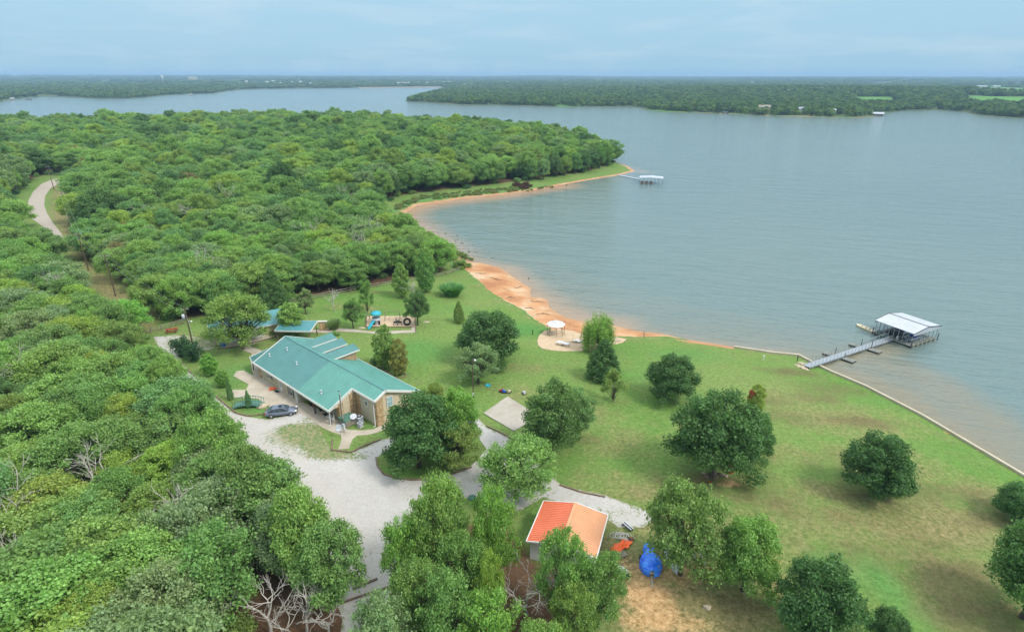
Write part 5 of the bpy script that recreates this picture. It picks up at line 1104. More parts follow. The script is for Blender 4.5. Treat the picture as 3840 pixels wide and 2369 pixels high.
wire(up(mpb, 6.2, .1, -.1), hl(-17, -4.9, 3.0), .7, 'drooping service cable running along the hall eave', .02); wire(up(b5, 7.0), up(b5, 0.1, 5.5, -7.5), .05, 'slanting guy wire from the transformer pole to the grass', .02); wire(up(b1, 10.0), at(215, 655, 3.0), .3, 'cross wire from the tall dark pole toward the dirt road', .02)
# ---------------------------------------------------------------- rail fence
fp = [(362, 796), (388, 789), (414, 782), (441, 774)]
fq = [(640, 741), (672, 733), (705, 724), (738, 718), (772, 711), (806, 704), (840, 697), (872, 692), (905, 686), (938, 681), (970, 676), (1003, 670), (1035, 665), (1062, 660)]
def fence(pts_, label, hgt=1.15):
    a0 = at(*pts_[0]); f = empty('rail_fence', a0, 0, label, 'fence'); L_ = [at(*p) - a0 for p in pts_]
    for p in L_: w = MB(); w.box((p.x, p.y, p.z + hgt / 2), (.15, .15, hgt + .1)); w.build('post', M['greywood'], f)
    for p, q in zip(L_[:-1], L_[1:]):
        for z in (.45, .98): w = MB(); w.bar((p.x, p.y, p.z + z), (q.x, q.y, q.z + z), .05, .13); w.build('rail', M['greywood'], f)
fence(fp, 'two-rail wooden fence behind the red picnic table'); fence(fq, 'long two-rail wooden fence along the wood edge beyond the playground'); fence([(1068, 659), (1085, 652), (1100, 647)], 'last short length of rail fence beside the beach')
# picnic table, bins, bench
def table(loc, rz, label, mat='red', L_=1.8, name='picnic_table'):
    t = empty(name, loc, rz, label, 'table'); w = MB()
    for k in range(5): w.box((0, -.32 + k * .16, .74), (L_, .14, .04))
    w.build('tabletop', M[mat], t)
    for y in (-.7, .7): w = MB(); w.box((0, y, .44), (L_, .26, .04)); w.build('bench', M[mat], t)
    for x in (-L_ * .36, L_ * .36):
        w = MB(); w.bar((x, -.62, 0), (x, -.2, .72), .08); w.bar((x, .62, 0), (x, .2, .72), .08); w.bar((x, -.75, .38), (x, .75, .38), .05, .08); w.build('trestle', M['dark'], t)
    return t
table(at(412, 795), .35, 'red picnic table on the grass inside the rail fence', L_=2.2)
def bin_(loc, rz, label):
    t = empty('storage_tub', loc, rz, label, 'tub'); w = MB(); w.box((0, 0, .3), (.9, .6, .6), top=1.1); w.build('body', M['blue'], t); w = MB(); w.box((0, 0, .63), (1.02, .7, .06)); w.build('lid', M['blue'], t)
bin_(at(534, 829), gr, 'bright blue tub against the garage front')
bn = empty('garden_bench', at(911, 882), -.6, 'pale wooden bench behind the hall near the ringed maples', 'bench'); w = MB(); w.box((0, 0, .45), (1.5, .4, .05)); w.build('seat', M['greywood'], bn)
for x in (-.6, .6): w = MB(); w.box((x, 0, .22), (.08, .36, .42)); w.build('leg', M['greywood'], bn)
w = MB(); w.box((0, .22, .75), (1.5, .05, .3)); w.build('backrest', M['greywood'], bn)
for x, y, l in ((922, 884, 'dark ring of edging at the foot of the taller lawn maple'), (958, 899, 'dark ring of edging at the foot of the shorter lawn maple')):
    w = MB(); w.lathe((0, 0, 0), [(1.05, -.05), (1.05, .14), (.92, .14), (.92, -.05)], 24); o_ = w.build('tree_ring', M['wood']); tag(o_, l, 'edging'); o_.location = at(x, y)
# foot bridge
fb = empty('footbridge', at(596, 973), -.24 + .35, 'small arched green footbridge with railings on the bridge lawn', 'bridge'); LB = 4.6
def arch(x): return .25 + .5 * (1 - (2 * x / LB) ** 2)
w = MB()
for k in range(23): x = -LB / 2 + .1 + k * (LB - .2) / 22; w.box((x, 0, arch(x)), (.19, 1.3, .05))
w.build('deck_planks', M['bridge'], fb)
for y in (-.66, .66):
    w = MB(); 
    for k in range(12): x0 = -LB / 2 + k * LB / 12; x1 = x0 + LB / 12; w.bar((x0, y, arch(x0) - .1), (x1, y, arch(x1) - .1), .08, .2); w.bar((x0, y, arch(x0) + .85), (x1, y, arch(x1) + .85), .07, .08)
    q = w.build('railing', M['bridge'], fb); w = MB()
    for k in range(12): x = -LB / 2 + .1 + k * (LB - .2) / 11; w.box((x, y, arch(x) + .4), (.05, .05, .9))
    w.build('baluster', M['bridge'], q)
w = MB(); w.blob((0, 0, .12), (1.1, .8, .35), 3, .2); o_ = w.build('boulder', M['rock']); tag(o_, 'flat brown boulder on the grass beside the footbridge end', 'rock'); o_.location = at(627, 972)
# ---------------------------------------------------------------- the sedan
def sedan(loc, rz):
    c = empty('parked_sedan', loc, rz, 'grey-blue four-door sedan parked on gravel before the hall', 'car')
    cm = NT('car_paint'); cm = cm.bsdf((.17, .20, .26), .28, .5, .6); bm = bmesh.new()
    st = [(-2.38, .42, .80, .62), (-2.3, .28, .94, .78), (-1.9, .22, 1.0, .87), (-1.2, .2, .98, .91), (0, .2, .95, .92), (.9, .2, .95, .92), (1.5, .22, .90, .9), (2.05, .24, .80, .84), (2.32, .3, .68, .70), (2.42, .38, .56, .55)]
    w = MB(); vs = []; n = 8
    for x, zl, zt, hw in st:
        vs += [(x, -hw * .9, zl), (x, -hw, zl + .18), (x, -hw, (zl + zt) / 2 + .05), (x, -hw * .93, zt), (x, hw * .93, zt), (x, hw, (zl + zt) / 2 + .05), (x, hw, zl + .18), (x, hw * .9, zl)]
    fs = [(i * n + k, i * n + (k + 1) % n, (i + 1) * n + (k + 1) % n, (i + 1) * n + k) for i in range(len(st) - 1) for k in range(n)] + [tuple(range(n))[::-1], tuple(range(n * len(st) - n, n * len(st)))]
    w.add(vs, fs, True); body = w.build('body', cm, c); md = body.modifiers.new('round', 'SUBSURF'); md.levels = 1; md.render_levels = 2
    gs = [(-1.95, 1.0, .70), (-1.25, 1.36, .60), (-.2, 1.44, .60), (.25, 1.40, .60), (1.15, .97, .72)]; w = MB(); vs = []
    for x, z, hw in gs: vs += [(x, -.80, .94), (x, -hw, z), (x, hw, z), (x, .80, .94)]
    w.add(vs, [(i * 4 + k, i * 4 + k + 1, i * 4 + 5 + k, i * 4 + 4 + k) for i in range(4) for k in range(3)] + [(0, 3, 2, 1), (16, 17, 18, 19)], False); w.build('windows', M['glass'], c)
    w = MB(); vs = [(-1.2, -.62, 1.37), (-.2, -.62, 1.455), (.28, -.62, 1.405), (.28, .62, 1.405), (-.2, .62, 1.455), (-1.2, .62, 1.37)]; w.slab(vs[:2] + vs[4:], .05); w.slab([vs[1], vs[2], vs[3], vs[4]], .05); rf2 = w.build('roof', cm, c)
    w = MB(); w.box((-.05, 0, 1.465), (.5, .7, .02)); w.build('sunroof', M['black'], rf2)
    for s_ in (-1, 1):
        w = MB()
        for p, q in (((-1.25, .61 * s_, 1.36), (-1.9, .75 * s_, .99)), ((-.2, .615 * s_, 1.44), (-.25, .80 * s_, .96)), ((.27, .61 * s_, 1.40), (1.15, .77 * s_, .97)), ((-1.25, .615 * s_, 1.365), (.27, .615 * s_, 1.41))): w.bar(p, q, .07, .06)
        w.build('pillar', cm, c)
        w = MB(); w.box((.75, .93 * s_, 1.02), (.14, .2, .12), top=.8); w.build('side_mirror', cm, c)
        w = MB(); w.box((2.22, .62 * s_, .68), (.28, .34, .13)); w.build('headlight', M['white'], c); w = MB(); w.box((-2.3, .62 * s_, .82), (.16, .4, .14)); w.build('tail_light', M['red'], c)
        for x in (-1.42, 1.45):
            wh = MB(); wh.tube([(x, .70 * s_, .33), (x, .93 * s_, .33)], .33, 20); o_ = wh.build('wheel', M['black'], c); wh = MB(); wh.tube([(x, .90 * s_, .33), (x, .95 * s_, .33)], [.22, .19], 14); wh.build('rim', M['metal'], o_)
    w = MB(); w.box((2.36, 0, .5), (.12, .9, .16)); w.build('grille', M['black'], c); w = MB(); w.box((-2.38, 0, .62), (.06, .45, .13)); w.build('number_plate', M['white'], c)
ca, cb = at(628, 1003), at(712, 992)
sedan(((ca.x + cb.x) / 2 + .0, (ca.y + cb.y) / 2 + .75, 3.02), math.atan2(cb.y - ca.y, cb.x - ca.x))
# ---------------------------------------------------------------- playground
ps = empty('play_tower', at(902, 775), .15, 'stone-look play tower with turquoise domed canopy in the sandpit', 'play tower')
w = MB(); w.lathe((0, 0, 0), [(.75, 0), (.78, .9), (.95, 1.0), (.95, 1.45), (.88, 1.45), (.88, 1.05), (0, 1.02)], 12); w.build('tower_base', M['lightgrey'], ps)
for x, y in ((.6, -.55), (-.6, -.55)): w = MB(); w.box((x * .95, y, .45), (.35, .3, .8)); w.build('dark_opening', M['black'], ps)
for k in range(6): w = MB(); a_ = k * math.pi / 3; w.tube([(.8 * math.cos(a_), .8 * math.sin(a_), 1.4), (.8 * math.cos(a_), .8 * math.sin(a_), 2.5)], .05, 6); w.build('canopy_post', M['greywood'], ps)
w = MB(); w.lathe((0, 0, 2.45), [(1.15, -.12), (1.15, .02), (.9, .25), (.5, .42), (.3, .45), (.28, .58), (0, .62)], 16); w.build('canopy', M['teal'], ps)
w = MB(); w.slab([(-.7, -.9, 1.15), (-.2, -1.0, 1.15), (-1.2, -3.1, .2), (-1.75, -2.95, .2)], .06)
for a_, b_ in (((-.7, -.9, 1.25), (-1.75, -2.95, .3)), ((-.2, -1.0, 1.25), (-1.2, -3.1, .3))): w.bar(a_, b_, .06, .2)
w.build('slide', M['teal'], ps)
sl = empty('small_slide', at(893, 779), .9, 'little free-standing turquoise slide near the sandpit corner', 'slide'); w = MB(); w.slab([(0, -.25, .95), (0, .25, .95), (1.6, .25, .12), (1.6, -.25, .12)], .05); w.bar((0, -.27, 1.0), (1.6, -.27, .18), .05, .16); w.bar((0, .27, 1.0), (1.6, .27, .18), .05, .16); w.build('chute', M['teal'], sl)
w = MB()
for y in (-.25, .25): w.bar((0, y, .95), (-.5, y, 0), .06)
for k in range(4): w.bar((-.1 - k * .11, -.25, .78 - k * .2), (-.1 - k * .11, .25, .78 - k * .2), .05)
w.build('ladder', M['teal'], sl)
ty = empty('tractor_tyre', at(975, 778.5), .3, 'big black tractor tyre standing upright in the sandpit', 'tyre'); w = MB(); w.lathe((0, 0, 0), [(.55, -.22), (.9, -.26), (1.0, -.1), (1.0, .1), (.9, .26), (.55, .22), (.5, 0), (.55, -.22)], 28, False); o_ = w.build('tyre_body', M['black'], ty); o_.rotation_euler = (R(82), 0, 0); o_.location = (0, 0, .84); o_.scale = (.85, .85, .85)
for i, (x, y, rz, l) in enumerate([(947, 779, 0, 'black spring rider facing the play tower'), (957, 778.5, 3.1, 'black spring rider facing the tractor tyre')]):
    sr = empty('spring_rider', at(x, y), rz, l, 'spring rider'); w = MB(); w.blob((0, 0, .75), (.55, .2, .22), i, .1); w.bar((.35, 0, .8), (.65, 0, 1.15), .16); w.box((.72, 0, 1.2), (.3, .14, .16)); w.build('body', M['black'], sr)
    for sx in (-.3, .3): w = MB(); w.bar((sx, 0, .65), (sx * 1.6, 0, .0), .09); w.build('leg', M['black'], sr)
def swing(loc, rz, label, n=2, W=3.2):
    s_ = empty('swing_frame', loc, rz, label, 'swing'); w = MB(); w.tube([(-W / 2, 0, 2.2), (W / 2, 0, 2.2)], .05, 6); w.build('top_bar', M['greywood'], s_)
    for x in (-W / 2, W / 2):
        for y in (-.9, .9): w = MB(); w.tube([(x, 0, 2.2), (x, y, 0)], .05, 6); w.build('leg', M['greywood'], s_)
    for k in range(n): x = -W / 4 + k * W / 2; w = MB(); w.box((x, 0, .5), (.4, .18, .05)); w.tube([(x - .18, 0, .5), (x - .18, 0, 2.2)], .012, 4); w.tube([(x + .18, 0, .5), (x + .18, 0, 2.2)], .012, 4); w.build('swing_seat', M['dark'], s_)
swing(at(887, 768), 1.2, 'wooden swing frame at the garage end of the sandpit', 1, 1.6); swing(at(940, 767), .05, 'wide swing frame between the play tower and the tyre')
for x, y, l in ((867, 785, 'flat stone beside the path bend'), (1021, 771, 'flat stone on the grass beside the sandpit corner')):
    w = MB(); w.blob((0, 0, .05), (.75, .45, .12), 5, .2); o_ = w.build('stepping_stone', M['rock']); tag(o_, l, 'rock'); o_.location = at(x, y)
# ---------------------------------------------------------------- sand patio
gz_ = empty('gazebo', at(1330, 801), 0, 'white octagonal gazebo on thin dark posts on the sand patio', 'gazebo'); n = 8; RG = 1.95
pt = lambda k, r_, z: (r_ * math.cos((k + .5) * math.pi / 4), r_ * math.sin((k + .5) * math.pi / 4), z)
w = MB(); w.lathe((0, 0, 0), [(RG, 2.35), (RG, 2.5), (.55, 3.05), (.5, 3.02), (RG - .08, 2.42)], 8, False); w.build('canopy', M['white'], gz_); w = MB(); w.lathe((0, 0, 0), [(.75, 3.02), (.72, 3.1), (0, 3.3)], 8, False); w.build('canopy_cap', M['lightgrey'], gz_)
for k in range(8):
    w = MB(); x, y, _ = pt(k - .5, RG * .93, 0); w.tube([(x, y, 0), (x, y, 2.42)], .05, 6); w.build('post', M['wood'], gz_)
w = MB()
for k in (0, 1, 2, 3, 4): p = pt(k - .5, RG * .93, 1.0); q = pt(k + .5, RG * .93, 1.0); w.bar(p, q, .05); w.bar((p[0], p[1], .25), (q[0], q[1], .25), .05)
w.build('side_rail', M['wood'], gz_)
for i, (x, y, l) in enumerate([(1341, 826, 'dark framed patio table nearer the gazebo'), (1354, 829, 'dark framed patio table nearer the willow')]):
    t = empty('patio_table', at(x, y), -.3, l, 'table'); w = MB(); w.box((0, 0, .72), (1.3, .85, .04)); w.build('tabletop', M['lightgrey'], t)
    for a_ in (-.6, .6):
        for b_ in (-.38, .38): w = MB(); w.box((a_, b_, .35), (.05, .05, .7)); w.build('leg', M['dark'], t)
for i, (x, y, l) in enumerate([(1377, 818, 'white reclining lounge chair nearer the gazebo'), (1386, 820, 'white reclining lounge chair half under the willow')]):
    t = empty('lounge_chair', at(x, y), .4, l, 'lounge chair'); w = MB(); w.box((.2, 0, .35), (1.2, .6, .06)); w.build('seat', M['white'], t); w = MB(); w.slab([(-.4, -.3, .38), (-.4, .3, .38), (-1.0, .3, .9), (-1.0, -.3, .9)], .05); w.build('backrest', M['white'], t)
    for a_ in (-.3, .7):
        for b_ in (-.25, .25): w = MB(); w.box((a_, b_, .16), (.05, .05, .32)); w.build('leg', M['white'], t)
for i in range(9):
    w = MB(); s_ = random.uniform(.25, .5); w.blob((0, 0, .1), (s_, s_ * .7, s_ * .5), i, .25); o_ = w.build('shore_rock', M['rock']); tag(o_, 'pale rounded rock in the small heap beside the willow', 'rock', 'rocks heaped beside the willow'); o_.location = at(1465 + random.uniform(-12, 22), 812 + random.uniform(-6, 8)); o_.rotation_euler = (0, 0, i)
def bollard(x, y, h, label, mat='dark', r_=.09):
    b_ = empty('grass_bollard', at(x, y), 0, label, 'post'); w = MB(); w.tube([(0, 0, -.1), (0, 0, h)], r_, 8); w.build('shaft', M[mat], b_); w = MB(); w.box((0, 0, h + .06), (r_ * 3, r_ * 2, .14)); w.build('head', M[mat], b_)
bollard(1275, 801, 1.0, 'small dark faucet post on the grass near the gazebo'); bollard(1541, 807, 1.2, 'grey post at the beach end of the lawn', 'greywood'); bollard(1827, 862, .9, 'short white post standing alone near the seawall', 'white'); bollard(1908, 864, .8, 'black post at the seawall corner beside the gangway')
for i, (x, y, L_, l) in enumerate([(1150, 655, 3.2, 'dark drift branch at the wood end of the orange beach'), (1188, 668, 4.0, 'long drift branch lying along the upper beach'), (1240, 688, 2.6, 'drift branch near the small cove in the beach'), (1285, 722, 3.4, 'dark drift log at the tip of the beach bulge'), (1268, 738, 2.4, 'short drift stick in the middle of the beach'),
    (1300, 752, 4.2, 'forked drift branch near the gazebo side of the beach'), (1225, 712, 2.2, 'small drift stick on the grassy side of the beach'), (1340, 770, 2.6, 'drift stick beside the sand patio')]):
    rg_ = random.Random(i); w = MB(); p_ = [Vector((L_ * (t / 5 - .5), .35 * math.sin(t * 1.3 + i), .06 + .05 * (t % 2))) for t in range(6)]; w.tube(p_, [.10, .09, .075, .06, .05, .03], 5); w.tube([p_[2], p_[2] + Vector((L_ * .2, .5, .15))], [.06, .02], 4); w.tube([p_[3], p_[3] + Vector((L_ * .15, -.45, .1))], [.05, .02], 4)
    o_ = w.build('driftwood', M['pole']); tag(o_, l, 'driftwood'); o_.location = at(x, y, .04); o_.rotation_euler = (0, 0, rg_.uniform(-.6, .4))
# ---------------------------------------------------------------- boat dock
do = Vector((81.43, 108.74, 0)); dr = math.atan2(115.94 - 108.74, 77.73 - 81.43)
# frame: X runs away from the near corner along the shore side, Y (negative) out along the gable
dk = empty('boat_dock', (82.15, 109.5, 0), math.atan2(112.99 - 108.74, 89.73 - 81.43), 'floating two-slip boat dock under a white gabled metal roof', 'boat dock')
LX, LY = 9.0, 7.9
w = MB()
for c, d_ in (((LX / 2, .6, .32), (LX, 1.2, .16)), ((LX / 2, LY - .6, .32), (LX, 1.2, .16)), ((.75, LY / 2, .316), (1.5, LY, .16)), ((LX / 2, LY * .5, .312), (LX, .9, .16)), ((LX - .3, LY * .5, .308), (.6, LY, .14))): w.box(c, d_)
w.build('deck', M['deck'], dk); w = MB()
for c, d_ in (((LX / 2, .5, .1), (LX - .2, .9, .34)), ((LX / 2, LY - .5, .1), (LX - .2, .9, .34)), ((.7, LY / 2, .1), (1.2, LY - .4, .34)), ((LX / 2, LY / 2, .1), (LX, .6, .34))): w.box(c, d_)
w.build('float', M['black'], dk)
RXa, RXb, RYa, RYb = -.35, LX + .1, -.25, LY + .2
ez, rgz = 3.35, 4.05; xm = (RXa + RXb) / 2
for a_, b_ in ((RXa, xm), (RXb, xm)):
    w = MB(); w.slab([(a_, RYa, ez), (a_, RYb, ez), (b_, RYb, rgz), (b_, RYa, rgz)], .08); ribs(w, (a_, RYa + .1, ez), (a_, RYb - .1, ez), (b_, RYa + .1, rgz), (b_, RYb - .1, rgz), 16, .04, .015); w.build('roof_panel', M['roofwhite'], dk)
w = MB(); w.bar((xm, RYa - .02, rgz + .03), (xm, RYb + .02, rgz + .03), .16, .06)
for y in (RYa - .03, RYb + .03): w.bar((RXa, y, ez), (xm, y, rgz), .05, .16); w.bar((xm, y, rgz), (RXb, y, ez), .05, .16)
w.build('roof_trim', M['dark'], dk)
for y in (RYa + .05, RYb - .05):
    w = MB(); w.add([(RXa + .1, y, ez - .12), (RXb - .1, y, ez - .12), (RXb - .1, y, ez - .55), (RXa + .1, y, ez - .55), (xm, y, rgz - .12)] + [(RXa + .1, y + .04, ez - .12), (RXb - .1, y + .04, ez - .12), (RXb - .1, y + .04, ez - .55), (RXa + .1, y + .04, ez - .55), (xm, y + .04, rgz - .12)], [(3, 2, 1, 4, 0), (5, 9, 6, 7, 8), (0, 5, 8, 3), (1, 2, 7, 6), (3, 8, 7, 2), (0, 4, 9, 5), (4, 1, 6, 9)]); w.build('gable_panel', M['roofwhite'], dk)
for k in range(7):
    for y in (.12, LY - .12): w = MB(); w.box((k * (LX - .2) / 6 + .1, y, 1.65), (.09, .09, 2.7)); w.build('post', M['grey'], dk)
for k in (1, 2, 3, 4, 5, 6, 7): w = MB(); w.box((.1, k * LY / 8, 1.8), (.09, .09, 3.0)); w.build('post', M['grey'], dk)
for k in range(6): w = MB(); w.box((.9 + k * 1.5, -.06, .25), (.16, .12, .9)); w.build('bumper', M['cream'], dk)
for x, y in ((-.2, -.15), (LX + .2, -.15), (-.2, LY + .15), (LX + .2, LY + .15)): w = MB(); w.tube([(x, y, -1), (x, y, 1.6)], .09, 8); w.build('mooring_pile', M['dark'], dk)
w = MB()
for z in (.7, 1.15): w.bar((.1, 4.6, z), (.1, LY - .1, z), .05)
w.build('railing', M['greywood'], dk)
def boat(loc, rz, L_, B_, mats, label, name='motor_boat', cover=None, canopy=False):
    b_ = empty(name, loc, rz, label, 'boat'); w = MB(); ns = 9; vs = []
    for i in range(ns):
        t = i / (ns - 1); x = -L_ / 2 + L_ * t; hw = B_ / 2 * (1 - max(0, (t - .45) / .55) ** 2.2) + .02; zt = .7 + .25 * t * t; zb = .05 + .25 * max(0, t - .6) * 2
        vs += [(x, 0, zb), (x, -hw * .75, zb + .15), (x, -hw, zt), (x, -hw * .88, zt + .02), (x, 0, zt + .05 if (t > .62) else .35), (x, hw * .88, zt + .02), (x, hw, zt), (x, hw * .75, zb + .15)]
    w.add(vs, [(i * 8 + k, i * 8 + (k + 1) % 8, i * 8 + 8 + (k + 1) % 8, i * 8 + 8 + k) for i in range(ns - 1) for k in range(8)] + [tuple(range(8))[::-1]], True); w.build('hull', M[mats[0]], b_)
    w = MB(); w.box((-.1 * L_, 0, .72), (.5, B_ * .7, .3)); w.build('console', M[mats[1]], b_); w = MB(); w.slab([(.06 * L_, -B_ * .36, .85), (.06 * L_, B_ * .36, .85), (-.02 * L_, B_ * .3, 1.2), (-.02 * L_, -B_ * .3, 1.2)], .03); w.build('windscreen', M['glass'], b_)
    w = MB(); w.box((-L_ / 2 - .2, 0, .75), (.35, .4, .7), top=.8); w.build('outboard_motor', M['black'], b_); return b_
DA = dk.rotation_euler.z
dl = lambda x, y, z: Vector((82.15, 109.5, 0)) + Matrix.Rotation(DA, 3, 'Z') @ Vector((x, y, z))
boat(dl(5.0, 5.75, .15), DA, 5.6, 2.1, ('dark', 'grey'), 'dark runabout moored in the farther covered slip'); boat(dl(5.2, 2.3, .15), DA, 4.6, 1.9, ('lightgrey', 'blue'), 'pale boat moored in the near covered slip')
for i, (x, y, l) in enumerate([(.7, 7.0, 'green lidded box at the far end of the dock deck'), (.8, 6.0, 'green lidded box nearer the gangway on the dock deck')]):
    t = empty('deck_box', dl(x, y, .41), DA, l, 'storage box'); w = MB(); w.box((0, 0, .25), (.6, .9, .5)); w.build('body', M['bridge'], t); w = MB(); w.box((0, 0, .53), (.66, .96, .07)); w.build('lid', M['dark'], t)
wp = MB(); wp.lathe((0, 0, 0), [(0, 0), (.2, 0), (.2, .7), (.12, .85), (0, .88)], 10); o_ = wp.build('barrel', M['white']); tag(o_, 'white barrel standing where the gangway meets the dock', 'barrel'); o_.location = dl(.9, 3.4, .41)
sp_ = empty('swim_platform', dl(1.3, LY + 2.6, 0), DA + 1.45, 'long cream floating platform moored off the far end of the dock', 'platform'); w = MB(); w.add([(-2.2, -.65, .3), (1.7, -.65, .3), (2.5, 0, .35), (1.7, .65, .3), (-2.2, .65, .3), (-2.2, -.6, -.1), (1.6, -.6, -.1), (2.1, 0, -.1), (1.6, .6, -.1), (-2.2, .6, -.1)], [(0, 1, 2, 3, 4), (0, 5, 6, 1), (1, 6, 7, 2), (2, 7, 8, 3), (3, 8, 9, 4), (4, 9, 5, 0)]); w.build('hull', M['cream'], sp_)
for x in (-1.0, 0, 1.0): w = MB(); w.box((x, 0, .36), (.25, .3, .1)); w.build('hatch', M['dark'], sp_)
g0, g1 = Vector((56.2, 100.0, .75)), dl(0.1, 4.3, .5); gd = g1 - g0; gl = gd.xy.length
gw = empty('gangway', g0, math.atan2(gd.y, gd.x), 'long grey metal gangway with railings from lawn to dock', 'gangway'); sl_ = gd.z / gl
w = MB(); w.slab([(0, -.65, 0), (gl, -.65, gd.z), (gl, .65, gd.z), (0, .65, 0)], .12); w.build('deck', M['metal'], gw)
for y in (-.65, .65):
    w = MB(); w.bar((gl * .66, y, 1.0 + sl_ * gl * .66), (gl, y, gd.z + 1.0), .06); w.bar((0, y, -.1), (gl, y, gd.z - .1), .06, .3)
    q = w.build('side_beam', M['grey'], gw); w = MB()
    for k in range(24): x = gl * (k + .3) / 24; w.box((x, y * 1.03, sl_ * x + .4), (.06, .05, 1.0))
    w.build('baluster', M['grey'], gw)
for i, (x, y, l) in enumerate([(10.6, -1.75, 'dark float on the near side of the gangway, shore end'), (9.6, 1.7, 'dark float on the far side of the gangway, shore end'), (19.2, -1.75, 'dark float on the near side of the gangway, dock end'), (18.2, 1.7, 'dark float on the far side of the gangway, dock end')]):
    c_ = g0 + Matrix.Rotation(gw.rotation_euler.z, 3, 'Z') @ Vector((x, y, 0)); t = empty('gangway_float', (c_.x, c_.y, 0), gw.rotation_euler.z + .15, l, 'float'); w = MB(); w.box((0, 0, .05), (1.5, 2.1, .5)); w.build('drum', M['dark'], t); w = MB(); w.box((0, 0, .33), (1.55, 2.15, .06)); w.build('top_plate', M['deck'], t)
    w = MB(); w.tube([(.3, -.9 if y > 0 else .9, -.8), (.3, -.9 if y > 0 else .9, 2.0 if i in (1, 2, 3) else 1.3)], .06, 8); w.build('mooring_post', M['dark'], t)
for i in range(8):
    w = MB(); w.blob((0, 0, 0), (.7, .4, .14), 20 + i, .2); o_ = w.build('landing_stone', M['rock']); tag(o_, 'flat pale landing stone at the foot of the gangway', 'rock', 'landing stones at the gangway foot'); o_.location = at(1917 + (i % 4) * 7 - (i // 4) * 8, 868 + (i // 4) * 6 + (i % 4) * 3, .12); o_.rotation_euler = (0, 0, i * .7)
# dock off the peninsula
fd = empty('boat_dock', at(1530, 441) * 1.0, .0, 'distant white-roofed boat dock off the wooded point', 'boat dock'); fd.location.z = 0
s0, s1 = Vector((*sight(1530, 440, 0), 0)), Vector((*sight(1585, 441, 0), 0)); fl = (s1 - s0).length; fd.location = s0; fd.rotation_euler = (0, 0, math.atan2((s1 - s0).y, (s1 - s0).x) - .12)
for k in (0, .45, .9):
    w = MB(); w.box((fl * (.12 + k * .42), 3.0, .25), (fl * .13, 7, .5)); w.build('pontoon', M['wood'], fd)
w = MB(); w.slab([(-.2, -.3, 3.1), (fl * .5, -.3, 3.5), (fl * .5, 6.5, 3.5), (-.2, 6.5, 3.1)], .08); w.slab([(fl * .5, -.3, 3.5), (fl + .2, -.3, 3.1), (fl + .2, 6.5, 3.1), (fl * .5, 6.5, 3.5)], .08); w.build('roof_panel', M['roofwhite'], fd)
for k in range(7):
    for y in (-.1, 6.3): w = MB(); w.box((fl * k / 6, y, 1.6), (.14, .14, 3.1)); w.build('post', M['grey'], fd)
a_, b_ = at(1480, 421), Vector((*sight(1531, 431, 0), .6)); gw2 = empty('gangway', (a_.x, a_.y, .5), 0, 'thin white gangway from the wooded point to the distant dock', 'gangway'); w = MB(); d_ = b_ - Vector((a_.x, a_.y, .5)); w.bar((0, 0, 0), d_, 1.2, .15); w.build('deck', M['lightgrey'], gw2); w = MB(); w.bar((0, .6, .9), d_ + Vector((0, .6, .9)), .1); w.build('railing', M['lightgrey'], gw2)
# ---------------------------------------------------------------- orange-roofed shed and the boats
so = Vector((10.9, 53.3, 3)); sr_ = math.atan2(53.12 - 55.54, 10.86 - 3.71)
sd = empty('shed', so, sr_, 'small white metal shed with a bright orange-red ribbed roof', 'building')   # x back towards -7.5, y towards -6.75
w = MB(); w.box((-3.75, -3.35, 1.28), (7.0, 6.2, 2.56)); hx = -3.75
for y in (-6.45, -.25): w.add([(-7.25, y, 2.56), (-.25, y, 2.56), (hx, y, 3.25)], [(0, 1, 2)])
w.build('wall', M['white'], sd)
for a_, b_, m_ in ((-7.55, hx - .004, 'roofred2'), (0.0, hx + .004, 'roofred')):
    w = MB(); w.slab([(a_, 0, 2.65), (a_, -6.75, 2.65), (b_, -6.75, 3.4), (b_, 0, 3.4)], .08); ribs(w, (a_, -.12, 2.65), (a_, -6.65, 2.65), (b_, -.12, 3.4), (b_, -6.65, 3.4), 22, .05, .035); w.build('roof_panel', M[m_], sd)
w = MB(); w.bar((hx, .02, 3.43), (hx, -6.77, 3.43), .34, .06); w.build('ridge_cap', M['roofred'], sd); w = MB()
for y in (.05, -6.8): w.bar((-7.55, y, 2.6), (hx, y, 3.35), .09, .2); w.bar((hx, y, 3.35), (0, y, 2.6), .09, .2)
for x in (.05, -7.6): w.bar((x, .05, 2.58), (x, -6.8, 2.58), .09, .2)
w.build('fascia', M['white'], sd); w = MB(); w.box((-.21, -3.3, 1.0), (.06, .95, 2.0)); w.build('door', M['lightgrey'], sd)
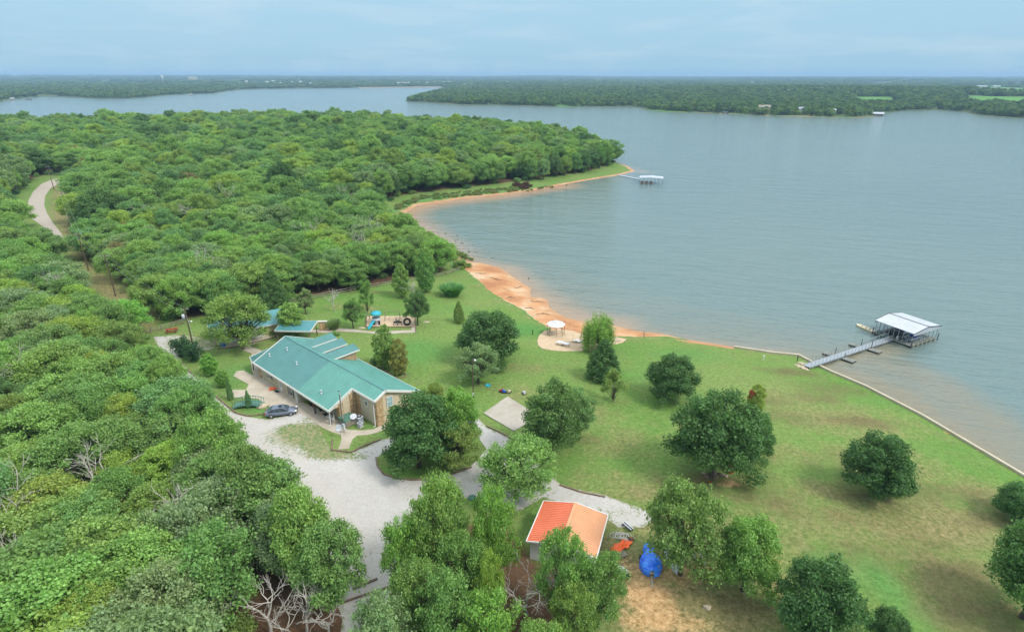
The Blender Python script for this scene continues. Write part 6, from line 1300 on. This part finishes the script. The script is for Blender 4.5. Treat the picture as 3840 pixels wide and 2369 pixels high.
def trailer_boat():
    b_ = empty('covered_boat', at(1559, 1365), 0, 'boat on a trailer wrapped in a wrinkled bright blue tarpaulin', 'boat'); p0 = at(1559, 1385); p1 = at(1551, 1308); ax = (p1 - p0); L_ = ax.length; b_.location = (p0 + p1) / 2; b_.rotation_euler = (0, 0, math.atan2(ax.y, ax.x))
    w = MB(); ns = 17; n = 14; vs = []; rg_ = random.Random(3)
    for i in range(ns):
        t = i / (ns - 1); x = -L_ / 2 + L_ * t; hw = [.25, .75, .98, 1.1, 1.16, 1.18, 1.16, 1.1, 1.0, .86, .66, .54, .56, .62, .58, .42, .15][i]; zt = 1.15 + .45 * math.exp(-((t - .3) / .16) ** 2) - .25 * t
        for k in range(n):
            a_ = math.pi * k / (n - 1); q = 1 + rg_.uniform(-.05, .05); vs.append((x + rg_.uniform(-.04, .04), -hw * math.cos(a_) * q, .45 + (zt - .45) * (max(0.0, math.sin(a_)) ** .6) + rg_.uniform(-.05, .05) - (.25 if k in (0, n - 1) else 0)))
    w.add(vs, [(i * n + k, i * n + k + 1, (i + 1) * n + k + 1, (i + 1) * n + k) for i in range(ns - 1) for k in range(n - 1)], False); w.build('tarpaulin', M['tarp'], b_)
    w = MB(); w.box((0, 0, .35), (L_ * .8, 1.1, .3)); w.build('hull', M['white'], b_); w = MB(); w.bar((-L_ / 2, 0, .45), (-L_ / 2 - 1.3, 0, .35), .1); w.build('trailer_tongue', M['grey'], b_)
    for y in (-1.0, 1.0): w = MB(); w.tube([(.2, y - .1, .3), (.2, y + .1, .3)], .3, 14); w.build('wheel', M['black'], b_)
trailer_boat()
p0, p1 = at(1617, 1385), at(1597, 1318); gbt = boat((p0 + p1) / 2 + Vector((0, 0, .45)), math.atan2((p0 - p1).y, (p0 - p1).x), (p1 - p0).length * 1.15, 1.5, ('lightgrey', 'grey'), 'narrow pale grey boat on a trailer under the loose oak', 'stored_boat')
tr = empty('utility_trailer', at(1681, 1372), 1.45 + .1, 'rusty red flatbed trailer with pale rails under the tree', 'trailer'); w = MB(); w.box((0, 0, .5), (1.3, 1.6, .08)); w.build('bed', M['red'], tr); w = MB()
for a_, b_ in (((-.65, -.8, .75), (.65, -.8, .75)), ((-.65, .8, .75), (.65, .8, .75)), ((-.65, -.8, .75), (-.65, .8, .75))): w.bar(a_, b_, .06)
for x in (-.62, .62):
    for y in (-.77, .77): w.box((x, y, .62), (.05, .05, .3))
w.build('side_rail', M['red'], tr)
for y in (-.5, .5): w = MB(); w.bar((.65, y, .5), (3.2, y * .6, .5), .09); w.build('drawbar', M['lightgrey'], tr); w = MB(); w.tube([(0, y * 1.9, .3), (0, y * 1.6, .3)], .3, 14); w.build('wheel', M['black'], tr)
pa = empty('pallet', at(1484, 1326), .5, 'weathered wooden pallet lying in the shed yard', 'pallet')
for k in range(7): w = MB(); w.box((-.54 + k * .18, 0, .13), (.11, 1.2, .025)); w.build('board', M['greywood'], pa)
for y in (-.52, 0, .52): w = MB(); w.box((0, y, .06), (1.2, .09, .09)); w.build('stringer', M['pole'], pa)
w = MB(); vs = []; rg_ = random.Random(8); n = 9
for i in range(n):
    for j in range(n): x = (i / (n - 1) - .5) * 2.1; y = (j / (n - 1) - .5) * 1.5; vs.append((x + .35 * math.sin(y * 3) + rg_.uniform(-.06, .06), y * (1 - .3 * abs(x)) + .2 * math.sin(x * 3), .05 + abs(rg_.gauss(.08, .07)) + .12 * math.sin(i * 1.3) ** 2))
w.add(vs, [(i * n + j, i * n + j + 1, (i + 1) * n + j + 1, (i + 1) * n + j) for i in range(n - 1) for j in range(n - 1)]); o_ = w.build('crumpled_tarp', M['orange']); tag(o_, 'crumpled orange sheet on the ground beside the pallet', 'tarp'); o_.location = at(1488, 1308); o_.rotation_euler = (0, 0, .2)
w = MB(); rg_ = random.Random(2); pts_ = [Vector((.55 * math.cos(k * .5) * (1 + .25 * math.sin(k * .17)) + k * .012, .4 * math.sin(k * .5) * (1 + .3 * math.cos(k * .23)) - k * .004, .03 + .002 * k)) for k in range(90)]; w.tube(pts_, .03, 5, cap=False); o_ = w.build('coiled_hose', M['pipe']); tag(o_, 'loosely coiled pale hose on the ground beside the shed', 'hose'); o_.location = at(1474, 1281); o_.scale = (1.2, 1.2, 1)
w = MB(); w.tube([Vector((math.sin(k * .7) * .15 + k * .12, math.cos(k * .9) * .12, .06)) for k in range(9)], .05, 6); o_ = w.build('bent_pipe', M['pipe']); tag(o_, 'short wavy pale pipe beside the rusty engine', 'pipe'); o_.location = at(1494, 1290)
en = empty('engine_block', at(1511, 1292), .2, 'rusty orange machine part under the edge of the oak', 'machine part'); w = MB(); w.box((0, 0, .18), (.55, .35, .35), top=.8); w.tube([(.1, 0, .35), (.9, .25, .5)], .05, 6); w.build('casing', M['brown'], en); w = MB(); w.tube([(-.2, -.25, .2), (-.2, .25, .2)], .14, 10); w.build('pulley', M['dark'], en)
bl = empty('metal_bench', at(1502, 1263), -1.0, 'black slatted bench seat lying at the yard edge by the oak', 'bench'); 
for k in range(4): w = MB(); w.box((0, -.24 + k * .16, .3), (1.4, .11, .04)); w.build('slat', M['dark'] if k % 2 == 0 else M['lightgrey'], bl)
w = MB(); w.box((-.6, 0, .14), (.06, .5, .28)); w.box((.6, 0, .14), (.06, .5, .28)); w.build('leg_frame', M['dark'], bl)
wt = empty('pale_tank', at(1476, 1369), -.15, 'pale lumpy tarp-wrapped bundle at the tree edge below the shed', 'bundle'); w = MB(); w.blob((0, 0, .3), (1.2, .55, .42), 4, .18, 3); w.build('wrapping', M['white'], wt); w = MB(); w.lathe((1.0, -.45, .0), [(.32, 0), (.34, .3), (.26, .3), (.24, .05), (0, .05)], 16); w.build('tyre', M['black'], wt)
dr_ = empty('guard_rail', at(1395, 1450), 0, 'straight grey metal rail running out of the bottom edge', 'rail'); q = at(1370, 1515) - dr_.location; w = MB(); w.bar((0, 0, .15), (q.x, q.y, .15), .12, .3); w.build('rail', M['metal'], dr_)
tk = empty('drain_pipe', at(864, 1447), .0, 'short blue-grey pipe stub beside the end of the drive', 'pipe'); w = MB(); w.tube([(-.4, .3, .2), (.4, -.3, .2)], .2, 12); w.build('pipe', M['metal'], tk)
gt = empty('septic_lid', at(1130, 1192), 0, 'green domed lid in the grass between thicket and shed', 'lid'); w = MB(); w.lathe((0, 0, 0), [(.5, 0), (.5, .2), (.3, .32), (0, .35)], 16); w.build('lid', M['greenfelt'], gt)
for i, (x, y, s_) in enumerate([(1706, 1133, .8), (1722, 1137, .6), (1736, 1140, .5), (1690, 1142, .5), (1745, 1128, .5), (1712, 1143, .7), (1683, 1134, .4)]):
    w = MB(); w.blob((0, 0, .15), (s_ * .7, s_ * .5, s_ * .45), 40 + i, .3); o_ = w.build('yard_rock', M['darkrock' if i % 2 else 'rock']); tag(o_, 'brown rock under the largest lawn oak', 'rock', 'rocks under the largest lawn oak'); o_.location = at(x, y)
w = MB(); w.blob((0, 0, .12), (.4, .3, .25), 51, .3); o_ = w.build('yard_rock', M['rock']); tag(o_, 'lone pale stone on dry grass below the red trailer', 'rock'); o_.location = at(1693, 1455)
def wheel_spoked(parent, x, y, z, r_):
    w = MB(); w.lathe((0, 0, 0), [(r_, -.03), (r_, .03), (r_ * .88, .03), (r_ * .88, -.03), (r_, -.03)], 20, False)
    for k in range(8): a_ = k * math.pi / 4; w.bar((0, 0, 0), (r_ * .9 * math.cos(a_), r_ * .9 * math.sin(a_), 0), .05)
    o_ = w.build('wheel', M['red'], parent); o_.location = (x, y, z); o_.rotation_euler = (R(90), 0, 0)
wg = empty('old_wagon', at(1752, 1122), .5, 'old farm wagon with red spoked wheels under the largest lawn oak', 'wagon'); w = MB(); w.box((0, 0, .85), (2.2, 1.1, .3)); w.build('box', M['wood'], wg)
for x in (-.8, .8):
    for y in (-.7, .7): wheel_spoked(wg, x, y, .5, .5)
pw = empty('old_plough', at(1650 + 43, 1160), .3, 'small rusty plough on bare ground below the largest lawn oak', 'farm tool'); w = MB(); w.bar((-.6, 0, .3), (.6, .1, .5), .07); w.bar((-.6, 0, .3), (-.9, .3, .8), .05); w.build('beam', M['brown'], pw); wheel_spoked(pw, .4, 0, .25, .25); w = MB(); w.slab([(-.3, -.1, .3), (.2, -.15, .05), (.3, .15, .05), (-.1, .1, .3)], .04); w.build('blade', M['dark'], pw)
ct = empty('garden_cart', at(1424, 905), 0, 'dark two-wheeled cart at the foot of the round cedar', 'cart'); w = MB(); w.box((0, 0, .55), (1.0, .6, .3), top=1.15); w.build('tray', M['dark'], ct); wheel_spoked(ct, -.2, -.35, .33, .33); wheel_spoked(ct, -.2, .35, .33, .33)
for i, (x, y, m_, l) in enumerate([(1207, 940, 'blue', 'blue and black toy ride-on among toys on the lawn'), (1219, 940, 'cream', 'tan toy ride-on next to the blue one on the lawn'), (1254, 943, 'lightgrey', 'grey-white toy at the edge of the oak by the pad'), (1200, 938, 'red', 'small reddish toy beside the blue ride-on')]):
    t = empty('ride_on_toy', at(x, y), i, l, 'toy'); w = MB(); w.box((0, 0, .32), (.7, .35, .22), top=.8); w.box((-.2, 0, .5), (.22, .3, .25)); w.build('body', M[m_], t)
    for sx in (-.25, .25):
        for sy in (-.2, .2): w = MB(); w.tube([(sx, sy - .04, .15), (sx, sy + .04, .15)], .15, 10); w.build('wheel', M['black'], t)
w = MB(); w.lathe((0, 0, 0), [(.45, 0), (.5, .15), (.45, .15), (.4, .03), (0, .03)], 16); o_ = w.build('plastic_basin', M['teal']); tag(o_, 'turquoise basin on the lawn near the light pole', 'basin'); o_.location = at(1168, 923)
# ---------------------------------------------------------------- distant buildings
def house(px, py, wpx, hgt, label, roof='roofwhite', wall='trim', depth=8, name='distant_house', rz=0.0, up_=0.0, storeys=1):
    b_ = at(px, py); d = seen(*b_)[2]; W = wpx * K * d / FPX; h = empty(name, (b_.x, b_.y, b_.z), rz - math.atan2(b_.x, b_.y), label, 'building')
    w = MB(); w.box((0, depth / 2, hgt / 2), (W, depth, hgt)); w.build('wall', M[wall], h); w = MB(); rh = hgt + min(2.5, depth * .25)
    w.slab([(-W / 2 - .5, -.6, hgt - .1), (W / 2 + .5, -.6, hgt - .1), (W / 2 + .5, depth / 2, rh), (-W / 2 - .5, depth / 2, rh)], .2); w.slab([(-W / 2 - .5, depth + .6, hgt - .1), (W / 2 + .5, depth + .6, hgt - .1), (W / 2 + .5, depth / 2, rh), (-W / 2 - .5, depth / 2, rh)], .2); w.build('roof', M[roof], h)
    for s_ in range(storeys):
        for k in range(max(2, int(W / 4))): w = MB(); w.box((-W / 2 + (k + .5) * W / max(2, int(W / 4)), -.03, 1.6 + s_ * 2.8), (1.3, .08, 1.3)); w.build('window', M['glass'], h)
house(325, 290, 20, 3.4, 'white house roof among the far left woods near the lake'); house(130, 287, 7, 3.4, 'tiny pale house in the woods at upper left'); house(1366, 244, 34, 5, 'long white house on the far right shore behind lawn trees', 'grey')
house(1828, 270, 26, 8, 'large pale house with balconies on the far shore', 'greywood', 'tan', 10, storeys=2); house(1918, 272, 14, 7, 'grey gabled house among shore trees', 'grey', 'trim', 9); house(1985, 272, 26, 4, 'long low grey house beside the far dock', 'lightgrey', 'tan', 8); house(2100, 278, 24, 3, 'far boathouse with pale roof at the water edge', 'roofwhite', 'greywood', 8, 'distant_boathouse')
house(1645, 242, 7, 4, 'small white cottage on the lawn point of the far shore'); house(1974, 215, 14, 6, 'white building set high in the far right woods'); house(2031, 204, 16, 5, 'pale low building on the rise of the far right woods'); house(1880, 228, 16, 5, 'white roof deep in the far right woods')
house(2350, 210, 20, 6, 'white farmhouse beside the far field'); house(2385, 210, 14, 6, 'second white farm building beside the far field'); house(1120, 206, 26, 7, 'pale long hall beyond the dam at the far shore', 'cream', 'cream'); house(966, 203, 30, 9, 'white works building beyond the dam'); house(73, 203, 20, 8, 'pale building in the far left woods')
house(462, 195, 20, 26, 'large pinkish block on the far left skyline', 'concrete', 'concrete', 50, 'distant_factory'); house(1430, 193, 22, 9, 'row of white sheds on the far right horizon'); house(30, 240, 7, 3.5, 'small white house on the far left shore', 'roofwhite', 'greywood', 5); house(457, 229, 5, 3, 'white boathouse on the far left shore', 'roofwhite', 'greywood', 5); house(232, 231.5, 9, 3, 'pale boathouse on the far left bay', 'roofwhite', 'greywood', 5); house(1165, 242, 12, 4, 'white house behind the tip of the far point'); house(1120, 243, 7, 4, 'small pale cottage near the tip of the far point')
for i in range(22):
    x = [975, 1000, 1022, 1040, 1062, 1075, 640, 655, 672, 700, 720, 745, 1215, 1250, 1290, 1320, 1390, 1540, 1800, 2200, 2280, 590][i]; y = 196 + (i * 7) % 8 if x > 900 else 198 + (i * 5) % 7
    house(x, y, 5 + i % 4, 8, 'tiny pale building in the hazy town on the horizon', wall='trim', depth=12); COL.objects  # town
for o_ in [o for o in COL.objects if o.get('label') == 'tiny pale building in the hazy town on the horizon']: o_['group'] = 'tiny town buildings on the horizon'
wt = empty('water_tower', at(391, 199), 0, 'slender white water tower on the far left skyline', 'water tower'); w = MB(); w.lathe((0, 0, 0), [(3, 0), (2.5, 30), (8, 36), (9, 42), (6, 48), (0, 50)], 14); w.build('tank', M['trim'], wt); wt.scale = (.7, .7, .8)
for x, y, L_, l in ((68, 240, 14, 'long dark boat dock on the far left bay'), (1732, 274, 24, 'low dark dock beside the far lawn point'), (2062, 277, 18, 'dark jetty beside the far boathouse')):
    p = Vector((*sight(x, y, 0), 0)); W = L_ * K * seen(*p)[2] / FPX; t = empty('distant_dock', p, 0, l, 'dock'); w = MB(); w.box((0, 0, .4), (W, 5, .8)); w.build('deck', M['greywood'], t); w = MB(); w.box((W * .15, 0, 3), (W * .5, 5, .3)); w.build('roof', M['grey'], t)
    for sx in (-.08, .38): w = MB(); w.box((W * sx, 0, 1.7), (.4, 4.6, 2.4)); w.build('post', M['dark'], t)
# dam across the far end of the lake
dd0 = Vector((*sight(858, 211.6, 0), 0)); dd1 = Vector((*sight(1060, 209.2, 0), 0)); dm = ribbon('dam', [dd0.xy, dd1.xy], 12, -1, 4.5, M['concrete'], 'long low pale dam closing the far end of the lake', 'dam')
# ---------------------------------------------------------------- air, sky, sun and camera
hz_ = MB(); hz_.add([(-16000, -700, -3), (16000, -700, -3), (16000, 15500, -3), (-16000, 15500, -3), (-16000, -700, 95), (16000, -700, 95), (16000, 15500, 95), (-16000, 15500, 95)], [(3, 2, 1, 0), (4, 5, 6, 7), (0, 1, 5, 4), (1, 2, 6, 5), (2, 3, 7, 6), (3, 0, 4, 7)])
hm = bpy.data.materials.new('haze_air'); hm.use_nodes = True; hm.node_tree.nodes.clear(); ho = hm.node_tree.nodes.new('ShaderNodeOutputMaterial'); pv_ = hm.node_tree.nodes.new('ShaderNodeVolumePrincipled')
pv_.inputs['Color'].default_value = (.42, .65, .90, 1); pv_.inputs['Density'].default_value = 0.00014; pv_.inputs['Anisotropy'].default_value = 0.0; hm.node_tree.links.new(pv_.outputs[0], ho.inputs['Volume'])
o = hz_.build('haze', hm); tag(o, kind='stuff', label='thin blue haze over the lake and far woods')
EL, AZ = R(50), R(118)   # sun behind the camera's right shoulder
W_ = bpy.data.worlds.new('World'); S.world = W_; W_.use_nodes = True; nt = W_.node_tree; nt.nodes.clear(); N = nt.nodes.new; Lk = nt.links.new
wo = N('ShaderNodeOutputWorld'); bg = N('ShaderNodeBackground'); sky = N('ShaderNodeTexSky'); sky.sky_type = 'NISHITA'; sky.sun_disc = False; sky.sun_elevation = EL; sky.sun_rotation = AZ; sky.air_density = 1.2; sky.dust_density = 1.5; sky.ozone_density = 2.0
tc = N('ShaderNodeTexCoord'); sx = N('ShaderNodeSeparateXYZ'); Lk(tc.outputs['Generated'], sx.inputs[0]); mx = N('ShaderNodeMath'); mx.operation = 'MAXIMUM'; mx.inputs[1].default_value = .02; Lk(sx.outputs[2], mx.inputs[0])
cb = N('ShaderNodeCombineXYZ'); Lk(sx.outputs[0], cb.inputs[0]); Lk(sx.outputs[1], cb.inputs[1]); Lk(mx.outputs[0], cb.inputs[2]); Lk(cb.outputs[0], sky.inputs[0])
# thin cloud cover: a veil that is brightest overhead, with long streaks
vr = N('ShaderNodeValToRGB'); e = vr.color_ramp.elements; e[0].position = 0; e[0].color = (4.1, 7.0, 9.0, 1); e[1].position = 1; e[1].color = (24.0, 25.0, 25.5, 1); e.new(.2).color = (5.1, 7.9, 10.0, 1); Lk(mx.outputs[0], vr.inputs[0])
dv = N('ShaderNodeMath'); dv.operation = 'ADD'; dv.inputs[1].default_value = .10; Lk(mx.outputs[0], dv.inputs[0])
px_ = N('ShaderNodeMath'); px_.operation = 'DIVIDE'; Lk(sx.outputs[0], px_.inputs[0]); Lk(dv.outputs[0], px_.inputs[1]); py_ = N('ShaderNodeMath'); py_.operation = 'DIVIDE'; Lk(sx.outputs[1], py_.inputs[0]); Lk(dv.outputs[0], py_.inputs[1])
cp_ = N('ShaderNodeCombineXYZ'); Lk(px_.outputs[0], cp_.inputs[0]); Lk(py_.outputs[0], cp_.inputs[1]); ns = N('ShaderNodeTexNoise'); ns.inputs['Scale'].default_value = .75; ns.inputs['Detail'].default_value = 7; ns.inputs['Roughness'].default_value = .55; ns.inputs['Distortion'].default_value = .4; Lk(cp_.outputs[0], ns.inputs['Vector'])
cr = N('ShaderNodeValToRGB'); cr.color_ramp.elements[0].position = .46; cr.color_ramp.elements[0].color = (0, 0, 0, 1); cr.color_ramp.elements[1].position = .72; cr.color_ramp.elements[1].color = (.38, .38, .38, 1); Lk(ns.outputs['Fac'], cr.inputs[0])
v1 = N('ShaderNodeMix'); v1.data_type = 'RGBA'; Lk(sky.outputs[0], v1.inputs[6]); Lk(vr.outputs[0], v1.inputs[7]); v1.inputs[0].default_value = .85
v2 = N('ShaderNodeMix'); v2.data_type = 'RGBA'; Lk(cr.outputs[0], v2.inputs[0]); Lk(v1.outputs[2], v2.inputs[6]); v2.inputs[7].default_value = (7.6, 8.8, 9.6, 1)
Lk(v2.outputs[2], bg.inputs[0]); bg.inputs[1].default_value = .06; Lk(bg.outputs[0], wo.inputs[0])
sl = bpy.data.lights.new('sun', 'SUN'); sl.energy = 1.9; sl.angle = R(14); sl.color = (1, .95, .87); so_ = bpy.data.objects.new('sun', sl); COL.objects.link(so_)
sd_ = Vector((math.sin(AZ) * math.cos(EL), math.cos(AZ) * math.cos(EL), math.sin(EL))); so_.rotation_euler = sd_.to_track_quat('Z', 'Y').to_euler(); so_.location = (60, 0, 120)
cam = bpy.data.cameras.new('camera'); co_ = bpy.data.objects.new('camera', cam); COL.objects.link(co_); co_.location = (0, 0, CZ); co_.rotation_euler = (R(90) - PITCH, 0, 0)
cam.sensor_fit = 'HORIZONTAL'; cam.sensor_width = 36; cam.lens = 36 * FPX / 3840; cam.clip_start = .5; cam.clip_end = 40000; S.camera = co_
S.view_settings.view_transform = 'Standard'; S.view_settings.look = 'None'; S.view_settings.exposure = .68; S.view_settings.gamma = 1; S.view_settings.use_curve_mapping = False
S.cycles.max_bounces = 5; S.cycles.diffuse_bounces = 2; S.cycles.glossy_bounces = 2; S.cycles.transmission_bounces = 3; S.cycles.volume_bounces = 0; S.cycles.transparent_max_bounces = 4; S.cycles.use_denoising = True
S.cycles.use_adaptive_sampling = True; S.cycles.adaptive_threshold = .02; S.cycles.caustics_reflective = False; S.cycles.caustics_refractive = False
